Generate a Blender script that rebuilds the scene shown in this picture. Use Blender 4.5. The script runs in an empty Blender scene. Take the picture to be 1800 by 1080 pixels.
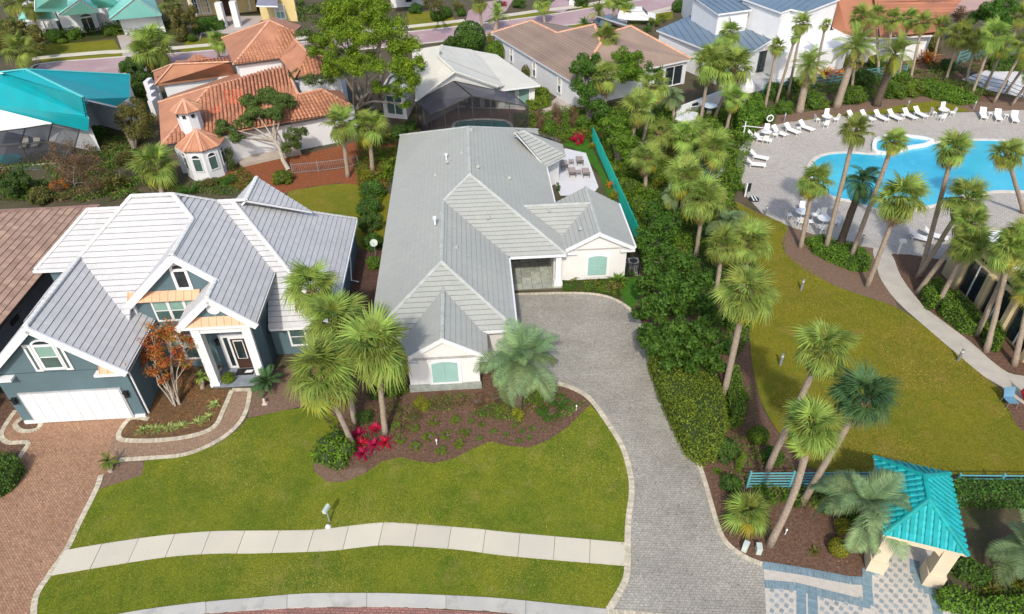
import bpy, math, random
import numpy as np
from mathutils import Vector, Matrix
random.seed(7); rng = np.random.default_rng(7)
sc = bpy.context.scene; COL = sc.collection
# ------------------------------------------------------------------ camera, sky, sun
F = 1206.; PIT = math.radians(38); ROL = math.atan2(31, 1540); H = 30.
cr, sr, cp, sp = math.cos(ROL), math.sin(ROL), math.cos(PIT), math.sin(PIT)
cam = bpy.data.cameras.new('camera'); co = bpy.data.objects.new('camera', cam); COL.objects.link(co)
cam.sensor_width = 36; cam.lens = 36*F/1800; cam.clip_end = 2000; cam.clip_start = .5
_R = Vector((1, 0, 0)); _U = Vector((0, sp, cp)); _B = Vector((0, -cp, sp))
_r = _R*cr-_U*sr; _u = _R*sr+_U*cr
co.matrix_world = Matrix(((_r.x, _u.x, _B.x, 0), (_r.y, _u.y, _B.y, 0), (_r.z, _u.z, _B.z, H), (0, 0, 0, 1)))
sc.camera = co
SUN_EL = math.radians(44); SUN_AZ = math.radians(187)
w = bpy.data.worlds.new('World'); sc.world = w; w.use_nodes = True
nt = w.node_tree; bg = nt.nodes['Background']
sky = nt.nodes.new('ShaderNodeTexSky'); sky.sky_type = 'NISHITA'; sky.sun_disc = False
sky.sun_elevation = SUN_EL; sky.sun_rotation = SUN_AZ; sky.dust_density = 2.0; sky.air_density = .85; sky.ozone_density = .5
nt.links.new(sky.outputs[0], bg.inputs[0]); bg.inputs[1].default_value = .15
sl = bpy.data.lights.new('sun', 'SUN'); sl.energy = 2.0; sl.angle = math.radians(2); sl.color = (1, .95, .85)
so = bpy.data.objects.new('sun', sl); COL.objects.link(so)
_d = Vector((math.sin(SUN_AZ)*math.cos(SUN_EL), math.cos(SUN_AZ)*math.cos(SUN_EL), math.sin(SUN_EL)))
so.rotation_euler = _d.to_track_quat('Z', 'Y').to_euler()
vs = sc.view_settings; vs.view_transform = 'Standard'; vs.look = 'None'; vs.exposure = .6; vs.gamma = 1

# ------------------------------------------------------------------ survey helpers: photograph bearing + height -> ground position
HD = math.radians(-3.0); hc, hs = math.cos(HD), math.sin(HD)
def G(px, py, z=0.):
    dx, dy = px-900, py-540
    x = dx*cr-dy*sr; y = dx*sr+dy*cr
    d = (x, -y*sp+F*cp, -y*cp-F*sp); t = (z-H)/d[2]
    return Vector((d[0]*t, d[1]*t, z))
def PR(P):
    X, Y, Z = P; q = Z-H; u = Y*sp+q*cp; f = Y*cp-q*sp
    x = X/f*F; y = -u/f*F
    return (900+x*cr+y*sr, 540-x*sr+y*cr)
def ZC(P): return P[1]*cp-(P[2]-H)*sp
def W(u, v, z=0.): return Vector((u*hc+v*hs, -u*hs+v*hc, z))
def crown_pos(base, px, py):
    best = None
    for i in range(10, 1400):
        z = i*.01; q = PR((base.x, base.y, z)); e = (q[0]-px)**2+(q[1]-py)**2
        if best is None or e < best[0]: best = (e, z)
    return G(px, py, best[1])
# ------------------------------------------------------------------ materials
MATS = {}
def M(name, base, rough=.8, var=.12, scale=1.5, bump=0., bscale=30., spec=.3, trans=0., orand=0., base2=None, dirt=None, metal=0., alpha=None, attr=0.):
    if name in MATS: return MATS[name]
    m = bpy.data.materials.new(name); m.use_nodes = True; t = m.node_tree; N = t.nodes; L = t.links
    b = N['Principled BSDF']; b.inputs['Roughness'].default_value = rough
    b.inputs['Specular IOR Level'].default_value = spec; b.inputs['Metallic'].default_value = metal
    geo = N.new('ShaderNodeNewGeometry')
    no = N.new('ShaderNodeTexNoise'); no.inputs['Scale'].default_value = scale; no.inputs['Detail'].default_value = 6
    L.new(geo.outputs['Position'], no.inputs['Vector'])
    mr = N.new('ShaderNodeMapRange'); mr.inputs[1].default_value = .3; mr.inputs[2].default_value = .7
    L.new(no.outputs['Fac'], mr.inputs[0])
    mx = N.new('ShaderNodeMix'); mx.data_type = 'RGBA'
    b1 = tuple(base)+(1,); b2 = tuple(base2)+(1,) if base2 else tuple(c*(1-var) for c in base)+(1,)
    if not base2: b1 = tuple(min(1, c*(1+var)) for c in base)+(1,)
    mx.inputs[6].default_value = b1; mx.inputs[7].default_value = b2
    L.new(mr.outputs[0], mx.inputs[0]); col = mx.outputs[2]
    if dirt:
        n2 = N.new('ShaderNodeTexNoise'); n2.inputs['Scale'].default_value = dirt[1]; n2.inputs['Detail'].default_value = 8; n2.inputs['Roughness'].default_value = .7
        L.new(geo.outputs['Position'], n2.inputs['Vector'])
        r2 = N.new('ShaderNodeMapRange'); r2.inputs[1].default_value = dirt[2]; r2.inputs[2].default_value = dirt[2]+.18; r2.inputs[4].default_value = dirt[3]
        L.new(n2.outputs['Fac'], r2.inputs[0])
        m2 = N.new('ShaderNodeMix'); m2.data_type = 'RGBA'; m2.inputs[7].default_value = tuple(dirt[0])+(1,)
        L.new(r2.outputs[0], m2.inputs[0]); L.new(col, m2.inputs[6]); col = m2.outputs[2]
    if orand or attr:
        hsv = N.new('ShaderNodeHueSaturation'); L.new(col, hsv.inputs['Color'])
        oi = N.new('ShaderNodeObjectInfo'); mm = N.new('ShaderNodeMapRange'); mm.inputs[3].default_value = 1-orand; mm.inputs[4].default_value = 1+orand
        L.new(oi.outputs['Random'], mm.inputs[0]); v = mm.outputs[0]
        if attr:
            at = N.new('ShaderNodeAttribute'); at.attribute_name = 'rnd'
            m3 = N.new('ShaderNodeMapRange'); m3.inputs[3].default_value = 1-attr; m3.inputs[4].default_value = 1+attr
            L.new(at.outputs['Fac'], m3.inputs[0])
            mu = N.new('ShaderNodeMath'); mu.operation = 'MULTIPLY'; L.new(v, mu.inputs[0]); L.new(m3.outputs[0], mu.inputs[1]); v = mu.outputs[0]
        L.new(v, hsv.inputs['Value'])
        mh = N.new('ShaderNodeMapRange'); mh.inputs[3].default_value = .5-orand*.08; mh.inputs[4].default_value = .5+orand*.08
        L.new(oi.outputs['Random'], mh.inputs[0]); L.new(mh.outputs[0], hsv.inputs['Hue'])
        col = hsv.outputs['Color']
    L.new(col, b.inputs['Base Color'])
    if bump:
        nb = N.new('ShaderNodeTexNoise'); nb.inputs['Scale'].default_value = bscale; nb.inputs['Detail'].default_value = 5
        L.new(geo.outputs['Position'], nb.inputs['Vector'])
        bp = N.new('ShaderNodeBump'); bp.inputs['Strength'].default_value = bump; bp.inputs['Distance'].default_value = .05
        L.new(nb.outputs['Fac'], bp.inputs['Height']); L.new(bp.outputs[0], b.inputs['Normal'])
    out = N['Material Output']
    if trans:
        tr = N.new('ShaderNodeBsdfTranslucent'); L.new(col, tr.inputs[0])
        ms = N.new('ShaderNodeMixShader'); ms.inputs[0].default_value = trans
        L.new(b.outputs[0], ms.inputs[1]); L.new(tr.outputs[0], ms.inputs[2]); L.new(ms.outputs[0], out.inputs[0])
    if alpha is not None:
        tp = N.new('ShaderNodeBsdfTransparent'); ms = N.new('ShaderNodeMixShader'); ms.inputs[0].default_value = alpha
        L.new(tp.outputs[0], ms.inputs[1]); L.new(b.outputs[0], ms.inputs[2]); L.new(ms.outputs[0], out.inputs[0])
    MATS[name] = m; return m
def paver(name, c1, c2, mortar, bw, rh, rot, var=.3, scale=.25, stain=(.5, .5, .5), msz=.012, big=.35, squash=1):
    m = bpy.data.materials.new(name); m.use_nodes = True; t = m.node_tree; N = t.nodes; L = t.links
    b = N['Principled BSDF']; b.inputs['Roughness'].default_value = .85; b.inputs['Specular IOR Level'].default_value = .2
    geo = N.new('ShaderNodeNewGeometry'); mp = N.new('ShaderNodeMapping'); mp.inputs['Rotation'].default_value = (0, 0, rot)
    L.new(geo.outputs['Position'], mp.inputs[0])
    br = N.new('ShaderNodeTexBrick'); br.inputs['Scale'].default_value = 1; br.inputs['Brick Width'].default_value = bw; br.inputs['Row Height'].default_value = rh
    br.inputs['Mortar Size'].default_value = msz; br.inputs['Color1'].default_value = (*c1, 1); br.inputs['Color2'].default_value = (*c2, 1); br.inputs['Mortar'].default_value = (*mortar, 1)
    br.inputs['Mortar Smooth'].default_value = .3
    L.new(mp.outputs[0], br.inputs['Vector'])
    no = N.new('ShaderNodeTexNoise'); no.inputs['Scale'].default_value = scale; no.inputs['Detail'].default_value = 8; no.inputs['Roughness'].default_value = .65
    L.new(geo.outputs['Position'], no.inputs['Vector'])
    mr = N.new('ShaderNodeMapRange'); mr.inputs[1].default_value = .35; mr.inputs[2].default_value = .68; mr.inputs[4].default_value = big
    L.new(no.outputs['Fac'], mr.inputs[0])
    mx = N.new('ShaderNodeMix'); mx.data_type = 'RGBA'; mx.blend_type = 'MULTIPLY'; mx.inputs[7].default_value = (*stain, 1)
    L.new(mr.outputs[0], mx.inputs[0]); L.new(br.outputs['Color'], mx.inputs[6])
    n3 = N.new('ShaderNodeTexNoise'); n3.inputs['Scale'].default_value = 9; n3.inputs['Detail'].default_value = 3; L.new(geo.outputs['Position'], n3.inputs['Vector'])
    r3 = N.new('ShaderNodeMapRange'); r3.inputs[1].default_value = .3; r3.inputs[2].default_value = .7; r3.inputs[3].default_value = 1-var*.5; r3.inputs[4].default_value = 1+var*.5
    L.new(n3.outputs['Fac'], r3.inputs[0])
    hv = N.new('ShaderNodeHueSaturation'); L.new(mx.outputs[2], hv.inputs['Color']); L.new(r3.outputs[0], hv.inputs['Value'])
    L.new(hv.outputs[0], b.inputs['Base Color'])
    bp = N.new('ShaderNodeBump'); bp.inputs['Strength'].default_value = .5; bp.inputs['Distance'].default_value = .02; bp.invert = True
    L.new(br.outputs['Fac'], bp.inputs['Height']); L.new(bp.outputs[0], b.inputs['Normal'])
    MATS[name] = m; return m
def grass(name, a, b_, c, s1=.35, dry=(.2, .15, .04), damt=.35):
    m = bpy.data.materials.new(name); m.use_nodes = True; t = m.node_tree; N = t.nodes; L = t.links
    b = N['Principled BSDF']; b.inputs['Roughness'].default_value = .9; b.inputs['Specular IOR Level'].default_value = .1
    geo = N.new('ShaderNodeNewGeometry')
    def nz(s, d=6, r=.6):
        n = N.new('ShaderNodeTexNoise'); n.inputs['Scale'].default_value = s; n.inputs['Detail'].default_value = d; n.inputs['Roughness'].default_value = r
        L.new(geo.outputs['Position'], n.inputs['Vector']); return n.outputs['Fac']
    def rg(x, lo, hi, o0=0., o1=1.):
        r = N.new('ShaderNodeMapRange'); r.inputs[1].default_value = lo; r.inputs[2].default_value = hi; r.inputs[3].default_value = o0; r.inputs[4].default_value = o1
        L.new(x, r.inputs[0]); return r.outputs[0]
    def mix(f, x, y):
        q = N.new('ShaderNodeMix'); q.data_type = 'RGBA'; L.new(f, q.inputs[0])
        for k, v in ((6, x), (7, y)):
            if isinstance(v, tuple): q.inputs[k].default_value = (*v, 1)
            else: L.new(v, q.inputs[k])
        return q.outputs[2]
    x = mix(rg(nz(s1), .38, .62), a, b_)
    x = mix(rg(nz(1.7, 8, .7), .4, .75, 0, .8), x, c)
    x = mix(rg(nz(.55, 8, .7), .55, .75, 0, damt), x, dry)
    n = nz(14, 4, .8)
    hv = N.new('ShaderNodeHueSaturation'); L.new(x, hv.inputs['Color']); L.new(rg(n, .3, .7, .62, 1.4), hv.inputs['Value'])
    L.new(hv.outputs[0], b.inputs['Base Color'])
    bp = N.new('ShaderNodeBump'); bp.inputs['Strength'].default_value = .9; bp.inputs['Distance'].default_value = .06
    L.new(nz(22, 5, .8), bp.inputs['Height']); L.new(bp.outputs[0], b.inputs['Normal'])
    MATS[name] = m; return m
lawn_m = grass('lawn', (.17, .205, .018), (.09, .15, .014), (.21, .22, .028), .45, (.32, .26, .09), .7)
lawn2_m = grass('park lawn', (.19, .185, .016), (.13, .155, .014), (.24, .2, .03), .25, (.3, .2, .06), .9)
turf_m = grass('bright turf', (.05, .15, .015), (.04, .12, .015), (.07, .17, .02), .4, (.08, .14, .02), .2)
cover_m = grass('ground cover', (.045, .07, .015), (.07, .06, .022), (.03, .06, .012), .3, (.12, .075, .045), .8)
mulch_m = M('mulch', (.2, .115, .075), .95, bump=1, bscale=25, base2=(.09, .05, .033), scale=7, dirt=((.2, .13, .09), 22, .56, .8))
mulch2_m = M('pale mulch', (.24, .155, .105), .95, bump=1, bscale=25, base2=(.15, .095, .065), scale=6, dirt=((.25, .2, .16), 20, .58, .7))
straw_m = M('pine straw', (.32, .1, .035), .95, bump=1, bscale=20, base2=(.16, .055, .025), scale=5)
soil_m = M('planting soil', (.12, .085, .06), .95, bump=1, bscale=15, base2=(.06, .07, .025), scale=.5, dirt=((.2, .12, .09), 3, .55, .7))
conc_m = M('concrete', (.55, .52, .45), .85, var=.07, scale=.6, bump=.25, bscale=60, dirt=((.42, .4, .35), 2.5, .58, .6))
curb_m = M('kerb concrete', (.47, .46, .41), .85, var=.12, scale=.5, bump=.3, bscale=60, dirt=((.26, .26, .25), 1.1, .5, .8))
joint_m = M('joint', (.16, .14, .11), .95)
band_m = M('border paver', (.52, .46, .35), .85, var=.15, scale=8, attr=.18)
greydrive_m = paver('grey drive pavers', (.42, .395, .335), (.36, .34, .29), (.255, .24, .2), .19, .13, -HD, .45, .3, (.68, .67, .67), .012, .9)
browndrive_m = paver('brown drive pavers', (.42, .25, .155), (.32, .185, .115), (.2, .13, .08), .22, .11, .75, .4, .3, (.75, .7, .7), .008, .6)
path_m = paver('brown path pavers', (.36, .25, .165), (.3, .2, .14), (.17, .12, .09), .22, .11, .3, .4, .4, (.8, .75, .7), .01, .6)
road_m = paver('red road pavers', (.42, .2, .16), (.3, .15, .125), (.13, .09, .08), .22, .13, -HD, .4, .3, (.75, .72, .72), .014, .6)
farroad_m = M('far road brick', (.43, .31, .31), .9, base2=(.36, .235, .25), scale=.12, dirt=((.47, .38, .37), .3, .5, .7))
deck_m = paver('pool deck pavers', (.5, .465, .42), (.43, .4, .36), (.32, .29, .26), .3, .3, .5, .3, .25, (.86, .83, .8), .02, .6)
stone_m = M('stone slab', (.36, .38, .34), .7, base2=(.24, .26, .23), scale=3)
cream_m = M('cream stucco', (.72, .7, .67), .85, var=.04, scale=.8, bump=.15, bscale=50)
white_m = M('white paint', (.74, .74, .73), .6, var=.03, scale=1, dirt=((.7, .7, .68), 3, .62, .5))
whitew_m = M('white stucco', (.7, .7, .7), .85, var=.04, scale=.7, bump=.15, bscale=40, dirt=((.6, .61, .63), .8, .6, .5))
teal_m = M('slate teal stucco', (.1, .155, .172), .8, var=.1, scale=.5, bump=.1, bscale=50)
slate_m = M('dark grey stucco', (.17, .18, .2), .85)
copper_m = M('copper sheet', (.62, .34, .19), .45, var=.12, scale=1.5, spec=.5)
glass_m = M('window glass', (.02, .03, .035), .08, spec=.8, var=.3)
glassg_m = M('green window glass', (.22, .36, .3), .15, spec=.8, var=.1)
glassd_m = M('lower window glass', (.07, .12, .11), .1, spec=.8, var=.2)
seaf_m = M('seafoam shutter', (.29, .47, .42), .6, var=.05)
black_m = M('black metal', (.02, .02, .022), .4)
door_m = M('dark wood door', (.07, .035, .025), .4, base2=(.04, .02, .015))
tileG_m = M('grey roof tile', (.4, .405, .36), .8, base2=(.355, .365, .335), scale=.25, orand=.02, attr=.02, dirt=((.27, .285, .28), 1.6, .55, .5))
under_m = M('shadow gap underlay', (.17, .17, .175), .95); underB_m = M('brown shadow gap underlay', (.11, .065, .05), .95)  # darkened to put shadow and grime into the gaps between tile courses
capG_m = M('pale ridge tile', (.42, .435, .4), .8, var=.08, scale=3, attr=.06)
tileW_m = M('white weathered tile', (.55, .54, .53), .8, base2=(.49, .485, .485), scale=.5, orand=.05, attr=.05, dirt=((.33, .3, .32), 6, .6, .55))
capW_m = M('white ridge tile', (.66, .65, .61), .8, var=.05, scale=3, attr=.05)
tileB_m = M('brown roof tile', (.44, .29, .21), .8, base2=(.34, .215, .17), scale=.6, orand=.18, attr=.18)
tileT_m = M('terracotta tile', (.5, .235, .13), .8, base2=(.38, .17, .1), scale=.7, attr=.2)
tileT2_m = M('pale terracotta cap', (.6, .33, .21), .8, var=.1, attr=.1)
tileR_m = M('new red tile', (.62, .12, .06), .8, attr=.15)
tileAq_m = M('aqua glazed tile', (.01, .38, .38), .5, base2=(.008, .31, .32), scale=1.5, orand=.14, attr=.14, spec=.3, dirt=((.05, .28, .28), 2.5, .55, .5))
metT_m = M('aqua metal roof', (.002, .3, .33), .5, var=.08, spec=.3, scale=.4, dirt=((.03, .27, .3), .8, .5, .6))
metT2_m = M('aqua metal rib', (.1, .48, .48), .45, var=.05)
metF_m = M('seafoam metal roof', (.25, .56, .47), .45, base2=(.17, .47, .42), scale=.3)
metB_m = M('blue grey metal roof', (.155, .215, .28), .45, base2=(.13, .185, .24), scale=.3)
tileC_m = M('cream roof tile', (.66, .63, .54), .8, base2=(.58, .57, .5), scale=.4, attr=.05)
tileK_m = M('tan roof tile', (.31, .225, .17), .8, base2=(.235, .17, .14), scale=.3, attr=.1, dirt=((.36, .29, .24), .6, .55, .5))
tileO_m = M('orange brown tile', (.38, .16, .09), .8, base2=(.28, .12, .075), scale=.4, attr=.15)
tan_m = M('tan stucco', (.55, .45, .27), .85, var=.05)
pavst_m = M('pale yellow stucco', (.62, .52, .37), .85, var=.06, bump=.15, bscale=40)
yel_m = M('yellow stucco', (.66, .52, .24), .85, var=.05)
gutter_m = M('dark gutter', (.06, .055, .05), .5)
fence_m = M('aqua fence rail', (.12, .38, .4), .5, var=.06)
fences_m = M('aqua green screen', (.02, .62, .47), .7, var=.06)
bluep_m = M('blue grey paver', (.17, .25, .29), .85, var=.15, scale=6, attr=.12)
pinkp_m = M('pale paver', (.5, .46, .4), .85, var=.1, scale=5)
water_m = M('pool water', (.02, .36, .54), .05, base2=(.09, .54, .66), scale=.11, bump=.35, bscale=3.5, spec=.8, dirt=((.06, .6, .75), 1.6, .52, .45))
spa_m = M('teal pool water', (.01, .2, .22), .06, base2=(.02, .3, .3), bump=.1, bscale=4, spec=.6)
trunk_m = M('palm trunk bark', (.42, .34, .26), .95, base2=(.27, .205, .15), scale=9, bump=.8, bscale=22, dirt=((.4, .36, .3), 3, .56, .6))
trunk2_m = M('dark palm trunk', (.15, .115, .08), .95, base2=(.08, .06, .045), scale=8, bump=1, bscale=18)
boot_m = M('palm boots', (.34, .22, .13), .95, base2=(.2, .12, .07), scale=12, bump=1, bscale=20)
bark_m = M('grey bark', (.3, .26, .22), .95, base2=(.18, .15, .12), scale=6, bump=.8, bscale=15)
palebark_m = M('pale bark', (.5, .44, .36), .95, base2=(.32, .27, .21), scale=6, bump=.6)
def leafm(n, a, b, tr=.25, o=.12, at=.35): return M(n, a, .6, base2=b, scale=1.3, trans=tr, orand=o, attr=at, spec=.25)
frond_m = leafm('sabal frond', (.33, .4, .08), (.2, .29, .055), .35, .25, .25)
frondy_m = leafm('yellow frond', (.38, .33, .035), (.26, .27, .035), .3, .15, .2)
frondd_m = leafm('dead frond', (.3, .2, .12), (.18, .12, .08), .1, .2, .2)
frondg_m = leafm('silver frond', (.28, .38, .16), (.16, .26, .12), .3, .2, .25)
frondk_m = leafm('dark frond', (.08, .16, .05), (.05, .11, .04), .2, .15, .2)
lf_dark = leafm('dark leaf', (.1, .2, .024), (.055, .13, .016), .35)
lf_mid = leafm('mid leaf', (.16, .28, .022), (.1, .19, .018), .35)
lf_lite = leafm('light leaf', (.19, .26, .02), (.12, .19, .018))
lf_yel = leafm('yellow leaf', (.3, .29, .02), (.2, .22, .02))
lf_olive = leafm('olive leaf', (.2, .19, .04), (.1, .1, .028))
lf_brown = leafm('brown leaf', (.28, .17, .085), (.13, .085, .045))
lf_oran = leafm('orange leaf', (.6, .26, .04), (.5, .15, .03), .3, .1, .4)
lf_red = leafm('red leaf', (.48, .05, .035), (.3, .035, .03))
lf_pink = leafm('magenta leaf', (.6, .015, .07), (.4, .01, .05))
lf_pine = leafm('pine needles', (.23, .34, .02), (.12, .22, .015), .25, .1, .4)
lf_oak = leafm('live oak leaf', (.13, .18, .035), (.075, .12, .028))
core_m = M('dark green core', (.035, .055, .015), .95)  # dark green fill of the solid cores inside shrubs and hedges
chair_m = M('white vinyl', (.8, .78, .74), .5, var=.03)
taupe_m = M('taupe cushion', (.36, .3, .28), .9)
screen_m = M('insect screen', (.03, .03, .035), .9, alpha=.58)
screen2_m = M('roof screen', (.075, .075, .09), .85, alpha=.85)
bollard_m = M('grey metal', (.3, .3, .3), .4, metal=.3)
util_m = M('pale green box', (.5, .56, .5), .6)
red_m = M('red canvas', (.5, .01, .03), .7); bluec_m = M('blue canvas', (.12, .25, .35), .7)

# ------------------------------------------------------------------ object helpers
def tag(o, label=None, cat=None, group=None, kind=None):
    if label: o['label'] = label
    if cat: o['category'] = cat
    if group: o['group'] = group
    if kind: o['kind'] = kind
    return o
ORG = {}
def thing(name, label, cat, loc, group=None):
    o = bpy.data.objects.new(name, None); COL.objects.link(o); o.location = loc; o.empty_display_size = .3
    ORG[o] = Vector(loc); return tag(o, label, cat, group)
class MB:
    def __init__(s): s.v = []; s.f = []; s.m = []; s.r = []
    def add(s, vs_, fs, mi=0, r=None):
        k = len(s.v); s.v += [tuple(p) for p in vs_]
        if r is None: r = random.random()
        for f in fs: s.f.append([k+i for i in f]); s.m.append(mi); s.r.append(r)
    def box(s, c, sx, sy, sz, ax=None, ay=None, mi=0, az=None):
        ax = Vector(ax or (1, 0, 0)); ay = Vector(ay or (-ax.y, ax.x, 0)); az = Vector(az or ax.cross(ay)); c = Vector(c)
        P = [c+ax*(i*sx/2)+ay*(j*sy/2)+az*(k*sz/2) for k in (-1, 1) for i, j in ((-1, -1), (1, -1), (1, 1), (-1, 1))]
        s.add(P, [(3, 2, 1, 0), (4, 5, 6, 7), (0, 1, 5, 4), (1, 2, 6, 5), (2, 3, 7, 6), (3, 0, 4, 7)], mi)
    def beam(s, a, b, wd, ht=None, mi=0):
        a = Vector(a); b = Vector(b); d = b-a; l = d.length
        if l < 1e-4: return
        d /= l; up = Vector((0, 0, 1)) if abs(d.z) < .9 else Vector((1, 0, 0)); y = up.cross(d).normalized()
        s.box((a+b)/2, l, wd, ht or wd, d, y, mi)
    def tube(s, pts, rad, n=8, mi=0, cap=True):
        pts = [Vector(p) for p in pts]; k0 = len(s.v)
        x = None
        for i, p in enumerate(pts):
            d = (pts[min(i+1, len(pts)-1)]-pts[max(i-1, 0)]).normalized()
            if x is None: x = (Vector((1, 0, 0)) if abs(d.x) < .9 else Vector((0, 1, 0)))
            x = (x-d*x.dot(d)).normalized(); y = d.cross(x)
            for j in range(n):
                a = 2*math.pi*j/n; s.v.append(tuple(p+(x*math.cos(a)+y*math.sin(a))*rad[i]))
        r = random.random()
        for i in range(len(pts)-1):
            for j in range(n):
                s.f.append([k0+i*n+j, k0+i*n+(j+1) % n, k0+(i+1)*n+(j+1) % n, k0+(i+1)*n+j]); s.m.append(mi); s.r.append(r)
        if cap:
            s.f.append([k0+(len(pts)-1)*n+j for j in range(n)]); s.m.append(mi); s.r.append(r)
            s.f.append([k0+j for j in range(n)][::-1]); s.m.append(mi); s.r.append(r)
    def prism(s, poly, z0, z1, mi=0, mside=None, cap0=True):
        n = len(poly); P = [Vector((p[0], p[1], z0)) for p in poly]+[Vector((p[0], p[1], z1)) for p in poly]
        s.add(P, [list(range(n, 2*n))]+([list(range(n))[::-1]] if cap0 else []), mi)
        s.add(P, [(i, (i+1) % n, n+(i+1) % n, n+i) for i in range(n)], mi if mside is None else mside)
    def slab(s, P, th, mi=0, mside=None):   # polygon in space, thickened downwards
        n = len(P); P = [Vector(p) for p in P]; Q = [p-Vector((0, 0, th)) for p in P]
        s.add(P+Q, [list(range(n)), list(range(n, 2*n))[::-1]], mi)
        s.add(P+Q, [(i, n+i, n+(i+1) % n, (i+1) % n) for i in range(n)], mi if mside is None else mside)
    def dome(s, c, r, h, n=12, k=4, mi=0):
        c = Vector(c); k0 = len(s.v); rr = random.random()
        for i in range(k):
            a = math.pi/2*i/k
            for j in range(n): b = 2*math.pi*j/n; s.v.append((c.x+r*math.cos(a)*math.cos(b), c.y+r*math.cos(a)*math.sin(b), c.z+h*math.sin(a)))
        s.v.append((c.x, c.y, c.z+h)); top = len(s.v)-1
        for i in range(k-1):
            for j in range(n): s.f.append([k0+i*n+j, k0+i*n+(j+1) % n, k0+(i+1)*n+(j+1) % n, k0+(i+1)*n+j]); s.m.append(mi); s.r.append(rr)
        for j in range(n): s.f.append([k0+(k-1)*n+j, k0+(k-1)*n+(j+1) % n, top]); s.m.append(mi); s.r.append(rr)
    def mesh(s, name, mats, org=Vector((0, 0, 0))):
        me = bpy.data.meshes.new(name)
        me.from_pydata([(v[0]-org[0], v[1]-org[1], v[2]-org[2]) for v in s.v], [], s.f)
        if not isinstance(mats, (list, tuple)): mats = [mats]
        for m in mats: me.materials.append(m)
        me.polygons.foreach_set('material_index', s.m)
        a = me.attributes.new('rnd', 'FLOAT', 'FACE'); a.data.foreach_set('value', s.r)
        return me
    def build(s, name, mats, parent=None, org=None, smooth=False):
        if org is None: org = ORG.get(parent, Vector((0, 0, 0))) if parent else Vector((0, 0, 0))
        me = s.mesh(name, mats, org); o = bpy.data.objects.new(name, me); COL.objects.link(o)
        if smooth: me.polygons.foreach_set('use_smooth', [True]*len(me.polygons))
        if parent: o.parent = parent
        else: o.location = org
        ORG[o] = Vector(org); return o
def split(b, name, m, parent):   # every box of a builder becomes a part of its own
    for k in range(0, len(b.v), 8):
        q = MB(); q.add(b.v[k:k+8], [(3, 2, 1, 0), (4, 5, 6, 7), (0, 1, 5, 4), (1, 2, 6, 5), (2, 3, 7, 6), (3, 0, 4, 7)]); q.build(name, m, parent)
def smooth(pts, n=6, closed=False):
    P = [Vector((p[0], p[1])) for p in pts]; out = []; m = len(P); rngi = range(m if closed else m-1)
    for i in rngi:
        g = (lambda k: P[k % m]) if closed else (lambda k: P[max(0, min(m-1, k))])
        a, b, c, d = g(i-1), g(i), g(i+1), g(i+2)
        for j in range(n):
            t = j/n; out.append(.5*((2*b)+(c-a)*t+(2*a-5*b+4*c-d)*t*t+(3*b-a-3*c+d)*t**3))
    if not closed: out.append(P[-1])
    return [(p.x, p.y) for p in out]
def gp(pts, z=0): return [G(x, y, z) for x, y in pts]
def sheet(name, poly, z, m, sm=0, kind='structure', th=.0, label=None):
    if sm: poly = smooth(poly, sm, True)
    b = MB(); P = [(q.x, q.y) for q in gp(poly)]
    b.prism(P, z-max(th, .002), z, cap0=False)
    o = b.build(name, m); o['kind'] = kind
    if label: o['label'] = label
    return o
# ------------------------------------------------------------------ roofs
def basis(P):
    n = Vector((0, 0, 0)); c = sum(P, Vector())/len(P)
    for i in range(len(P)): n += (P[i]-c).cross(P[(i+1) % len(P)]-c)
    n.normalize()
    if n.z < 0: n = -n; P = P[::-1]
    eu = Vector((0, 0, 1)).cross(n)
    eu = eu.normalized() if eu.length > 1e-3 else Vector((1, 0, 0))
    ev = n.cross(eu)
    if ev.z < 0: ev = -ev; eu = -eu
    o = min(P, key=lambda p: (p-c).dot(ev))
    return o, eu, ev, n, P, [((p-o).dot(eu), (p-o).dot(ev)) for p in P]
def clip_half(poly, ax, val, keep):
    out = []; n = len(poly)
    for i in range(n):
        a = poly[i]; b = poly[(i+1) % n]
        ia = (a[ax]-val)*keep >= -1e-9; ib = (b[ax]-val)*keep >= -1e-9
        if ia: out.append(a)
        if ia != ib:
            t = (val-a[ax])/(b[ax]-a[ax]); out.append((a[0]+(b[0]-a[0])*t, a[1]+(b[1]-a[1])*t))
    return out
def area(p): return abs(sum(p[i][0]*p[(i+1) % len(p)][1]-p[(i+1) % len(p)][0]*p[i][1] for i in range(len(p))))/2 if len(p) > 2 else 0
GAP = .03
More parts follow.
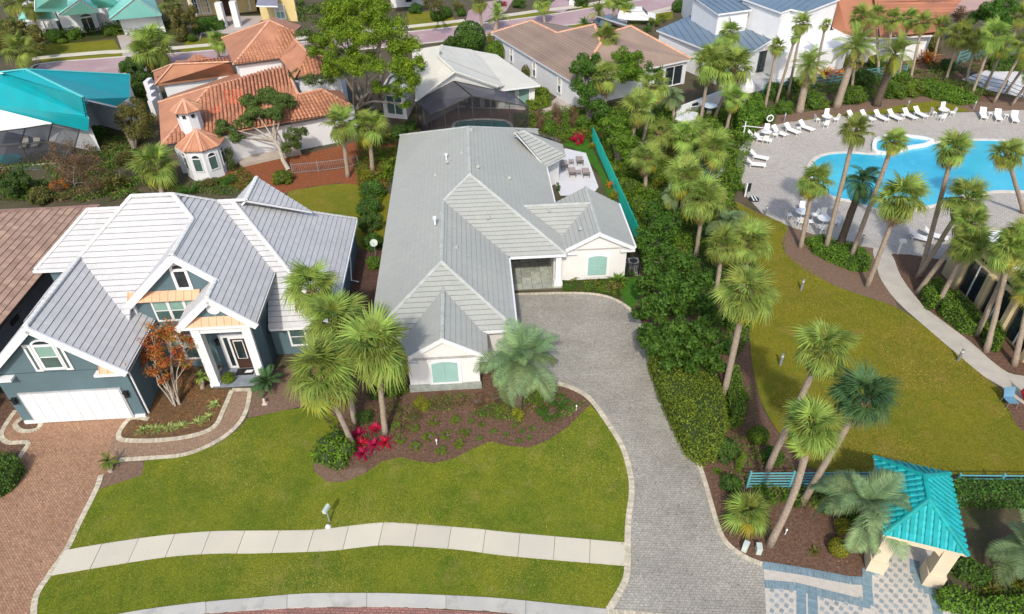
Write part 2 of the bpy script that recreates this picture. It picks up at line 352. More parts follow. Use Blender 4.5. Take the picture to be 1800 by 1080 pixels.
class House:
    def __init__(s, name, label, cat, base, tile_m, cap_m, fascia_m, style='tile', tw=.34, ch=.34, nobj=0, rname='roof'):
        s.root = thing(name, label, cat, base); s.tm = tile_m; s.cm = cap_m; s.fm = fascia_m; s.style = style; s.tw = tw; s.ch = ch; s.nobj = nobj
        s.planes = []; s.edges = []; s.rname = rname; s.root_org = Vector(base)
    def plane(s, *P, style=None, mat=None): s.planes.append(([Vector(p) for p in P], style or s.style, mat))
    def cap(s, *P):
        for a, b in zip(P, P[1:]): s.edges.append((Vector(a), Vector(b)))
    def finish(s, th=.18, capw=.16):
        um = {'tile': under_m}.get(s.style, s.tm) if s.tm is not tileB_m else underB_m
        deck = MB()
        for P, st, m in s.planes: deck.slab([p-Vector((0, 0, .0)) for p in P], th, 0, 1)
        roof = deck.build(s.rname, [um, s.fm], s.root)
        whole = []; stuff = MB(); extra = {}
        for P, st, m in s.planes:
            o, eu, ev, n, Q, uv = basis(P)
            us = [q[0] for q in uv]; vs_ = [q[1] for q in uv]
            tgt = stuff if m is None else extra.setdefault(m, MB())
            X = lambda u, v, h: o+eu*u+ev*v+n*h
            if st in ('tile', 'course'):
                tw = s.tw if st == 'tile' else 1e3
                r = 0; v = 0.
                while v < max(vs_):
                    row = clip_half(clip_half(uv, 1, v, 1), 1, v+s.ch, -1)
                    if area(row) > 1e-3:
                        lo = min(q[0] for q in row); hi = max(q[0] for q in row)
                        k0 = math.floor(lo/tw); k1 = math.ceil(hi/tw)
                        off = 0 if st == 'course' else (tw/2 if r % 2 else 0)
                        if st == 'course': k0, k1 = -1, 1
                        for k in range(k0-1, k1+1):
                            a = k*tw+off; b = a+tw
                            c = clip_half(clip_half(row, 0, a, 1), 0, b, -1) if st == 'tile' else (row if k == 0 else [])
                            A = area(c)
                            if A < .004: continue
                            if st == 'tile' and A > tw*s.ch*.995 and m is None: whole.append((o, eu, ev, n, a, v)); continue
                            g = (.007 if s.tm is tileB_m else .0025) if st == 'tile' else 0
                            if st == 'tile': c = clip_half(c, 1, v+GAP, 1)
                            if area(c) < .003: continue
                            hh = lambda q: .012+(v+s.ch-q[1])/s.ch*.035
                            c = [(min(max(q[0], a+g), b-g), q[1]) for q in c]
                            top = [X(q[0], q[1], hh(q)) for q in c]; rr = random.random()
                            tgt.add(top, [list(range(len(top)))], 0, rr)
                            for i in range(len(c)):
                                q, p = c[i], c[(i+1) % len(c)]
                                if (abs(q[1]-v) < GAP+1e-4 and abs(p[1]-v) < GAP+1e-4) or (st == 'tile' and abs(q[0]-p[0]) < 1e-5):
                                    tgt.add([top[i], top[(i+1) % len(c)], X(p[0], p[1], 0), X(q[0], q[1], 0)], [(0, 3, 2, 1)], 0, rr)
                    r += 1; v += s.ch
            elif st == 'barrel':
                tw, L = s.tw, s.ch; u = min(us)+tw/2
                while u < max(us):
                    c = clip_half(clip_half(uv, 0, u-.01, 1), 0, u+.01, -1)
                    if area(c) > 1e-3:
                        v0 = min(q[1] for q in c); v1 = max(q[1] for q in c)-.08; v = v0
                        while v < v1-.1:
                            e = min(v+L, v1)
                            if e-v > L*.98 and s.nobj and m is None: whole.append((o, eu, ev, n, u, v))
                            else: s.barrel(tgt, o, eu, ev, n, u, v, e-v)
                            v += L
                    u += tw
            elif st == 'seam':
                u = min(us)+.15
                while u < max(us):
                    c = clip_half(clip_half(uv, 0, u-.012, 1), 0, u+.012, -1)
                    if area(c) > 1e-4:
                        v0 = min(q[1] for q in c); v1 = max(q[1] for q in c)
                        tgt.box(X(u, (v0+v1)/2, .03), .035, v1-v0, .06, eu, ev, 0, n)
                    u += s.tw
        # nearest whole tiles become objects of their own that share one mesh, the rest is joined
        whole.sort(key=lambda t: (Vector((0, 0, H))-(t[0]+t[1]*t[4]+t[2]*t[5])).length)
        if s.nobj and whole:
            tb = MB(); ex, ey, ez = Vector((1, 0, 0)), Vector((0, 1, 0)), Vector((0, 0, 1))
            if s.style == 'barrel': s.barrel(tb, Vector(), ex, ey, ez, 0, 0, s.ch)
            else: s.flat(tb, Vector(), ex, ey, ez, 0, 0)
            me = tb.mesh('tile', s.tm)
            for t in whole[:s.nobj]:
                ob = bpy.data.objects.new('tile', me); COL.objects.link(ob); ob.parent = roof
                p = t[0]+t[1]*t[4]+t[2]*t[5]-s.root_org
                ob.matrix_basis = Matrix(((t[1].x, t[2].x, t[3].x, p.x), (t[1].y, t[2].y, t[3].y, p.y), (t[1].z, t[2].z, t[3].z, p.z), (0, 0, 0, 1)))
        for t in whole[s.nobj:]:
            (s.barrel(stuff, *t, s.ch) if s.style == 'barrel' else s.flat(stuff, *t))
        nm = 'roof_seams' if s.style == 'seam' else 'roof_tiles'
        if stuff.v: tag(stuff.build(nm, s.cm if s.style == 'seam' else s.tm, roof), kind='stuff')
        for m, b in extra.items(): tag(b.build('replaced_tiles', m, roof), kind='stuff')
        cb = MB()
        for a, b in s.edges:
            d = b-a; L = d.length; n = max(1, round(L/.42)); d /= L; y = Vector((0, 0, 1)).cross(d).normalized(); z = d.cross(y)
            for i in range(n):
                p = a+d*(i*L/n); q = a+d*((i+1.06)*L/n); rr = random.random(); pr = []
                for c, sc_ in ((p, 1.), (q, .86)):
                    for an in (-10, 35, 90, 145, 190):
                        t = math.radians(an); pr.append(c+y*math.cos(t)*capw*sc_+z*(math.sin(t)*capw*.62*sc_+.01))
                cb.add(pr, [(0, 1, 6, 5), (1, 2, 7, 6), (2, 3, 8, 7), (3, 4, 9, 8), (4, 3, 2, 1, 0), (5, 6, 7, 8, 9)], 0, rr)
        if cb.v: tag(cb.build('ridge_cap', s.cm, roof), kind='stuff')
        return roof
    def flat(s, b, o, eu, ev, n, a, v):
        w, c, g = s.tw, s.ch, (.007 if s.tm is tileB_m else .0025); e = v+GAP
        P = [(a+g, e, .047), (a+w-g, e, .047), (a+w-g, v+c, .012), (a+g, v+c, .012), (a+g, e, 0), (a+w-g, e, 0)]
        P = [o+eu*p[0]+ev*p[1]+n*p[2] for p in P]
        b.add(P, [(0, 1, 2, 3), (4, 5, 1, 0), (5, 2, 1), (4, 0, 3)], 0)
    def barrel(s, b, o, eu, ev, n, u, v, L):
        P = []
        for vv, r in ((v, s.tw*.36), (v+L, s.tw*.29)):
            for k in range(5):
                t = math.pi*k/4; P.append(o+eu*(u-math.cos(t)*r)+ev*vv+n*(math.sin(t)*r*(.5 if s.tm is tileAq_m else .75)+(.035 if vv == v else .0)))
        b.add(P, [(0, 5, 6, 1), (1, 6, 7, 2), (2, 7, 8, 3), (3, 8, 9, 4), (0, 1, 2, 3, 4)], 0)
    def walls(s, fp, z0, z1, m, name='wall'):
        b = MB(); b.prism([(p[0], p[1]) for p in fp], z0, z1, cap0=False); return b.build(name, m, s.root)
    def gable(s, a, b_, zb, apex, m, th=.2, inn=None):   # triangular gable wall piece
        b = MB(); a = Vector(a); c = Vector(b_); ap = Vector(apex); nn = Vector(inn)*th
        P = [Vector((a.x, a.y, zb)), Vector((c.x, c.y, zb)), ap]; Q = [p+nn for p in P]
        b.add(P+Q, [(0, 1, 2), (5, 4, 3), (0, 3, 4, 1), (1, 4, 5, 2), (2, 5, 3, 0)]); return b
def rake(b, a, c, wd=.3, th=.1, mi=0):
    a = Vector(a); c = Vector(c); b.beam(a-Vector((0, 0, wd/2)), c-Vector((0, 0, wd/2)), th, wd, mi)
HOUT = Vector((0, 0, 0))
def window(parent, o, du, n, w, h, cols=1, rows=2, fw=.1, fm=None, gm=(None,), arch=False, name='window', bar=.04, proud=.07):
    """frame + panes standing on a wall: o = lower left corner, du along the wall, n outwards; gm: glass per row (bottom first)"""
    o = Vector(o); du = Vector(du).normalized(); n = Vector(n).normalized(); z = Vector((0, 0, 1)); fm = fm or white_m
    X = lambda a, b_, c: o+du*a+z*b_+n*c
    f = MB()
    for a0, a1, b0, b1 in ((-fw, 0, -fw, h+fw), (w, w+fw, -fw, h+fw), (0, w, -fw, 0), (0, w, h, h+fw)):
        f.box(X((a0+a1)/2, (b0+b1)/2, proud/2), a1-a0, proud, b1-b0, du, n, 0, z)
    for i in range(1, cols): f.box(X(w*i/cols, h/2, proud*.4), bar, proud*.8, h, du, n, 0, z)
    for j in range(1, rows): f.box(X(w/2, h*j/rows, proud*.35), w, proud*.7, bar, du, n, 0, z)
    if arch:
        k = 9; ri, ro = w*.5, w*.5+fw; P = []
        for r in (ri, ro):
            for c in (0, proud):
                for i in range(k): t = math.pi*i/(k-1); P.append(X(w/2+math.cos(t)*r, h+fw+math.sin(t)*r*arch, c))
        q = lambda a, b_, i: (a*2+b_)*k+i
        f.add(P, [(q(0, 1, i), q(1, 1, i), q(1, 1, i+1), q(0, 1, i+1)) for i in range(k-1)]+[(q(1, 0, i), q(1, 1, i), q(1, 1, i+1), q(1, 0, i+1)) for i in range(k-1)]+[(q(0, 0, i), q(0, 1, i), q(0, 1, i+1), q(0, 0, i+1)) for i in range(k-1)])
    fr = f.build(name, fm, parent)
    for j in range(rows):
        for i in range(cols):
            b = MB(); b.box(X(w*(i+.5)/cols, h*(j+.5)/rows, .012), w/cols-.01, .02, h/rows-.01, du, n, 0, z)
            b.build('pane', gm[j % len(gm)] or glass_m, fr)
    if arch:
        b = MB(); k = 9; P = [X(w/2+math.cos(math.pi*i/(k-1))*w*.5, h+fw+math.sin(math.pi*i/(k-1))*w*.5*arch, .02) for i in range(k)]
        b.add(P, [list(range(k))]); b.build('pane', glass_m, fr)
    return fr
EU = Vector((hc, -hs, 0)); EV = Vector((hs, hc, 0))   # local right and depth directions of the two main houses
# ------------------------------------------------------------------ MIDDLE HOUSE (grey tiles, cream stucco)
mh = House('grey_roof_house', 'cream stucco house with long pale grey tiled hip roof beside the curving grey drive', 'house', W(-.5, 45), tileG_m, capG_m, white_m, 'tile', .34, .36, 290)
k = .494; ze = 2.9
gz = lambda hw: ze+k*hw
u0, u1, uf = -7.08, 6.05, 1.95; vf, vh, vb = 32.4, 40.4, 62.0
A = (u0, vf); R2 = (-2.565, vf+4.515); zr2 = gz(4.515); R2b = (-2.565, vh+4.515)
R1 = (-.515, vh+6.565); zr1 = gz(6.565); R1b = (-.515, vb-6.3)
mh.plane(W(u0, vf, ze), W(*R2, zr2), W(*R2b, zr2), W(*R1, zr1), W(*R1b, zr1), W(u0, vb, ze))           # long left slope
mh.plane(W(u0, vf, ze), W(uf, vf, ze), W(*R2, zr2))                                                   # front hip
mh.plane(W(uf, vf, ze), W(uf, vh, ze), W(*R2b, zr2), W(*R2, zr2))                                     # right slope of front block
mh.plane(W(uf, vh, ze), W(u1, vh, ze), W(*R1, zr1), W(*R2b, zr2))                                     # porch hip
mh.plane(W(u1, vh, ze), W(u1, vb, ze), W(*R1b, zr1), W(*R1, zr1))                                     # long right slope
mh.plane(W(u1, vb, ze), W(u0, vb, ze), W(*R1b, zr1))
mh.cap(W(*R2, zr2), W(*R2b, zr2), W(*R1, zr1), W(*R1b, zr1)); mh.cap(W(u0, vf, ze), W(*R2, zr2), W(uf, vf, ze)); mh.cap(W(*R1, zr1), W(u1, vh, ze))
mh.cap(W(u0, vb, ze), W(*R1b, zr1), W(u1, vb, ze))
# front gable wing
gu0, gu1, gr, gv, gze, gzr = -5.12, .12, -2.5, 30.3, 2.7, 4.25; gvb = vf+(gzr-ze)/k+.15
mh.plane(W(gu0, gv, gze), W(gr, gv, gzr), W(gr, gvb, gzr), W(gu0, vf-.1, gze)); mh.plane(W(gr, gv, gzr), W(gu1, gv, gze), W(gu1, vf-.1, gze), W(gr, gvb, gzr))
mh.cap(W(gr, gv, gzr), W(gr, gvb, gzr))
# right wing, ridge running back, and its cross ridge
ru0, ru1, rr_, rv0, rv1 = 5.9, 11.1, 8.45, 40.95, 47.7; rz = 4.2; rze = 2.85; kk = (rz-rze)/(rr_-ru0)
mh.plane(W(ru0, rv0, rze), W(rr_, rv0, rz), W(rr_, rv1, rz), W(ru0, rv1, rze)); mh.plane(W(rr_, rv0, rz), W(ru1, rv0, rze), W(ru1, rv1-.4, rze), W(rr_, rv1, rz))
mh.cap(W(rr_, rv0, rz), W(rr_, rv1, rz))
cv = 45.2
mh.plane(W(3.2, cv, rz), W(rr_, cv, rz), W(5.95, cv-2.55, rze), W(4.9, cv-2.55, rze)); mh.plane(W(3.2, cv, rz), W(rr_, cv, rz), W(rr_, cv+2.6, rze), W(4.9, cv+2.6, rze))
mh.cap(W(3.4, cv, rz), W(rr_, cv, rz))
# back right bay with chamfered eave
mh.plane(W(6.0, 54.2, ze), W(8.0, 56.1, ze), W(4.4, 56.9, 5.0), W(3.6, 56.6, 5.0)); mh.plane(W(8.0, 56.1, ze), W(8.0, 58.4, ze), W(4.4, 56.9, 5.0))
mh.plane(W(8, 58.4, ze), W(6, 59.8, ze), W(3.4, 56.7, 4.95), W(4.4, 56.9, 5.0))
mh.cap(W(8.0, 56.1, ze), W(4.4, 56.9, 5.0), W(3.4, 56.7, 4.95))
mh.finish(.16, .15)
fp = [W(-6.6, 33.), W(-4.7, 33.), W(-4.7, 30.45), W(-.45, 30.45), W(-.45, 33.), W(1.5, 33.), W(1.5, 45.4), W(5.3, 45.4), W(5.3, 41.4), W(6.4, 41.2), W(10.6, 41.2), W(10.6, 47.3), W(5.6, 47.3), W(5.6, 55), W(7.5, 56.6), W(7.5, 58), W(5.6, 59.4), W(-6.6, 61.5)]
mh.walls(fp, -.0, 2.72, cream_m)
for a, b_, ap, v, zb in ((-4.7, -.45, (-2.5, 4.08), 30.45, 2.5), (6.4, 10.6, (8.45, 4.05), 41.2, 2.6)):
    b = MB(); n = EV*.25
    P = [W(a, v, zb), W(b_, v, zb), W(b_, v, 2.72+.12), W(ap[0], v, ap[1]), W(a, v, 2.72+.12)]
    b.add(P+[p+n for p in P], [(0, 1, 2, 3, 4), (9, 8, 7, 6, 5), (0, 5, 6, 1), (2, 7, 8, 3), (3, 8, 9, 4)]); b.build('gable_wall', cream_m, mh.root)
tr = MB()
for (a, c, e, v, zl, zh) in ((gu0, gr, gu1, gv-.04, gze, gzr), (ru0, rr_, ru1, rv0-.04, rze, rz)):
    rake(tr, W(a, v, zl), W(c, v, zh+.02), .26, .08); rake(tr, W(c, v, zh+.02), W(e, v, zl), .26, .08)
    for s_ in (a, e):
        d = 1 if s_ == a else -1
        tr.box(W(s_+d*.5, v+.12, zl-.3), 1.05, .3, .14, EU, EV)
for (a, c, v) in ((uf, u1, vh-.06), (gu1, uf, vf-.06), (u0, gu0, vf-.06), (4.9, 5.95, cv-2.6)): tr.box(W((a+c)/2, v, ze-.07), c-a, .12, .16, EU, EV)
for (u, va, vb2) in ((uf+.05, vf, vh), (u1+.05, rv1, 54), (ru1+.05, rv0, rv1-.5)): tr.box(W(u, (va+vb2)/2, ze-.07), .12, vb2-va, .16, EU, EV)
split(tr, 'trim_board', white_m, mh.root)
tr = MB(); tr.box(W(5.55, 40.75, 1.45), .42, .42, 2.9, EU, EV); tr.box(W(5.55, 40.75, .2), .62, .62, .4, EU, EV)   # porch column
tr.build('column', white_m, mh.root)
sk = MB(); sk.box(W(-2.575, 30.4, .28), 4.4, .1, .56, EU, EV); sk.build('stone_skirt', stone_m, mh.root)
nf = -EV
for (a, v, wd, z0, hh) in ((-3.3, 30.45, 1.55, .75, 1.5), (7.8, 41.2, 1.38, .45, 1.55)):
    fr = MB(); fr.box(W(a+wd/2, v-.04, z0+hh/2), wd+.44, .08, hh+.46, EU, EV); f = fr.build('window', white_m, mh.root)
    for s_ in (0, 1):
        b = MB(); x0 = a+s_*wd/2; b.box(W(x0+wd/4, v-.1, z0+hh/2), wd/2-.015, .05, hh, EU, EV)
        k9 = 7; P = [W(x0+.01+(wd/2-.02)*i/(k9-1), v-.125, z0+hh+.14*math.sin(math.pi*(s_*.5+.5*i/(k9-1)))) for i in range(k9)]
        Q = [W(x0+wd/2-.01, v-.125, z0+hh-.01), W(x0+.01, v-.125, z0+hh-.01)]; b.add(P+Q, [list(range(k9+2))])
        if v > 35:
            for j in range(12): b.box(W(x0+wd/4, v-.135, z0+.1+hh*j/12.5), wd/2-.1, .03, .05, EU, EV)
        b.build('shutter', seaf_m, f)
# entry porch back wall
b = MB(); b.box(W(3.4, 45.3, 1.2), 1.1, .1, 2.3, EU, EV); b.build('front_door', glassd_m, mh.root)
b = MB(); b.box(W(2.5, 45.28, 2.2), 2.2, .14, .5, EU, EV); b.box(W(1.56, 41.3, 1.5), .08, .9, 1.5, EU, EV); b.build('red_valance', M('dark red cloth', (.2, .03, .03), .8), mh.root)
window(mh.root, W(1.52, 42.6, 1.), -EV, EU, 1., 1.3, 1, 1, .12, gm=(glassd_m,))
pf = MB(); pf.prism([W(1.5, 40.2), W(5.9, 40.2), W(5.9, 45.4), W(1.5, 45.4)], 0, .1); p_ = pf.build('porch_floor', joint_m, mh.root)
for i in range(6):
    for j in range(7):
        b = MB(); b.box(W(1.86+i*.72, 40.58+j*.72, .112), .69, .69, .03, EU, EV); b.build('stone', M('stone %d' % ((i*3+j) % 4), (.3+.04*((i*3+j) % 4), .32+.04*((i*3+j) % 4), .27+.035*((i*3+j) % 4)), .7, var=.2, scale=4), p_)
vt = MB()
def roofz(u): return ze+k*min(u-u0, 99)
for (px, py, zz) in ((790, 285, 5.4), (786, 284, 5.6), (765, 308, 4.9), (747, 495, 4.1), (776, 375, 5.1), (763, 385, 4.9), (724, 446, 4.0), (858, 382, 4.6), (802, 435, 4.7), (811, 268, 5.9), (895, 313, 4.8), (965, 370, 4.1), (1020, 402, 3.9), (828, 228, 6.1), (840, 293, 6.0)):
    p = G(px, py, zz); vt.box(p+Vector((0, 0, .02)), .24, .24, .16, EU, EV)
for (px, py) in ((785, 283), (765, 395)):
    p = G(px, py, 5.1); pb_ = MB(); pb_.tube([p, p+Vector((0, 0, .55))], [.07, .07], 8); pb_.tube([p+Vector((0, 0, .5)), p+Vector((0, 0, .62))], [.14, .14], 8); pb_.build('vent_pipe', white_m, mh.root)
split(vt, 'roof_vent', capG_m, mh.root)
# ------------------------------------------------------------------ TEAL HOUSE (white weathered tiles)
th = House('slate_blue_house', 'slate blue two storey house with white tiled gables and white garage door', 'house', W(-19, 38), tileW_m, capW_m, white_m, 'tile', .34, .36, 290)
K = .9
# garage wing
gE, gR, gL, gz0, gzr_, gf = -20.1, -24.0, -27.9, 4.0, 7.5, 29.3
pb = 38.6-(9.95-gzr_)/K
th.plane(W(gR, gf, gzr_), W(gE, gf, gz0), W(gE, 34.5, gz0), W(gE-.2, 38.6-(9.95-gz0)/K+3.2, gz0+.18), W(gR, pb, gzr_)); th.plane(W(gL, gf, gz0), W(gR, gf, gzr_), W(gR, pb, gzr_), W(gL, pb+1, gz0))
th.cap(W(gR, gf, gzr_), W(gR, pb, gzr_))
# main front slope, hips
TL, TR = (-21.1, 38.6, 9.95), (-18.6, 38.6, 9.95); HR = (-17.42, 37.45, 8.8)
dz_, dv_ = 8.8, 33.5; DA = (-17.42, dv_, dz_); eR = -13.25; zR = 5.0
DL = (-21.3, dv_, 8.8-K*3.88)
zf = lambda v: 9.95-K*(38.6-v)
th.plane(W(*TL), W(*TR), W(*HR), W(-17.42, 37.3, 8.75), W(-20.9, 33.9, zf(33.9)), W(-20.9, 32.2, zf(32.2)), W(-21.2, 31.5, zf(31.5)), W(gR, pb, gzr_))
th.plane(W(-27.0, 33, zf(33)), W(gR, pb, gzr_), W(*TL), W(-28.9, 41, 3.2), W(-28.9, 38.5, 3.2))
th.cap(W(gR, pb, gzr_), W(*TL), W(*TR), W(*HR))
th.plane(W(*DA), W(*HR), W(-20.6, 36.5, 5.9), W(*DL))                                               # dormer left slope
th.plane(W(*DA), W(*HR), W(*TR), W(-16.88, 40.5, 8.3), W(eR, 36.84, zR), W(eR, 31.7, zR), W(-15.47, 31.7, 7.0), W(-15.47, dv_, 7.0), W(-16.4, dv_, 7.88))
th.cap(W(*DA), W(*HR)); th.cap(W(*TR), W(-16.88, 40.5, 8.3), W(-15.1, 40.5, 8.3))
th.plane(W(-15.47, 31.7, 7.0), W(-15.47, dv_+2, 7.0), W(-17.75, dv_+2, 5.), W(-17.75, 31.7, 5.)); th.cap(W(-15.47, 31.7, 7.0), W(-15.47, dv_, 7.0))
# back roof: strip front slope + right slope + back gable wing
zs = lambda v: zR+K*(v-36.84)
v_e = 34.15; z_e = zs(v_e)
th.plane(W(eR-.4, 36.84, zR), W(-16.88, 40.5, 8.3), W(-15.95, 40.5, 8.3), W(-15.95+(8.3-z_e)/K, v_e, z_e), W(-13.6, v_e, z_e))
uE = -15.95+(8.3-z_e)/K
th.plane(W(-15.95, 40.5, 8.3), W(uE, 47.3, z_e), W(uE, v_e, z_e)); th.cap(W(uE, v_e, z_e), W(-15.95, 40.5, 8.3), W(uE, 47.3, z_e))
th.plane(W(-15.1, 40.5, 8.3), W(-15.1, 43.7, 8.3), W(-11.9, 43.7, 5.42)); th.plane(W(-15.95, 40.5, 8.3), W(uE, 47.3, z_e), W(-18, 47.3, z_e)); th.plane(W(-15.1, 40.5, 8.3), W(-15.1, 43.7, 8.3), W(-18, 43.7, 5.7), W(-17.3, 40.8, 6.3))
th.cap(W(-15.1, 40.5, 8.3), W(-15.1, 43.7, 8.3))
th.plane(W(*TL), W(*TR), W(-16.88, 40.5, 8.3), W(-16.9, 43, 5.8), W(-23, 43, 5.8))
# left piece with its own hip
th.plane(W(-28.9, 38.5, 5.0), W(-26.0, 38.5, 5.), W(-23.6, 41.4, 7.65), W(-25.75, 41.4, 7.65)); th.cap(W(-28.9, 38.5, 5.0), W(-25.75, 41.4, 7.65), W(-23.6, 41.4, 7.65))
th.plane(W(-28.9, 38.5, 5.0), W(-25.75, 41.4, 7.65), W(-28.9, 44.3, 5.0))
th.finish(.16, .16)
th.walls([W(-27.5, 29.65), W(-20.4, 29.65), W(-20.4, 35.5), W(-27.5, 35.5)], 0, 3.95, teal_m)
b = MB(); P = [W(-27.5, 29.65, 3.9), W(-20.4, 29.65, 3.9), W(-20.4, 29.65, 4.05), W(-24, 29.65, 7.25), W(-27.5, 29.65, 4.1)]; Q = [p+EV*.3 for p in P]
b.add(P+Q, [(0, 1, 2, 3, 4), (9, 8, 7, 6, 5), (2, 7, 8, 3), (3, 8, 9, 4)]); b.build('gable_wall', teal_m, th.root)
th.walls([W(-28.4, 38.9), W(-26, 38.9), W(-26, 35), W(-21, 33.9), W(-16.9, 33.9), W(-16.9, 44), W(-28.4, 44)], 0, 4.85, teal_m)
b = MB(); P = [W(-20.9, 33.85, 3.0), W(-16., 33.85, 3.0), W(-16., 33.85, 7.3), W(-17.42, 33.85, 8.55), W(-20.9, 33.85, 5.45)]; Q = [p+EV*.3 for p in P]
b.add(P+Q, [(0, 1, 2, 3, 4), (9, 8, 7, 6, 5), (0, 5, 6, 1), (1, 6, 7, 2), (2, 7, 8, 3), (3, 8, 9, 4), (4, 9, 5, 0)]); b.build('gable_wall', teal_m, th.root)
th.walls([W(-16.9, 33.5), W(-13.7, 33.5), W(-13.7, 45.8), W(-16.9, 45.8)], 0, 4.8, teal_m)
th.walls([W(-13.75, 34.6), W(-9.8, 34.6), W(-9.8, 46.8), W(-13.75, 46.8)], 0, z_e-.02, teal_m)
th.walls([W(-13.95, 32.0), W(-13.7, 32.0), W(-13.7, 34.6), W(-13.95, 34.6)], 0, 4.8, teal_m)
t = MB()
rake(t, W(gL, gf-.05, gz0), W(gR, gf-.05, gzr_), .42, .12); rake(t, W(gR, gf-.05, gzr_), W(gE, gf-.05, gz0), .42, .12)
t.box(W(-21.0, gf+.12, 3.78), 1.75, .45, .14, EU, EV); t.box(W(-27.1, gf+.12, 3.78), 1.5, .45, .14, EU, EV)
rake(t, W(DL[0], dv_-.05, DL[2]), W(DA[0], dv_-.05, dz_+.02), .42, .12); rake(t, W(DA[0], dv_-.05, dz_+.02), W(-15.4, dv_-.05, 7.0), .42, .12)
rake(t, W(-17.8, 31.65, 4.98), W(-15.47, 31.65, 7.03), .4, .12); rake(t, W(-15.47, 31.65, 7.03), W(eR+.04, 31.65, 4.98), .4, .12)
t.box(W(-15.5, 31.85, 4.86), 4.6, .5, .16, EU, EV); t.box(W(-18.9, 33.72, 5.62), 4.3, .3, .12, EU, EV)
t.box(W(-20.85, 33.75, 4.4), .16, .2, 2.2, EU, EV)
for (u, vv, v2, zz) in ((gE+.05, gf, 34.4, gz0), (eR+.05, 31.7, 36.8, zR), (uE+.05, v_e, 47.2, z_e)): t.box(W(u, (vv+v2)/2, zz-.12), .12, v2-vv, .16, EU, EV)
t.box(W((uE-13.5)/2, v_e-.05, z_e-.06), uE+13.5, .12, .16, EU, EV); t.box(W(-27.6, 38.4, 4.92), 2.8, .14, .16, EU, EV)
for u in (-16.9, -13.98): b = MB(); b.box(W(u, 32.05, 2.42), .52, .5, 4.85, EU, EV); b.box(W(u, 32.05, .15), .6, .6, .3, EU, EV); b.build('column', white_m, th.root)
t.box(W(-15.45, 32.05, 4.55), 3.3, .4, .5, EU, EV)
t.box(W(-26.95, 29.6, .12), .9, .14, .22, EU, EV); t.box(W(-20.7, 29.6, .12), .6, .14, .22, EU, EV)
split(t, 'trim_board', white_m, th.root)
g_ = MB()
for (u, vv, v2, zz) in ((gE+.13, gf, 34.4, gz0), (eR+.13, 31.7, 36.8, zR)): g_.box(W(u, (vv+v2)/2, zz-.05), .05, v2-vv, .1, EU, EV)
split(g_, 'gutter', gutter_m, th.root)
for pts in ([W(-20.3, 29.8, 3.8), W(-20.3, 29.8, .1)], [W(uE-.1, 43.2, 2.4), W(-9.72, 43.4, 1.9), W(-9.72, 42.2, .3), W(-9.2, 42.2, .12)], [W(-9.72, 34.7, 2.2), W(-9.72, 34.7, .1)]):
    b = MB(); b.tube(pts, [.05]*len(pts), 6); b.build('downspout', white_m, th.root)
# copper pent roofs
for (a, c, v, z0, z1, dd) in ((-20.9, -16.75, 33.85, 5.68, 6.1, .45), (-17.2, -13.75, 32.0, 4.95, 5.45, .35), (-21.6, -20.2, 29.65, 3.86, 4.2, .35)):
    b = MB(); b.slab([W(a, v-dd, z0), W(c, v-dd, z0), W(c, v, z1), W(a, v, z1)], .05); n = int((c-a)/.42); cp_ = b.build('copper_roof', copper_m, th.root)
    for i in range(n+1):
        q = MB(); u = a+(c-a)*i/max(1, n); q.beam(W(u, v-dd, z0+.02), W(u, v, z1+.02), .03, .05); q.build('seam', copper_m, cp_)
b = MB(); P = [W(-17.55, 31.98, 4.95), W(-13.4, 31.98, 4.95), W(-15.47, 31.98, 6.85)]; Q = [p+EV*.3 for p in P]; b.add(P+Q, [(0, 1, 2), (5, 4, 3), (0, 3, 4, 1), (1, 4, 5, 2), (2, 5, 3, 0)]); b.build('gable_wall', teal_m, th.root)
b = MB(); b.tube([W(-15.45, 31.97, 6.02), W(-15.45, 31.9, 6.02)], [.38, .38], 20); b.build('round_vent', white_m, th.root)
# garage door of four panel rows
gd = MB(); gd.box(W(-23.95, 29.62, 1.22), 5.75, .1, 2.46, EU, EV); gd_ = gd.build('garage_door', M('groove shade grey', (.42, .42, .42), .7), th.root)  # grey backing paints the shade of the grooves between white panels
for j in range(4):
    for i in range(8):
        b = MB(); b.box(W(-26.38+i*.695, 29.55, .34+j*.58), .67, .03, .555, EU, EV); b.build('panel', white_m, gd_)
fr = window(th.root, W(-24.45, 29.65, 4.25), EU, nf, .95, 1.55, 1, 2, .14, gm=(glassd_m, glassg_m), arch=.55)
for u in (-24.83, -23.2):
    b = MB(); b.box(W(u, 29.61, 5.02), .42, .06, 1.95, EU, EV); b.build('side_light', white_m, fr); b = MB(); b.box(W(u, 29.57, 5.02), .12, .04, 1.6, EU, EV); b.build('pane', glassd_m, fr)
window(th.root, W(-17.85, 33.85, 6.3), EU, nf, .62, 1.15, 1, 1, .17, gm=(glass_m,), arch=.9)
for u in (-19.75, -18.8): window(th.root, W(u, 33.85, 3.95), EU, nf, .78, 1.4, 1, 2, .1, gm=(glassd_m, glassg_m))
window(th.root, W(-17.85, 33.85, 3.95), EU, nf, .8, 1.4, 1, 2, .1, gm=(glassd_m, glassg_m))
for u in (-19.9, -19.0): window(th.root, W(u, 33.9, .75), EU, nf, .75, 1.8, 1, 2, .1, gm=(glassd_m, glassg_m))
window(th.root, W(-12.5, 34.6, .8), EU, nf, .9, 1.3, 1, 2, .12, gm=(glassd_m, glassd_m))
b = MB(); b.box(W(-15.6, 33.44, 1.45), 1.75, .12, 2.9, EU, EV); b.box(W(-15.4, 33.44, 3.45), 1.8, .1, .45, EU, EV); ds = b.build('door_surround', white_m, th.root)
b = MB(); b.box(W(-16.08, 33.36, 1.5), .24, .05, 2.3, EU, EV); b.build('side_light', glass_m, ds)
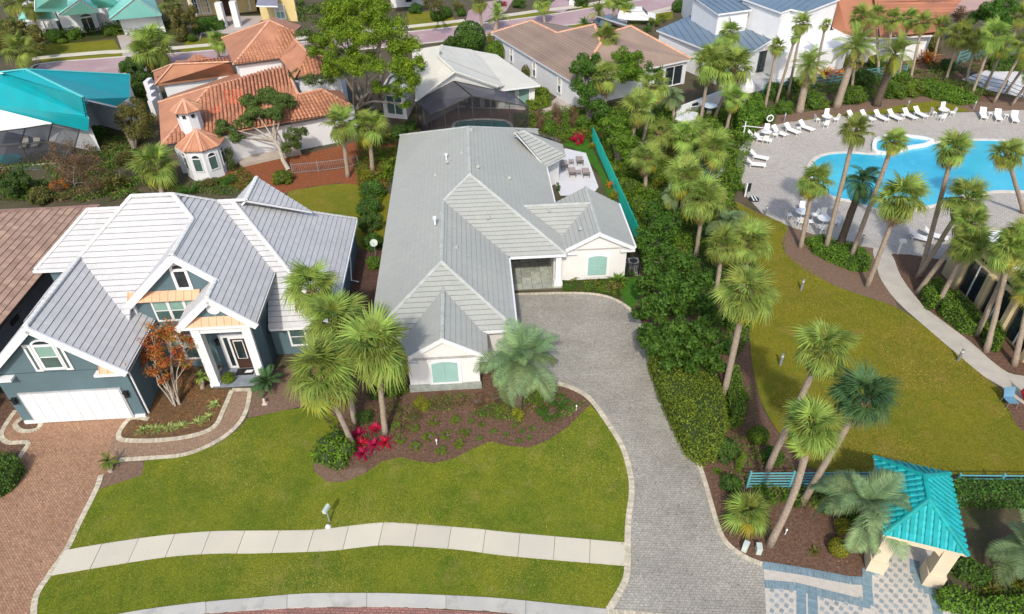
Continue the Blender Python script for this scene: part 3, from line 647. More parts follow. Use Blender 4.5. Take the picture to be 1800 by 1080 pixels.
b = MB(); b.box(W(-15.35, 33.36, 1.32), .92, .06, 2.4, EU, EV); dr = b.build('front_door', door_m, th.root)
b = MB(); b.box(W(-15.35, 33.31, 1.7), .62, .04, 1.5, EU, EV); b.build('glazed_panel', M('door glass frame', (.7, .7, .68), .5), dr)
b = MB(); b.box(W(-15.35, 33.28, 1.7), .5, .03, 1.38, EU, EV); b.build('pane', glass_m, dr)
for a in (-16.0, -15.35, -14.75): b = MB(); b.box(W(a, 33.38, 3.45), .5 if a == -15.35 else .14, .04, .14, EU, EV); b.build('transom_light', glass_m, ds)
b = MB(); b.prism([W(-17.1, 31.75), W(-13.75, 31.75), W(-13.75, 33.5), W(-17.1, 33.5)], 0, .12); b.build('porch_floor', M('blue grey slate', (.22, .25, .28), .6, var=.2, scale=3), th.root)
b = MB(); b.box(W(-15.35, 32.95, .135), 1.1, .6, .03, EU, EV); tag(b.build('doormat', black_m), 'dark doormat in front of the glazed wooden front door', 'doormat')
b = MB(); b.box(W(-15.1, 32.95, .16), .45, .3, .02, EU, EV*.8+EU*.3); tag(b.build('parcel', white_m), 'flat white parcel lying on the dark doormat', 'parcel')
for p in (W(-20.85, 29.5, 1.95), W(-27.15, 29.5, 1.9), W(-16.6, 33.35, 2.3)):
    b = MB(); b.box(p, .18, .18, .32, EU, EV); b.box(p+Vector((0, 0, .22)), .26, .26, .06, EU, EV); b.box(p+EV*.1+Vector((0, 0, .1)), .05, .2, .05, EU, EV); b.build('wall_lamp', black_m, th.root)
th.walls([W(-28.4, 40), W(-27.2, 40), W(-27.2, 44), W(-28.4, 44)], 0, 4.8, slate_m)
# low return roof between garage and entrance
b = MB(); b.slab([W(-20.35, 33.0, 3.55), W(-19.8, 32.9, 3.35), W(-19.8, 34.4, 3.6), W(-20.35, 34.4, 3.85)], .1); b.build('side_roof', tileW_m, th.root)
# ------------------------------------------------------------------ BROWN TILED NEIGHBOUR (left edge)
bh = House('brown_roof_house', 'dark grey walled house under a brown tiled hip roof at the left edge', 'house', W(-36, 38), tileB_m, tileB_m, gutter_m, 'tile', .36, .4, 295)
bu, bv0, bv1, bz = -30.2, 26., 50.2, 3.2; kb = .5
bh.plane(W(bu, bv0, bz), W(bu, bv1, bz), W(bu-8, bv1-8, bz+4), W(bu-8, bv0+8, bz+4)); bh.plane(W(bu, bv1, bz), W(bu-16, bv1, bz), W(bu-8, bv1-8, bz+4)); bh.plane(W(bu, bv0, bz), W(bu-8, bv0+8, bz+4), W(bu-16, bv0, bz))
bh.plane(W(bu-16, bv0, bz), W(bu-8, bv0+8, bz+4), W(bu-8, bv1-8, bz+4), W(bu-16, bv1, bz), style='course')
bh.cap(W(bu, bv1, bz), W(bu-8, bv1-8, bz+4), W(bu-8, bv0+8, bz+4), W(bu, bv0, bz)); bh.finish(.2, .16)
bh.walls([W(bu-.5, bv0+.5), W(bu-.5, bv1-.5), W(bu-15.5, bv1-.5), W(bu-15.5, bv0+.5)], 0, 3.05, slate_m)
b = MB(); b.box(W(bu-.46, 36.9, 2.2), .1, .9, .3, EU, EV); b.build('wall_vent', black_m, bh.root)
# ------------------------------------------------------------------ ENTRY PAVILION (aqua barrel tiles)
pa = Vector((-.315, -.949, 0)); pr_ = Vector((.945, -.327, 0)); pc = Vector((18.62, 19.23, 0))
def PV(a, b_, z): return pc+pr_*a+pa*b_+Vector((0, 0, z))
pv = House('entry_pavilion', 'small cream gate pavilion with four piers and a bright aqua barrel tiled hip roof', 'pavilion', pc, tileAq_m, tileAq_m, pavst_m, 'barrel', .31, .33, 300)
hx, hy, rz2 = 1.68, 2.3, 4.15
c4 = [PV(-hx, -hy, 3), PV(hx, -hy, 3), PV(hx, hy, 3), PV(-hx, hy, 3)]; ra, rb = PV(0, -hy+1.62, rz2), PV(0, hy-1.62, rz2)
pv.plane(c4[0], c4[1], ra); pv.plane(c4[1], c4[2], rb, ra); pv.plane(c4[2], c4[3], rb); pv.plane(c4[3], c4[0], ra, rb)
pv.cap(c4[0], ra, rb, c4[2]); pv.cap(c4[1], ra); pv.cap(c4[3], rb); pv.finish(.14, .13)
for (a, b_) in ((-1.2, 1.78), (1.2, 1.78), (-1.2, -1.78), (1.2, -1.78)):
    b = MB(); b.box(PV(a, b_, 1.35), .62, .72, 2.7, pr_, pa); b.box(PV(a, b_, .45), .78, .88, .9, pr_, pa); b.build('pier', pavst_m, pv.root)
b = MB()
for s_ in (-1, 1): b.box(PV(0, s_*1.82, 2.66), 3.1, .55, .4, pr_, pa); b.box(PV(s_*1.2, 0, 2.655), .5, 3.2, .38, pr_, pa)
b.box(PV(0, 0, 2.84), 3.25, 4.45, .06, pr_, pa); b.build('beam', pavst_m, pv.root)
for s_ in (-1, 1):
    b = MB(); P = [PV(s_*.89, 1.6, 2.48), PV(s_*.89, 2.05, 2.48), PV(s_*.55, 2.05, 2.48), PV(s_*.55, 1.6, 2.48), PV(s_*.89, 1.6, 2.1), PV(s_*.89, 2.05, 2.1)]
    b.add(P, [(0, 1, 2, 3), (0, 4, 5, 1), (1, 5, 2), (0, 3, 4), (4, 3, 2, 5)]); b.build('corner_bracket', pavst_m, pv.root)
# ------------------------------------------------------------------ GROUND
b = MB(); b.add([(-400, -60, 0), (400, -60, 0), (400, 500, 0), (-400, 500, 0)], [(0, 1, 2, 3)]); tag(b.build('ground', soil_m), kind='structure')
lawn_front = [(116, 966), (136, 920), (168, 863), (250, 836), (254, 812), (330, 799), (380, 783), (418, 757), (435, 737), (500, 722), (560, 715), (600, 740), (552, 800), (551, 828), (575, 848), (606, 848), (640, 834), (672, 812), (705, 804), (735, 812), (765, 815), (800, 806), (830, 790), (862, 777), (895, 785), (930, 788), (965, 774), (1000, 750), (1037, 712), (1066, 745), (1092, 788), (1106, 835), (1108, 870), (1103, 910), (1101, 960), (900, 940), (829, 933), (704, 923), (660, 923), (595, 931), (544, 936), (440, 937), (376, 938), (298, 944), (207, 956)]
sheet('lawn', lawn_front, .03, lawn_m, th=.04)
sheet('verge', [(88, 1008), (285, 979), (389, 972), (440, 972), (570, 968), (621, 962), (663, 957), (699, 957), (803, 964), (900, 977), (1101, 994), (1096, 1025), (1067, 1074), (900, 1059), (829, 1054), (699, 1048), (595, 1048), (531, 1049), (460, 1056), (337, 1067), (180, 1100), (60, 1100), (64, 1055)], .03, lawn_m, th=.04)
sheet('front_bed', [(700, 640), (600, 700), (552, 770), (548, 800), (548, 830), (573, 852), (608, 852), (642, 837), (674, 816), (705, 808), (735, 816), (767, 819), (803, 809), (832, 793), (862, 781), (895, 789), (932, 791), (967, 777), (1003, 753), (1041, 712), (1006, 686), (975, 676), (930, 650), (905, 600)], .012, mulch_m, 4)
sheet('bed_tip', [(548, 800), (550, 832), (574, 851), (608, 851), (640, 836), (640, 822), (600, 826), (570, 815)], .017, mulch2_m, 4)
sheet('side_bed', [(440, 690), (436, 735), (500, 722), (560, 708), (560, 640), (470, 650)], .014, mulch2_m)
sheet('crape_bed', [(262, 640), (262, 735), (231, 735), (215, 754), (211, 768), (222, 774), (280, 774), (337, 766), (376, 750), (392, 722), (407, 686), (373, 684), (330, 640)], .045, M('leaf litter', (.2, .11, .045), .95, bump=1, bscale=25, base2=(.09, .055, .03), scale=5, dirt=((.42, .2, .04), 18, .6, .8)), 0)
sheet('drive_corner_bed', [(170, 863), (176, 838), (190, 815), (252, 811), (254, 822), (247, 842), (222, 856)], .02, mulch2_m)
# brown drive and path
sheet('brown_drive', [(-120, 1200), (-140, 700), (40, 690), (262, 690), (262, 742), (231, 737), (214, 754), (208, 768), (216, 776), (209, 809), (170, 850), (138, 920), (118, 966), (88, 1010), (62, 1055), (64, 1130)], .022, browndrive_m)
sheet('brick_path', [(205, 760), (225, 776), (280, 777), (340, 769), (380, 752), (396, 724), (411, 684), (441, 684), (433, 722), (415, 750), (378, 779), (324, 800), (259, 807), (209, 809), (190, 790)], .027, path_m)
sheet('left_bed', [(-60, 700), (28, 700), (28, 722), (8, 750), (3, 768), (16, 780), (48, 780), (41, 797), (10, 855), (-60, 900)], .03, mulch_m)
sheet('small_bed', [(28, 745), (45, 733), (72, 742), (66, 753), (45, 757), (32, 752)], .03, mulch_m)
sheet('grey_drive', [(905, 517), (976, 515), (1036, 516), (1075, 524), (1108, 543), (1126, 569), (1139, 608), (1155, 660), (1183, 719), (1204, 758), (1225, 805), (1240, 847), (1251, 886), (1271, 945), (1305, 976), (1342, 993), (1352, 1180), (1045, 1180), (1060, 1080), (1067, 1072), (1096, 1025), (1101, 996), (1101, 952), (1103, 910), (1108, 870), (1106, 835), (1092, 788), (1066, 745), (1036, 704), (1009, 686), (978, 675), (930, 650), (900, 600)], .025, greydrive_m)
sheet('street', [(-300, 1180), (150, 1094), (340, 1082), (440, 1074), (531, 1069), (699, 1068), (900, 1079), (1075, 1094), (1300, 1110), (1300, 1300), (-300, 1400)], .01, road_m)
def edging(name, pts, wd, pitch, m, z=.05, n=5, close=False):
    P = smooth([tuple(G(x, y)[:2]) for x, y in pts], n, close); b = MB(); acc = 0
    if close: P.append(P[0])
    P = [Vector((x, y, 0)) for x, y in P]; seg = [(P[i+1]-P[i]).length for i in range(len(P)-1)]; tot = sum(seg); s = pitch/2; i = 0; a0 = 0
    while s < tot:
        while i < len(seg)-1 and a0+seg[i] < s: a0 += seg[i]; i += 1
        d = (P[i+1]-P[i]).normalized(); p = P[i]+d*(s-a0); y = Vector((-d.y, d.x, 0))
        b.box(p+Vector((0, 0, z/2+random.uniform(-.003, .003))), pitch-.012, wd, z, d, y); s += pitch
    return tag(b.build(name, m), kind='structure')
edging('drive_border', [(1068, 1076), (1097, 1026), (1103, 994), (1103, 952), (1105, 910), (1110, 870), (1108, 835), (1094, 787), (1068, 744), (1038, 703), (1011, 685), (980, 674)], .3, .13, band_m)
edging('drive_border', [(1066, 1076), (1120, 1081), (1200, 1088), (1290, 1092)], .3, .13, band_m)
edging('drive_border', [(976, 516), (1036, 517), (1075, 525), (1107, 544), (1125, 570), (1138, 608), (1154, 660), (1182, 719), (1203, 758), (1224, 805), (1239, 847), (1250, 886), (1270, 945), (1303, 976), (1340, 993)], .24, .13, band_m)
edging('drive_border', [(905, 518), (976, 516)], .24, .13, band_m)
edging('brown_drive_border', [(62, 1130), (62, 1056), (88, 1010), (118, 966), (140, 920), (169, 862), (178, 836)], .28, .13, band_m)
edging('path_border', [(210, 809), (259, 806), (324, 800), (377, 779), (415, 751), (433, 722), (440, 687)], .26, .13, band_m)
edging('path_border', [(262, 738), (232, 736), (215, 753), (209, 768), (221, 775), (280, 775), (338, 767), (377, 751), (393, 722), (408, 687)], .28, .13, band_m, z=.07)
edging('path_border', [(408, 686), (440, 686)], .26, .13, band_m)
edging('bed_border', [(28, 722), (9, 750), (3, 768), (16, 779), (49, 779), (42, 794), (34, 806)], .28, .13, band_m)
edging('bed_border', [(45, 732), (28, 745), (32, 755), (45, 759), (66, 755), (74, 742)], .28, .13, band_m)
edging('garage_threshold', [(62, 739), (232, 733)], .3, .13, band_m)
def strip(name, top, bot, n, z, m, gap=.015, pname='slab', lean=0):
    T = smooth([tuple(G(x, y)[:2]) for x, y in top], 12); B_ = smooth([tuple(G(x, y)[:2]) for x, y in bot], 12)
    def at(P, t):
        P = [Vector((x, y, 0)) for x, y in P]; L = [0]
        for i in range(len(P)-1): L.append(L[-1]+(P[i+1]-P[i]).length)
        s = t*L[-1]
        for i in range(len(P)-1):
            if L[i+1] >= s-1e-9: return P[i]+(P[i+1]-P[i])*((s-L[i])/max(1e-9, L[i+1]-L[i]))
        return P[-1]
    ba = MB(); ba.prism([tuple(at(T, i/40)[:2]) for i in range(41)]+[tuple(at(B_, 1-i/40)[:2]) for i in range(41)], 0, z-.02, cap0=False)
    root = tag(ba.build(name, joint_m), kind='structure')
    for i in range(n):
        e = gap/2/6*1.2/1; a, c = i/n+e*.3, (i+1)/n-e*.3
        q = MB(); q.prism([tuple(at(T, a+(c-a)*j/4)[:2]) for j in range(5)]+[tuple(at(B_, c-(c-a)*j/4)[:2]) for j in range(5)], 0, z+random.uniform(-.004, .004), cap0=False); q.build(pname, m, root)
    return root
concs = M('pale concrete', (.6, .55, .43), .85, base2=(.54, .5, .41), scale=.4, bump=.25, bscale=60, orand=.05, dirt=((.44, .42, .36), 2.5, .6, .5))
strip('sidewalk', [(114, 968.5), (207, 953), (298, 941), (376, 935), (440, 934), (544, 933), (595.6, 928), (660, 920.5), (704.5, 920.5), (829, 930), (900, 937.5), (1100, 955)], [(91, 1012.6), (285, 981.5), (389, 974), (440, 974), (570, 970), (621.5, 964.6), (663, 960), (699, 960), (803, 967), (900, 979), (1100, 996)], 16, .05, concs)
strip('kerb', [(60, 1112), (213, 1080), (337, 1062), (460, 1051), (531, 1045), (595, 1044), (699, 1044.5), (829, 1050), (900, 1055), (1067, 1072)], [(60, 1135), (213, 1100), (337, 1082), (440, 1074), (531, 1069), (595, 1068), (699, 1068), (829, 1073), (900, 1079), (1067, 1098)], 7, .07, M('kerb', (.52, .5, .43), .85, base2=(.42, .41, .38), scale=.7, orand=.06, dirt=((.27, .27, .26), 1., .52, .8)), pname='kerb_stone')
# grass between the rear gardens
sheet('rear_lawn', [(505, 345), (544, 331), (596, 324), (637, 327), (690, 345), (700, 420), (640, 440), (600, 400)], .03, lawn2_m, 3, th=.03)
sheet('pine_straw_bed', [(390, 300), (520, 275), (625, 250), (700, 250), (680, 330), (637, 326), (596, 322), (544, 329), (512, 338), (460, 345), (380, 320)], .014, straw_m)
sheet('gap_bed', [(640, 400), (700, 380), (690, 560), (600, 600), (612, 470)], .016, M('dark mulch', (.13, .07, .05), .95, bump=1, base2=(.08, .045, .035), scale=3))  # darker brown mulch in the gap between the houses
sheet('turf_strip', [(985, 255), (1030, 240), (1075, 330), (1100, 400), (1110, 425), (1090, 400), (1050, 300), (1010, 262)], .03, turf_m)
sheet('turf_patch', [(1090, 512), (1100, 492), (1123, 486), (1124, 520), (1116, 540), (1108, 542), (1094, 527)], .03, turf_m)
sheet('entry_bed', [(960, 480), (1125, 470), (1126, 490), (1100, 494), (1090, 527), (1060, 519), (990, 513)], .012, cover_m)
sheet('right_bed', [(1108, 543), (1128, 470), (1285, 350), (1384, 398), (1335, 480), (1325, 640), (1340, 720), (1374, 768), (1440, 828), (1540, 828), (1535, 1020), (1496, 1019), (1405, 1002), (1342, 993), (1303, 976), (1270, 945), (1250, 886), (1224, 805), (1182, 719), (1154, 660), (1138, 608)], .008, mulch_m)
sheet('woodland_floor', [(985, 250), (1060, 180), (1340, 190), (1300, 330), (1285, 355), (1130, 470), (1080, 330)], .01, cover_m)
# park lawn, beds and path on the right
sheet('park_lawn', [(1285, 356), (1335, 377), (1384, 398), (1374, 421), (1381, 447), (1418, 478), (1470, 504), (1521, 522), (1573, 540), (1625, 574), (1682, 623), (1729, 662), (1760, 688), (1762, 705), (1785, 745), (1830, 790), (1900, 832), (1540, 832), (1440, 828), (1400, 800), (1374, 768), (1340, 711), (1322, 640), (1318, 560), (1330, 480), (1315, 430)], .03, lawn2_m, 3, th=.03)
sheet('palm_bed', [(1384, 396), (1420, 411), (1535, 436), (1552, 462), (1549, 493), (1572, 525), (1578, 543), (1521, 524), (1470, 506), (1418, 480), (1381, 449), (1373, 421)], .02, mulch2_m)
sheet('clubhouse_bed', [(1566, 447), (1640, 452), (1665, 470), (1800, 640), (1900, 760), (1900, 830), (1830, 800), (1785, 745), (1764, 705), (1766, 690), (1800, 664), (1760, 649), (1703, 600), (1651, 561), (1620, 535), (1584, 488)], .016, mulch_m)
sheet('garden_path', [(1535, 437), (1566, 447), (1584, 488), (1620, 535), (1651, 561), (1703, 600), (1760, 649), (1800, 662), (1900, 672), (1900, 760), (1800, 712), (1765, 683), (1729, 662), (1682, 623), (1625, 574), (1576, 530), (1549, 493), (1541, 470)], .04, M('path concrete', (.5, .46, .39), .85, base2=(.4, .37, .32), scale=1, dirt=((.3, .27, .23), 3, .55, .5)), 3, th=.03)
sheet('pool_deck', [(1294, 290), (1300, 262), (1318, 240), (1345, 224), (1388, 215), (1464, 206), (1532, 202), (1600, 199), (1703, 198), (1800, 194), (2100, 190), (2100, 600), (1800, 470), (1700, 462), (1640, 455), (1600, 448), (1562, 446), (1535, 437), (1470, 426), (1425, 411), (1384, 397), (1340, 376), (1312, 345)], .03, deck_m, th=.03)
sheet('grass_strip', [(1386, 216), (1464, 203), (1532, 196), (1589, 184), (1643, 178), (1680, 186), (1705, 197), (1600, 199), (1532, 202), (1464, 206)], .034, lawn2_m)
sheet('mulch_strip', [(1330, 236), (1350, 205), (1400, 200), (1500, 184), (1580, 172), (1640, 170), (1720, 180), (1800, 180), (1800, 195), (1703, 198), (1680, 187), (1643, 179), (1589, 185), (1532, 197), (1464, 204), (1386, 217)], .028, mulch2_m)
# big pool
pool = [(1425, 288), (1438, 277), (1458, 271), (1493, 269), (1535, 272), (1560, 270), (1600, 262), (1645, 252), (1700, 247), (1765, 248), (1850, 258), (1950, 290), (1950, 330), (1800, 338), (1755, 338), (1700, 345), (1661, 357), (1633, 365), (1580, 370), (1534, 368), (1500, 356), (1480, 352), (1460, 346), (1441, 333), (1428, 318), (1421, 302)]
PW = smooth([tuple(G(x, y)[:2]) for x, y in pool], 4, True)
sheet('pool_basin', pool, .036, M('pool tile', (.3, .6, .7), .5), 4)
b = MB(); b.prism(PW, .03, .042, cap0=False); tag(b.build('pool_water', water_m), kind='structure')
edging('pool_coping', pool, .38, .42, M('coping', (.62, .57, .5), .8, var=.08, attr=.08), .09, 4, True)
isl = [(1537, 253), (1545, 246), (1570, 242), (1599, 243), (1622, 246), (1637, 251), (1625, 258), (1600, 262), (1580, 268), (1555, 272), (1537, 268)]
sheet('spa_water', isl, .09, water_m, 3, th=.05); edging('spa_coping', isl, .4, .42, white_m, .3, 4, True)
sheet('wading_pool', [(1232, 297), (1245, 290), (1262, 291), (1268, 300), (1258, 309), (1240, 309)], .05, water_m, 4); edging('wading_coping', [(1230, 297), (1245, 288), (1264, 289), (1270, 300), (1259, 311), (1238, 311)], .5, .4, white_m, .12, 4, True)
# entry plaza with blue bands and little diamond insets
plaza = [(1340, 992), (1405, 1002), (1496, 1019), (1518, 1020), (1519, 1000), (1555, 985), (1570, 940), (1640, 900), (1680, 940), (1620, 1010), (1648, 1044), (1656, 1060), (1713, 1080), (1760, 1110), (1800, 1200), (1350, 1200)]
sheet('entry_plaza', plaza, .02, pinkp_m)
def band(pts, wd=.42): return edging('plaza_band', pts, wd, .14, bluep_m, .03, 1)
for pts in ([(1340, 994), (1405, 1004), (1496, 1021), (1520, 1022)], [(1343, 1027), (1400, 1032), (1460, 1047), (1530, 1064)], [(1524, 1003), (1524, 1030), (1527, 1064)], [(1408, 1036), (1409, 1120)], [(1428, 1040), (1430, 1120)], [(1607, 985), (1608, 1010), (1622, 1036), (1646, 1042)], [(1640, 1043), (1648, 1075), (1652, 1120)], [(1520, 1006), (1556, 1002)]): band(pts)
dia = [(1352, 1038, 1400, 1110), (1440, 1052, 1520, 1110), (1536, 1012, 1636, 1110), (1560, 985, 1600, 1008)]
ins = M('grey inset paver', (.26, .3, .31), .85, var=.15, orand=.15); par = bpy.data.objects['entry_plaza']; db = MB()
db.box((0, 0, 0), .2, .17, .012, (.6, .8, 0)); dm = db.mesh('inset', ins); cnt = 0
for (x0, y0, x1, y1) in dia:
    y = y0; r = 0
    while y < y1:
        x = x0+5+(8.5 if r % 2 else 0)
        while x < x1-3:
            o = bpy.data.objects.new('inset_paver', dm); COL.objects.link(o); o.parent = par; o.location = G(x, y, .026); x += 17; cnt += 1
        y += 9; r += 1
# street at the back, pavements, verges, drives
sheet('back_street', [(-200, 165), (55, 125), (72, 113), (200, 102), (216, 101), (318, 94), (500, 78), (732, 55.6), (818, 45.5), (898, 35), (948, 29.6), (1021, 18), (1070, 12), (1133, 0), (1250, -22), (1500, -60), (1560, -35), (1300, 0), (1183, 19), (1105, 31), (969, 48), (840, 66), (740, 77), (500, 98), (215, 130), (55, 148), (-200, 190)], .012, farroad_m)
def line(name, pts, wd, m, z=.03):
    P = smooth([tuple(G(x, y)[:2]) for x, y in pts], 5); b = MB(); P = [Vector((x, y, 0)) for x, y in P]; a = []; c = []
    for i, p in enumerate(P):
        d = (P[min(i+1, len(P)-1)]-P[max(i-1, 0)]).normalized(); n = Vector((-d.y, d.x, 0))*wd/2; a.append((p+n)[:2]); c.append((p-n)[:2])
    b.prism(a+c[::-1], 0, z, cap0=False); return tag(b.build(name, m), kind='structure')
line('back_kerb', [(55, 124), (72, 112.5), (200, 101.5), (318, 93.5), (500, 77), (732, 55), (818, 45), (948, 29), (1021, 17.5), (1133, -.5)], .35, conc_m, .06)
line('back_kerb', [(215, 130.5), (500, 98.5), (740, 77.5), (969, 48.5), (1105, 31.5), (1183, 19.5), (1300, .5)], .35, conc_m, .06)
line('back_pavement', [(40, 109), (72, 102), (180, 92.5), (216, 91), (318, 84), (364, 80), (500, 70), (719, 47.5), (817, 36.5)], 1.4, concs, .05)
line('back_pavement', [(880, 28.5), (899, 26.5), (948, 19.5), (1008, 13), (1050, 6), (1100, -5)], 1.4, concs, .05)
line('back_pavement', [(1105, 33), (1130, 27), (1183, 13)], 1.2, concs, .05)
for P in ([(30, 103), (60, 82), (200, 70), (212, 89), (72, 100)], [(72, 105), (214, 94), (216, 100), (75, 112)], [(318, 86), (330, 72), (400, 62), (520, 60), (520, 76), (318, 93)], [(715, 22), (790, 20), (800, 36), (717, 47)], [(720, 49), (817, 38), (818, 44.5), (732, 54.5)], [(895, 31), (948, 21), (982, 22), (975, 26), (898, 34.5)], [(1010, 16), (1070, 2), (1133, -8), (1133, -1), (1070, 11), (1021, 17)], [(985, 50), (1050, 36), (1105, 32), (1183, 20), (1183, 34), (1080, 50), (1000, 52)]):
    sheet('far_lawn', P, .032, lawn2_m)
sheet('far_drive', [(205, 62), (262, 62), (240, 100), (216, 101), (214, 88)], .04, M('far pavers', (.47, .4, .36), .9, base2=(.4, .35, .32), scale=.4))
sheet('far_drive', [(355, 48), (390, 30), (470, 28), (450, 45), (440, 60), (355, 60), (350, 75)], .04, MATS['far pavers']); sheet('far_drive', [(817, 45), (823, 20), (850, 5), (905, -5), (890, 20), (850, 40)], .04, farroad_m)
sheet('far_drive', [(950, 20), (985, -5), (1010, 8), (1008, 12), (990, 22)], .042, farroad_m)
sheet('far_bed', [(-100, 80), (40, 20), (330, 40), (318, 66), (200, 66), (40, 90), (-60, 120)], .02, cover_m)
sheet('side_street', [(1560, -60), (1900, -60), (1790, 0), (1700, 22), (1640, 28), (1600, 0)], .03, M('side street brick', (.5, .33, .27), .9, base2=(.42, .27, .23), scale=.2))
sheet('white_terrace', [(982, 266), (994, 262), (1030, 270), (1052, 330), (1040, 345), (985, 345), (965, 300)], .05, M('white terrace', (.68, .67, .69), .7, base2=(.6, .6, .62), scale=2))
sheet('utility_pad', [(1100, 462), (1126, 462), (1124, 485), (1108, 485)], .04, conc_m)
sheet('lane', [(940, 205), (980, 170), (1010, 182), (1000, 195), (960, 212)], .03, MATS['far pavers'])
sheet('tennis_apron', [(1690, 140), (1730, 125), (1800, 112), (1900, 110), (1900, 190), (1800, 172), (1740, 160)], .03, M('white apron', (.62, .6, .6), .8))
sheet('upper_bed', [(1600, 120), (1640, 100), (1760, 95), (1760, 122), (1700, 135), (1720, 160), (1800, 178), (1800, 196), (1690, 180), (1600, 165)], .02, mulch_m)
# ------------------------------------------------------------------ BACKGROUND HOUSES (corner = bearing in the survey + height)
def on_slope(A_, B_, k, px, py, side):
    """point of the roof plane that rises with slope k from the eave A-B, seen at the given bearing"""
    d = (B_-A_); d.z = 0; d.normalize(); n = Vector((-d.y, d.x, 0))*side
    lo, hi = A_.z, A_.z+12
    for _ in range(50):
        m = (lo+hi)/2; p = G(px, py, m)
        if A_.z+k*(p-A_).dot(n) > m: lo = m
        else: hi = m
    return G(px, py, (lo+hi)/2)
def body(h, pts, z1, m, inset=0.): return h.walls([p for p in pts], 0, z1, m)
def inset(P, d):
    c = sum(P, Vector())/len(P); return [p+(c-p).normalized()*d for p in P]
def bwin(root, p0, p1, z0, hh, cols=1, rows=2, gm=(None,), fm=None, arch=False, fw=.1, name='window'):
    d = (p1-p0); d.z = 0; L = d.length; d.normalize(); n = Vector((d.y, -d.x, 0))
    return window(root, Vector((p0.x, p0.y, z0)), d, n, L, hh, cols, rows, fw, gm=gm, fm=fm, arch=arch, name=name, proud=.12, bar=.07)
def lerp(a, b_, t): return a+(b_-a)*t
def plane3(a, b_, c, px, py, up=0.):
    n = (b_-a).cross(c-a); o = Vector((0, 0, H)); d = G(px, py, 0)-o; return o+d*((a-o).dot(n)/d.dot(n))+Vector((0, 0, up))
# tan roofed white house
A_, B_, C_ = G(864, 58, 3), G(1010, 147, 3), G(1216, 104, 3); D_ = A_+(C_-B_)
h = House('tan_roof_house', 'long white house with a broad tan tiled roof beside the back street', 'house', (A_+C_)/2*Vector((1, 1, 0)) if False else Vector(((A_+C_).x/2, (A_+C_).y/2, 0)), tileK_m, tileT2_m, whitew_m, 'course', .34, .34)
k1 = .42
T_ = on_slope(A_, B_, k1, 934, 36.5, 1 if (C_-A_).dot(Vector((-(B_-A_).y, (B_-A_).x, 0))) > 0 else -1); sd = 1 if (C_-A_).dot(Vector((-(B_-A_).y, (B_-A_).x, 0))) > 0 else -1
N_ = on_slope(A_, B_, k1, 979, 58, sd); S_ = on_slope(A_, B_, k1, 1045, 43, sd); P_ = on_slope(A_, B_, k1, 1056, 76, sd)
sd2 = 1 if (A_-C_).dot(Vector((-(C_-B_).y, (C_-B_).x, 0))) > 0 else -1
Q_ = on_slope(B_, C_, k1, 1109, 46, sd2); Q2 = on_slope(B_, C_, k1, 1062, 60, sd2)
h.plane(A_, B_, P_, S_, N_, T_); h.plane(B_, C_, Q_, Q2, P_); h.plane(C_, D_, Q_); h.plane(T_, A_, T_+(D_-A_)*.25-Vector((0, 0, T_.z-3))); h.plane(T_, N_, T_+(D_-A_)*.4-Vector((0, 0, T_.z-3)))
h.plane(P_, Q2, S_)
h.cap(A_, T_, N_, S_, P_, B_); h.cap(C_, Q_, Q2, P_); h.finish(.2, .2)
W4 = inset([A_, B_, C_, D_], .5); h.walls(W4[:3]+[G(x, y, 2.85) for x, y in ((1116, 60), (1045, 52), (979, 68), (934, 44))], 0, 2.85, whitew_m)
for t0 in (.22, .52, .82): p = lerp(W4[0], W4[1], t0); q = p+(W4[1]-W4[0]).normalized()*.7; bwin(h.root, p, q, .7, 1.7, 1, 2, gm=(glassd_m, conc_m), fw=.08)
p = lerp(W4[1], W4[2], .8); q = lerp(W4[1], W4[2], .96); bwin(h.root, p, q, .2, 2.2, 2, 1, gm=(glass_m,))
p = lerp(W4[1], W4[2], .71); q = lerp(W4[1], W4[2], .78); bwin(h.root, p, q, .5, 1.8, 1, 2, gm=(glassd_m,))
# cream roofed house
A_, B_, C_, D2 = G(730.5, 177.6, 3), G(800, 126.7, 5.9), G(874, 152.6, 3.6), G(950, 150, 3); E_ = G(724, 86, 3)
h = House('cream_roof_house', 'cream tiled house with white walls and a dark screened pool cage', 'house', Vector((-3, 76, 0)), tileC_m, tileC_m, white_m, 'course', .34, .36)
Rb = G(771, 100, 6.3); Rt = G(776, 80, 6.2); M1 = G(829.6, 87.8, 5.6); M2 = G(873, 96, 4.9); Ev = G(884, 157, 3.1)
Qr = plane3(B_, Rb, C_, 897, 149); Mq = plane3(B_, Rb, C_, 830, 88); Rq = plane3(B_, Rb, C_, 777, 80); M2 = plane3(D2, G(885, 158, 3), Mq-Vector((0, 0, .3)), 873, 96); M1 = plane3(D2, G(885, 158, 3), Mq-Vector((0, 0, .3)), 828, 88)
h.plane(plane3(A_, B_, Rb, 724, 88), A_, B_, Rb, plane3(A_, B_, Rb, 774, 80)); h.plane(B_, C_, Qr, Mq, Rq, Rb); h.plane(M1, M2, D2, G(885, 158, 3), plane3(D2, G(885, 158, 3), Mq, 860, 152))
h.cap(A_, B_, C_, Qr); h.cap(B_, Rb, Rq); h.finish(.18, .18)
wl = [A_+Vector((.5, .6, 0)), G(800, 150, 3)+Vector((0, 1, 0)), D2+Vector((-.6, .5, 0)), G(868, 104, 3), E_+Vector((.6, -.8, 0))]; h.walls(wl, 0, 2.8, cream_m)
b = MB(); P = [A_+Vector((.3, .25, -.1)), B_+Vector((0, .3, -.15)), C_+Vector((-.3, .25, -.1)), C_+Vector((-.3, .25, -.9))]; P[3].z = 2.7; P.append(Vector((A_.x+.3, A_.y+.25, 2.7))); Qq = [p+Vector((0, .25, 0)) for p in P]
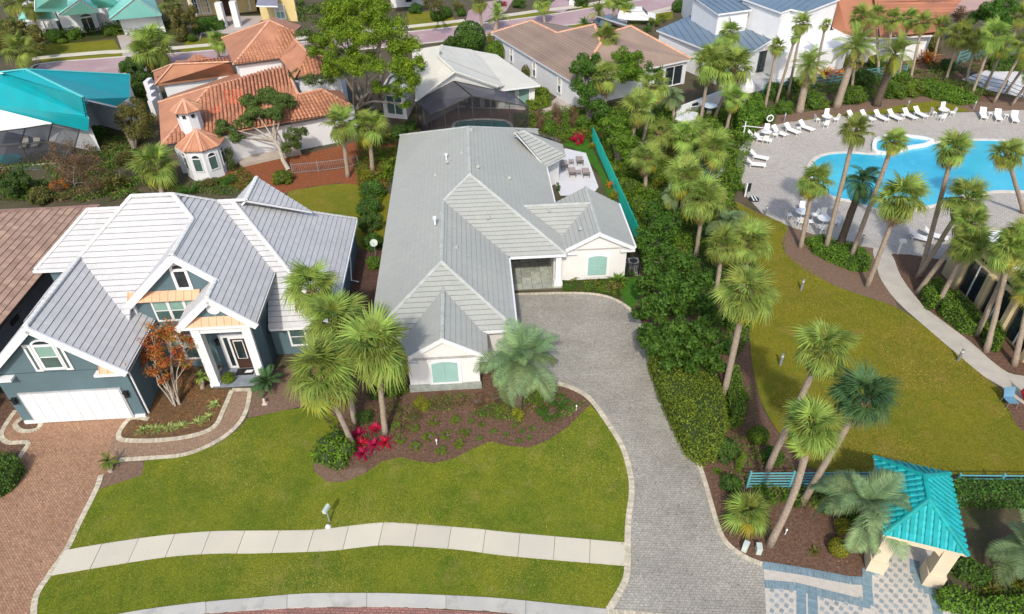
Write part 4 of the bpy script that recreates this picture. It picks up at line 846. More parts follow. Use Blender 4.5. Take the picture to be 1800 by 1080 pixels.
b.add(P+Qq, [(0, 1, 2, 3, 4), (9, 8, 7, 6, 5)]); b.build('gable_wall', cream_m, h.root)
for t0, t1 in ((.62, .75), (.8, .93)): bwin(h.root, lerp(wl[1], wl[2], t0), lerp(wl[1], wl[2], t1), .5, 1.9, 1, 1, gm=(glassg_m,))
for t0, t1 in ((.15, .3), (.36, .5)): bwin(h.root, lerp(wl[1], wl[2], t0), lerp(wl[1], wl[2], t1), .2, 2.1, 2, 1, gm=(glass_m,))
bwin(h.root, G(683, 209, 0), G(711, 207, 0), .6, 2.2, 2, 2, gm=(glassd_m,)) if False else None
# left wing of it behind the pine
b = MB(); P4 = [G(676, 206, 0), G(716, 210, 0), G(740, 165, 0), G(700, 165, 0)]; h.walls([p for p in P4], 0, 3, whitew_m); b.slab([p+Vector((0, 0, 3.1)) for p in inset(P4, -.3)], .2); b.build('side_roof', tileC_m, h.root)
bwin(h.root, lerp(P4[0], P4[1], .2), lerp(P4[0], P4[1], .85), .5, 2., 2, 1, gm=(glassd_m,))
sheet('cage_patio', [(748, 238), (735, 205), (800, 180), (905, 178), (930, 215), (880, 240)], .03, M('patio brick', (.27, .16, .12), .85, base2=(.2, .12, .1), scale=.8))
sheet('small_pool', [(797, 228), (800, 218), (825, 213), (860, 212), (890, 216), (900, 228), (850, 240)], .05, spa_m, 4); edging('small_pool_coping', [(797, 228), (800, 217), (825, 212), (860, 211), (892, 215), (902, 228)], .35, .4, white_m, .1, 4)
def cage(name, label, tops, mats, posts_px, z0=0):
    r = thing(name, label, 'pool cage', Vector((tops[0][0].x, tops[0][0].y, 0)))
    for T in tops:
        b = MB(); b.add(T, [list(range(len(T)))]); b.build('screen_panel', mats[0], r)
        for i in range(len(T)): q = MB(); q.beam(T[i], T[(i+1) % len(T)], .09, .09); q.build('frame_bar', gutter_m, r)
    for p, q_ in posts_px:
        c = MB(); c.beam(p, q_, .09, .09); c.build('post', gutter_m, r)
    return r
L0, AP, RR = G(730.6, 178.5, 2.9), G(798, 143, 4.9), G(900, 165, 3.0); LF, MF, RF = G(757, 202.6, 2.6), G(829.6, 169, 3.9), G(929, 188, 2.6)
gr = lambda p: Vector((p.x, p.y, .02))
r = cage('pool_cage', 'black screened pool cage in front of the cream gable', [[L0, AP, MF, LF], [AP, RR, RF, MF]], (screen2_m,), [(p, gr(p)) for p in (L0, LF, MF, RF)])
for T in ([L0, LF, gr(LF), gr(L0)], [LF, MF, gr(MF), gr(LF)], [MF, RF, gr(RF), gr(MF)]): b = MB(); b.add(T, [(0, 1, 2, 3)]); b.build('screen_panel', screen_m, r)
for t in (.33, .66):
    for a, c in ((LF, MF), (MF, RF), (L0, LF)): p = lerp(a, c, t); b = MB(); b.beam(p, gr(p), .07, .07); b.build('post', gutter_m, r)
for a, c in ((LF, MF), (MF, RF)): b = MB(); b.beam(Vector((a.x, a.y, 1.1)), Vector((c.x, c.y, 1.1)), .06, .06); b.build('rail', gutter_m, r)
# aqua metal roofed house, left
h = House('aqua_metal_house', 'white house with a bright aqua standing seam metal roof at the left', 'house', Vector((-42, 74, 0)), metT_m, metT2_m, white_m, 'seam', .6, .4)
R0, R1_ = G(45, 122, 6.8), G(146, 171, 6.8); e1, e2, e3 = G(228, 131.5, 3.2), G(228, 172, 3.0), G(205, 187, 3.0)
V0, V1 = G(0, 128, 5.8), G(152, 204, 4.6); U0 = G(-80, 100, 6.0)
X1, X2, X3 = G(155, 205, 4.6), G(154, 228, 3), G(-60, 178, 3)
h.plane(R0, e1, e2, e3, G(148, 174, 5.2), R1_, style='none'); h.plane(R0, R1_, V1, V0, G(0, 127, 6.2)); h.plane(V0, X1, X2, X3, G(-90, 110, 6), style='none')
h.cap(R0, R1_); h.cap(G(0, 127, 6.4), R0, e1); h.cap(R1_, V1); h.finish(.2, .14)
h.walls([G(150, 176, 3.)+Vector((.4, .3, 0)), G(203, 188, 3)+Vector((0, .4, 0)), G(226, 174, 3), G(225, 138, 3), G(60, 132, 3), G(140, 205, 3)], 0, 3.0, whitew_m)
h.walls([G(150, 228, 3)+Vector((0, 1, 0)), G(150, 210, 3), G(0, 150, 3), G(-60, 160, 3), G(-60, 182, 3)+Vector((0, 1, 0))], 0, 2.9, whitew_m)
b = MB(); T = [G(-40, 184, 3), G(0, 193, 3), G(90, 216, 3), G(0, 230, 2.2), G(-40, 234, 2.2)]; b.slab(T, .12); b.build('lanai_roof', white_m, h.root)
bwin(h.root, G(186, 214, 0)+Vector((0, -.1, 0)), G(200, 210, 0)+Vector((0, -.1, 0)), .8, 1.5, 1, 1, gm=(glassd_m,))
T1 = [G(-40, 236, 2.6), G(44, 226, 2.8), G(36, 254, 2.3), G(-40, 262, 2.2)]; T2 = [G(44, 226, 2.8), G(92, 218, 2.8), G(84, 250, 2.3), G(36, 254, 2.3)]; T3 = [G(92, 218, 2.8), G(140, 228, 2.8), G(130, 262, 2.3), G(84, 250, 2.3)]
r = cage('pool_cage', 'dark framed screen enclosure over a small pool below the aqua roof', [T1, T2, T3], (screen_m,), [(p, gr(p)) for p in (T1[2], T2[2], T3[2])])
for a, c in ((T1[3], T1[2]), (T2[3], T2[2]), (T3[3], T3[2])): b = MB(); b.add([a, c, gr(c), gr(a)], [(0, 1, 2, 3)]); b.build('screen_panel', screen_m, r); b = MB(); b.beam(gr(a)+Vector((0, 0, .1)), gr(c)+Vector((0, 0, .1)), .1, .1); b.build('frame_bar', conc_m, r)
sheet('cage_floor', [(-40, 300), (-40, 230), (120, 230), (130, 290), (70, 300)], .03, M('dark patio', (.13, .13, .15), .7, base2=(.2, .2, .22), scale=.6))
sheet('plunge_pool', [(-40, 276), (0, 274), (35, 271), (38, 284), (0, 291), (-40, 296)], .06, spa_m)
# terracotta villa
h = House('terracotta_villa', 'white villa with terracotta barrel tiled hip roofs, a small tower and a round bay', 'house', Vector((-26, 70, 0)), tileT_m, tileT2_m, gutter_m, 'barrel', .36, .42)
a1, a2, a3, a4 = G(269, 126, 3.4), G(303.6, 113, 5.2), G(273, 149, 3.2), G(414, 130, 3.2); a5 = G(403, 109, 5.2)
h.plane(a1, a2, a3, style='none'); h.plane(a3, a4, a5, a2); h.plane(a2, a5, G(400, 103, 3.6), G(310, 106, 3.6), style='none'); h.cap(a1, a2, a5); h.cap(a2, a3)
h.plane(G(325, 108, 3.6), G(343, 95, 5.3), G(345, 108, 5.2), style='none'); h.plane(G(343, 95, 5.3), G(375, 104, 3.8), G(345, 108, 5.2))
c1, c2, c3 = G(390, 67, 6.2), G(474, 36, 8.6), G(410, 114, 6.2); c4_, c5 = G(518, 57, 7.4), G(491, 103, 6.2)
h.plane(c1, c2, c3, style='none'); h.plane(c3, c5, G(520, 80, 7.0), c4_, c2); h.plane(c1, c2, c4_, G(530, 45, 5.6), G(480, 30, 6), style='none'); h.cap(c1, c2, c4_); h.cap(c2, c3)
d1, d2, d3, d4 = G(519, 70, 7.2), G(530, 91, 7.0), G(504, 118, 6.0), G(491, 103, 6.2)
h.plane(d1, G(545, 92, 6.9), G(540, 100, 6.6), G(518, 138, 5.6), d3, d4, style='none')
f1, f2, f3, f4 = G(540, 91, 7.0), G(577, 103, 6.4), G(600, 125, 5.4), G(518, 138, 5.4)
h.plane(f1, f2, f3, f4); h.plane(f1, f2, G(600, 96, 5.4), style='none'); h.cap(d1, f1, f2, f3)
g1, g2, g3, g4 = G(278.5, 180, 3.5), G(368, 153, 5.4), G(283, 256, 3.2), G(460, 129, 5.6)
g5, g6, g7 = G(503, 120, 5.6), G(524, 166, 4.8), G(511, 215, 3.2)
h.plane(g1, g2, g3, style='none'); h.plane(g3, g7, g6, g5, g4, g2); h.plane(g1, g2, g4, g5, G(450, 118, 3.3), G(300, 168, 3.3), style='none'); h.cap(g1, g2, g4, g5, g6); h.cap(g2, g3)
i1, i2, i3, i4 = G(525, 166, 4.8), G(565.5, 157, 4.8), G(618, 186, 3.3), G(511, 215.6, 3.2); h.plane(i1, i4, G(582, 202, 3.2), i3, i2); h.plane(i2, i3, G(600, 160, 3.3), style='none'); h.cap(i1, i2, i3)
h.finish(.2, .16)
b = MB(); P = [G(392, 178, 5.)+Vector((0, 0, .06)), G(424, 158, 5.), G(417, 178, 4.6), G(395, 190, 4.4)]
rp = MB()
for (x, y, zz) in [(397+i*5, 165+j*6-i*.4, 5.1-j*.35+i*.0) for i in range(6) for j in range(4)]+[(371+i*5, 196+j*5-i*1, 4.0-j*.25) for i in range(4) for j in range(2)]:
    p = plane3(g3, g4, g7, x, y, .16); nn = (g4-g3).cross(g7-g3).normalized(); ex = (g7-g3).normalized(); rp.box(p, .4, .55, .1, ex, nn.cross(ex))
tag(rp.build('replaced_tiles', tileR_m, h.root), 'patch of new bright red tiles on the front slope', kind='stuff')
for P4, z1 in (([a3+Vector((.6, .6, 0)), a4+Vector((0, .6, 0)), a5, G(300, 118, 3)], 3.1), ([c3+Vector((.3, .5, 0)), c5+Vector((0, .4, 0)), G(512, 75, 6), c1+Vector((.5, 0, 0))], 6.0), ([f4+Vector((.2, .4, 0)), f3+Vector((-.3, .4, 0)), G(600, 100, 5), f1], 5.2), ([g3+Vector((.8, .7, 0)), G(320, 250, 3.2), G(381, 243, 3.2)+Vector((0, 0, 0)), G(430, 233, 3)+Vector((0, .8, 0)), g7+Vector((0, .5, 0)), G(582, 202, 3.2)+Vector((0, .5, 0)), i3+Vector((.1, .5, 0)), G(590, 170, 3), G(500, 130, 3), G(285, 185, 3)], 3.05)):
    h.walls(P4, 0, z1, whitew_m)
w0, w1 = G(525, 269, 0), G(622, 253, 0)
for a, c in ((440, 458), (463, 478)): bwin(h.root, G(a, 272+(a-440)*-.12, 0), G(c, 270+(a-440)*-.12, 0), .5, 1.8, 1, 2, gm=(glassd_m,))
def octo(c, r, z0, z1, zr, rr, nm):
    P = [Vector((c.x+r*math.cos(math.pi/8+i*math.pi/4), c.y+r*math.sin(math.pi/8+i*math.pi/4), 0)) for i in range(8)]
    b = MB(); b.prism([p[:2] for p in P], z0, z1, cap0=False); b.build(nm+'_wall', whitew_m, h.root)
    rb_ = MB(); E = [Vector((c.x+rr*math.cos(math.pi/8+i*math.pi/4), c.y+rr*math.sin(math.pi/8+i*math.pi/4), z1)) for i in range(8)]; top = Vector((c.x, c.y, zr))
    rb_.add(E+[top], [(i, (i+1) % 8, 8) for i in range(8)]+[list(range(8))[::-1]]); rf = rb_.build(nm+'_roof', tileT_m, h.root); tb = MB()
    for i in range(8):
        a, c2_ = E[i], E[(i+1) % 8]
        for j in range(7):
            p = lerp(a, c2_, (j+.5)/7); q = lerp(lerp(a, c2_, .5), top, .98 if 2 < j < 4 else (.75 if 1 < j < 5 else .45)); q = p+(q-p)*1.
            n = (p-top).cross(c2_-a).normalized(); n = -n if n.z < 0 else n
            h.barrel(tb, p, (c2_-a).normalized(), (lerp(top, p, abs(j-3)/7)-p).normalized(), n, 0, 0, (lerp(top, p, abs(j-3)/7)-p).length)
        d = MB()
        for s_ in range(5): d.beam(lerp(a, top, s_/5)+Vector((0, 0, .06)), lerp(a, top, (s_+1)/5)+Vector((0, 0, .08)), .2, .12)
        tag(d.build('ridge_cap', tileT2_m, rf), kind='stuff')
    tag(tb.build('roof_tiles', tileT_m, rf), kind='stuff')
    return P
tp = G(331, 223, 3.3); tc = G(328, 192, 5.6); octo(tc, 1.05, 3.3, 5.6, 6.5, 1.42, 'tower')
for a in (-90, -45, -135): b = MB(); a = math.radians(a); n = Vector((math.cos(a), math.sin(a), 0)); b.box(Vector((tc.x, tc.y, 5.2))+n*1.0, .1, .3, .3, n); b.build('tower_opening', glass_m, h.root)
bc = G(352, 252, 3.); octo(bc, 1.9, 0, 3.0, 4.3, 2.15, 'bay')
for a in (-90, -45, 0, -135):
    a = math.radians(a+.0); n = Vector((math.cos(a), math.sin(a), 0)); d = Vector((-n.y, n.x, 0)); q = Vector((bc.x, bc.y, 0))+n*1.77
    window(h.root, q-d*.35+Vector((0, 0, 1.)), d, n, .7, 1.2, 1, 1, .08, gm=(glassd_m,), arch=.9)
# stepped white wall at the left of the villa
r = thing('stepped_wall', 'stepped white garden wall at the back left corner of the terracotta villa', 'wall', G(268, 165))
for i, (x, y, hh) in enumerate(((266, 160, 2.6), (269, 168, 2.3), (271, 178, 2.1), (272, 188, 1.8))): b = MB(); b.box(G(x, y, hh/2), .5, 1.4, hh); b.box(G(x+5, y-2, hh/2-.3), 1.2, .3, hh-.6); b.build('wall_step', whitew_m, r)
r = thing('patio_ledge', 'raised tan terrace ledge along the back of the terracotta villa', 'terrace', G(470, 280)); b = MB(); b.prism([p[:2] for p in gp([(420, 290), (445, 268), (520, 258), (530, 272), (480, 282), (425, 295)])], 0, .35); b.build('slab', M('tan terrace', (.42, .36, .3), .8), r)
# seafoam roofed house at the top left
h = House('seafoam_roof_house', 'white house with faded seafoam metal roofs and arched entry, top left', 'house', Vector((-62, 115, 0)), metF_m, metF_m, white_m, 'none', .8, .4)
h.plane(G(31, 36, 3), G(102, 33, 3), G(88, 14, 4.6), G(44, 12, 4.6)); h.plane(G(60, 18, 5), G(117, 17.5, 4.6), G(117, -20, 8), G(60, -20, 8))
h.plane(G(103, 25.5, 4.2), G(171, 19.5, 4.2), G(140, -1, 6.2)); h.plane(G(171, 19.5, 4.2), G(140, -1, 6.2), G(135, -14, 6.2), G(168, -5, 4.2)); h.plane(G(103, 25.5, 4.2), G(140, -1, 6.2), G(135, -14, 6.2), G(96, 0, 4.2))
h.plane(G(171, 12, 3.8), G(208, 9, 3.8), G(200, -10, 5.5), G(150, -10, 6.2)); h.plane(G(193, 33, 3), G(283.5, 25, 3), G(239, -4, 5.6)); h.plane(G(283.5, 25, 3), G(239, -4, 5.6), G(225, -24, 5.6), G(268, -8, 3)); h.plane(G(193, 33, 3), G(239, -4, 5.6), G(225, -24, 5.6), G(185, 2, 3.2))
h.cap(G(103, 25.5, 4.2), G(140, -1, 6.2), G(171, 19.5, 4.2)); h.cap(G(193, 33, 3), G(239, -4, 5.6), G(283.5, 25, 3)); h.finish(.25, .2)
for P, z1 in (([G(45, 62, 0), G(106, 58, 0), G(106, 30, 0), G(40, 30, 0)], 2.8), ([G(113, 57, 0), G(145, 56, 0), G(145, 30, 0), G(110, 30, 0)], 2.9), ([G(142, 58, 0), G(178, 53, 0), G(178, 30, 0), G(140, 30, 0)], 4.0), ([G(178, 50, 0), G(208, 48, 0), G(208, 30, 0), G(178, 30, 0)], 3.4), ([G(220, 62, 0), G(292, 57, 0), G(280, 30, 0), G(205, 30, 0)], 2.8)): h.walls(P, 0, z1, whitew_m)
b = MB(); p, q = G(230, 61.5, 0), G(284, 57.5, 0); d = (q-p).normalized(); b.box((p+q)/2+Vector((0, -.1, 1.15)), (q-p).length, .1, 2.3, d); b.build('garage_door', white_m, h.root)
p, q = G(151, 57.5, 0), G(170, 54.5, 0); bwin(h.root, p, q, .1, 1.9, 2, 1, gm=(glass_m,), arch=.5, fw=.2)
for a, c, y in ((76, 84, 60), (88, 96, 59), (120, 128, 56), (131, 138, 55), (182, 190, 50)): bwin(h.root, G(a, y, 0), G(c, y, 0), .6, 1.6, 1, 2, gm=(conc_m,), fw=.08)
# yellow house, top
h = House('yellow_house', 'yellow stucco house with tall white arched windows behind the terracotta roofs', 'house', Vector((-42, 124, 0)), M('slate shingle', (.2, .2, .25), .8), M('slate shingle ridge', (.25, .25, .3), .8), white_m, 'course', .5, .5)
h.plane(G(310, -8, 4.2), G(455, -14, 4.2), G(440, -60, 7), G(320, -60, 7)); h.plane(G(450, 10, 3.2), G(488, 11, 3.2), G(486, -20, 4.6), G(458, -20, 4.6)); h.finish()
for P, z1 in (([G(337, 30, 0), G(392, 26, 0), G(390, 0, 0), G(330, 0, 0)], 4.2), ([G(392, 26, 0), G(452, 20, 0), G(450, -10, 0), G(390, -10, 0)], 4.2), ([G(461, 36, 0), G(524, 38, 0), G(520, 5, 0), G(455, 5, 0)], 3.1)): h.walls(P, 0, z1, yel_m)
for a, c, y in ((341, 352, 29), (359, 371, 27.5), (424, 441, 21)): bwin(h.root, G(a, y+.6, 0), G(c, y, 0), .5, 2.2, 3, 3, gm=(glass_m,), arch=.3, fw=.22)
for a, c, y in ((489, 503, 38),): bwin(h.root, G(a, y, 0), G(c, y, 0), .5, 1.9, 2, 2, gm=(glassg_m, conc_m), fw=.18)
b = MB(); p, q = G(394, 25.5, 0), G(408, 24.5, 0); b.box((p+q)/2+Vector((0, -.1, 1.4)), (q-p).length, .2, 2.8, (q-p).normalized()); b.build('double_door', door_m, h.root)
for x, y in ((389, 27), (414, 25)): b = MB(); b.box(G(x, y, 1.8), .9, .9, 3.6); b.build('column', cream_m, h.root)
# white house slice at the top
h = House('white_cottage', 'white clapboard house with shuttered window at the top edge of the view', 'house', Vector((-12, 122, 0)), tileK_m, tileK_m, white_m, 'course', .5, .5)
h.plane(G(680, -8, 3.2), G(750, -12, 3.2), G(740, -50, 5), G(690, -50, 5)); h.finish(); h.walls([G(688, 14, 0), G(746, 10, 0), G(744, -18, 0), G(690, -18, 0)], 0, 3, white_m)
bwin(h.root, G(714, 13.5, 0), G(725, 12.8, 0), .8, 1.5, 1, 2, gm=(glass_m,))
# modern house with blue grey metal roofs
h = House('blue_metal_house', 'modern white house with wide blue grey metal roofs', 'house', Vector((28, 95, 0)), metB_m, metB_m, white_m, 'seam', .9, .4)
zl = 3.6
h.plane(*[G(x, y, zl) for x, y in ((1154, 53), (1224, 22.5), (1259, 40), (1307, 21.5), (1365, 38), (1325.6, 56.5), (1357, 70), (1312.6, 97), (1290, 108), (1224, 80.6))])
u4 = [G(1215, -8, 6.6), G(1262.6, 25, 6.2), G(1322, 16.7, 6.2), G(1285, -12, 6.6)]; h.plane(*u4)
u5 = [G(1300, -4, 7.0), G(1373, 22, 6.8), G(1390, 16, 6.8), G(1416.7, 21.7, 6.8), G(1478, -2, 7.2), G(1440, -30, 7.2)]; h.plane(*u5)
h.finish(.2, .1)
def drop(P, z1, d=.4, m=None): P = inset([Vector((p.x, p.y, 0)) for p in P], d); h.walls(P, 0, z1, m or white_m); return P
drop(u4, 6.1); drop([G(1225, 22, zl), G(1290, 8, zl), G(1270, -25, zl), G(1200, -20, zl)], 5.2); drop(u5, 6.6)
drop([G(1154, 53, zl), G(1224, 22.5, zl), G(1300, 30, zl), G(1360, 69, zl), G(1312, 96, zl), G(1290, 106, zl), G(1224, 80, zl)], 3.4)
wp = drop([G(1330, 60, 4), G(1420, 22, 6), G(1458, 48, 3.4), G(1440, 90, 3), G(1372, 98, 3)], 3.1)
drop([G(1425, 50, 3.5), G(1500, 70, 3.4), G(1483, 86, 3.2), G(1432, 92, 3.2)], 3.1)
b = MB(); b.slab([G(1408, 62, 3.4), G(1470, 52, 3.4), G(1520, 75, 3.3), G(1442, 89, 3.3)], .25); b.build('flat_roof', white_m, h.root)
b = MB(); P = [G(1417, 22, 6.7), G(1473, 0, 7), G(1460, 50, 3.4), G(1445, 50, 3.4), G(1432, 28, 3.4)]; b.slab(P, .2); b.build('parapet', white_m, h.root)
for pa_, pb_2, z0_, hh in ((G(1331, 19, 5), G(1356, 27, 5), 4.9, .8), (G(1374, 50, 3), G(1382, 49, 3), 3.8, 2.), (G(1205, 89, 0), G(1213, 92, 0), 1.6, .8), (G(1322, 130, 0), G(1342, 126, 0), .3, 2.3)):
    bwin(h.root, Vector((pa_.x, pa_.y-.15, 0)), Vector((pb_2.x, pb_2.y-.15, 0)), z0_, hh, 2, 1, gm=(glass_m,), fm=black_m, fw=.08)
sheet('blue_house_pool', [(1345, 130), (1356, 121), (1378, 124), (1382, 133), (1360, 136)], .06, spa_m, 3); sheet('blue_house_patio', [(1300, 150), (1330, 118), (1395, 105), (1420, 120), (1380, 145), (1320, 165)], .03, M('pale patio', (.4, .4, .4), .8, var=.2))
# orange brown roof, far right
h = House('orange_roof_house', 'white house under a big orange brown tiled roof behind the phoenix palms', 'house', Vector((55, 100, 0)), tileO_m, tileO_m, white_m, 'course', .4, .4)
o1, o2, o3, o4, o5 = G(1463, 48, 3.6), G(1490, 63, 3.3), G(1547, 67, 3.3), G(1640, 62, 3.3), G(1668, 27, 4.2)
h.plane(o1, o2, o3, o4, o5, G(1635, 10, 6), G(1500, -30, 8), G(1473, -2, 6.5)); h.plane(o5, G(1635, 10, 6), G(1500, -30, 8), G(1640, -20, 4)); h.cap(o5, G(1635, 10, 6), G(1500, -30, 8)); h.finish()
h.walls([o2+Vector((.5, .8, 0)), o3+Vector((0, .8, 0)), o4+Vector((0, .8, 0)), G(1655, 30, 3), G(1500, 10, 3), o1+Vector((1, 0, 0))], 0, 3.2, white_m)
bwin(h.root, G(1548, 87, 0), G(1570, 86, 0), .3, 2.2, 2, 1, gm=(glass_m,))
# clubhouse at the right edge
cd = Vector((.06, -1, 0)).normalized(); ce = Vector((1, .06, 0)).normalized(); c0 = Vector((32.0, 41.4, 0))
h = House('clubhouse', 'tan clubhouse with tall dark windows and flat white roof by the pool', 'building', c0, white_m, white_m, tan_m, 'none', 1, 1)
def CH(a, b_, z): return c0+cd*a+ce*b_+Vector((0, 0, z))
h.walls([CH(0, 0, 0), CH(0, 26, 0), CH(20, 26, 0), CH(20, 0, 0)], 0, 3.75, tan_m)
h.plane(CH(.3, .3, 3.8), CH(.3, 26, 3.8), CH(20, 26, 3.8), CH(20, .3, 3.8)); h.finish(.3)
for i in range(7):
    a = 2.2+i*2.55
    fr = MB(); fr.box(CH(a+1.0, -.04, 1.55), 2.1, .1, 2.7, cd, ce); f = fr.build('window', tan_m, h.root)
    for s_ in (0, 1): b = MB(); b.box(CH(a+.5+s_, -.1, 1.55), .92, .06, 2.5, cd, ce); b.build('pane', glass_m, f)
    b = MB(); b.box(CH(a+1.0, -.14, 1.55), .07, .1, 2.6, cd, ce); b.build('mullion', white_m, f)
    b = MB(); b.box(CH(a-.28, -.2, 1.5), .38, .4, 3.0, cd, ce); b.build('column', tan_m, h.root)
    b = MB(); b.box(CH(a+1, -.05, 3.25), .7, .06, .16, cd, ce); b.build('vent_slot', black_m, h.root)
b = MB()
b.beam(CH(.15, .15, 3.9), CH(20, .15, 3.9), .3, .3); b.build('parapet', tan_m, h.root)
pts = [CH(2.2+1.2*math.sin(t*1.3), 2.2+t*4, 4.1) for t in [i*.25 for i in range(22)]]
for i in range(21): b = MB(); b.beam(pts[i], pts[i+1], .28, .5); b.build('curved_parapet', white_m, h.root)
# ------------------------------------------------------------------ VEGETATION
def npmesh(name, V, Fq, mats, mi=None, rnd=None):
    me = bpy.data.meshes.new(name); V = np.asarray(V, np.float32); Fq = np.asarray(Fq, np.int32); n, k = Fq.shape
    me.vertices.add(len(V)); me.vertices.foreach_set('co', V.ravel()); me.loops.add(n*k); me.loops.foreach_set('vertex_index', Fq.ravel())
    me.polygons.add(n); me.polygons.foreach_set('loop_start', np.arange(0, n*k, k, dtype=np.int32)); me.polygons.foreach_set('loop_total', np.full(n, k, np.int32))
    for m in (mats if isinstance(mats, (list, tuple)) else [mats]): me.materials.append(m)
    if mi is not None: me.polygons.foreach_set('material_index', np.asarray(mi, np.int32))
    a = me.attributes.new('rnd', 'FLOAT', 'FACE'); a.data.foreach_set('value', np.asarray(rnd if rnd is not None else rng.random(n), np.float32))
    me.update(calc_edges=True); me.validate(); return me
def rand_dirs(n):
    v = rng.normal(size=(n, 3)); return v/np.linalg.norm(v, axis=1)[:, None]
def leaf_quads(P, N_, size, asp=.5, jit=.7):
    n = len(P); N_ = N_+rand_dirs(n)*jit; N_ /= np.linalg.norm(N_, axis=1)[:, None]
    t = np.cross(N_, rand_dirs(n)); t /= np.linalg.norm(t, axis=1)[:, None]; b_ = np.cross(N_, t)
    s = (size*(.6+.8*rng.random(n)))[:, None]
    V = np.stack([P-t*s*.5, P+b_*s*asp*.5+N_*s*.08, P+t*s*.5, P-b_*s*asp*.5+N_*s*.08], 1).reshape(-1, 3)
    return V, np.arange(4*n).reshape(n, 4)
def cluster_leaves(clumps, nper, size, asp=.5, flat=1., fill=.35):
    Ps, Ns = [], []
    for c in clumps:
        c = np.asarray(c, float); n = max(6, int(nper*(c[3]**2))) if nper > 0 else -nper
        d = rand_dirs(n); r = c[3]*(1-fill*rng.random(n)**1.5); p = d*r[:, None]; p[:, 2] *= flat
        Ps.append(p+c[:3]); Ns.append(d)
    return leaf_quads(np.concatenate(Ps), np.concatenate(Ns), size, asp)
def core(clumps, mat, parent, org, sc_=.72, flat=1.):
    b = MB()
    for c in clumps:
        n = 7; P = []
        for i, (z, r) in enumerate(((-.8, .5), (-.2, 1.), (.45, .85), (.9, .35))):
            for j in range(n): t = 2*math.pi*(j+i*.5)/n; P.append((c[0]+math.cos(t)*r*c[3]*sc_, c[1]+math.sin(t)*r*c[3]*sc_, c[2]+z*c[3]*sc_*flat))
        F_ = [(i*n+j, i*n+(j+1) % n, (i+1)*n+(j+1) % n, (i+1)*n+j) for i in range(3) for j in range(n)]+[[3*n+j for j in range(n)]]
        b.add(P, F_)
    me = b.mesh('foliage_core', mat); o = bpy.data.objects.new('foliage_core', me); COL.objects.link(o); o.parent = parent; o['kind'] = 'stuff'; return o
_bush = {}
def bush_mesh(kind, mat):
    key = (kind, mat.name, random.randrange(2))
    if key in _bush: return _bush[key]
    if kind == 'round': cl = [(0, 0, .5, .62)]+[(math.cos(a)*.45, math.sin(a)*.45, .4+.25*math.sin(a*3), .42) for a in np.linspace(0, 6.28, 8)[:-1]]+[(random.uniform(-.3, .3), random.uniform(-.3, .3), .8, .32) for _ in range(4)]; V, Q = cluster_leaves(cl, 1500, .105, .6, .85)
    elif kind == 'clip': cl = [(0, 0, .48, .62)]; V, Q = cluster_leaves(cl, 9000, .07, .6, .9, .12)
    elif kind == 'loose': cl = [(random.uniform(-.6, .6), random.uniform(-.6, .6), random.uniform(.25, .95), random.uniform(.2, .42)) for _ in range(16)]; V, Q = cluster_leaves(cl, 1300, .11, .5, 1., .9)
    elif kind == 'tall': cl = [(random.uniform(-.3, .3), random.uniform(-.3, .3), z, .42) for z in np.linspace(.25, 2.2, 9)]; V, Q = cluster_leaves(cl, 1400, .11, .5, 1.1, .6)
    elif kind == 'big': cl = [(math.cos(a)*r, math.sin(a)*r, z, random.uniform(.2, .34)) for a, r, z in [(random.uniform(0, 6.3), random.uniform(.1, .72), random.uniform(.25, 1.1)) for _ in range(26)]]; V, Q = cluster_leaves(cl, 2000, .085, .55, .8, .5)
    elif kind == 'spiky':
        V, Q = [], []
        for i in range(46):
            a = random.uniform(0, 6.28); e = random.uniform(.25, 1.4); L = random.uniform(.6, 1.1); d = np.array([math.cos(a)*math.cos(e), math.sin(a)*math.cos(e), math.sin(e)]); s_ = np.array([-math.sin(a), math.cos(a), 0])*.055
            m_ = d*L*.55; t = d*L+np.array([math.cos(a)*.1, math.sin(a)*.1, -.25*L]); k_ = len(V); V += [-s_*.5, s_*.5, m_+s_, m_-s_, t, t]; Q += [[k_, k_+1, k_+2, k_+3], [k_+3, k_+2, k_+4, k_+5]]
        V = np.array(V); Q = np.array(Q); V[:, 2] += .05
    elif kind == 'bare':
        cl = [(math.cos(a)*r, math.sin(a)*r, z, .3) for a, r, z in [(random.uniform(0, 6.3), random.uniform(.1, .8), random.uniform(.4, 1.3)) for _ in range(22)]]; V, Q = cluster_leaves(cl, 700, .11, .3, 1., 1.)
    me = npmesh(kind+'_foliage', V, Q, mat); cm = None
    _bush[key] = (me, cl if kind != 'spiky' else None); return _bush[key]
_core = {}
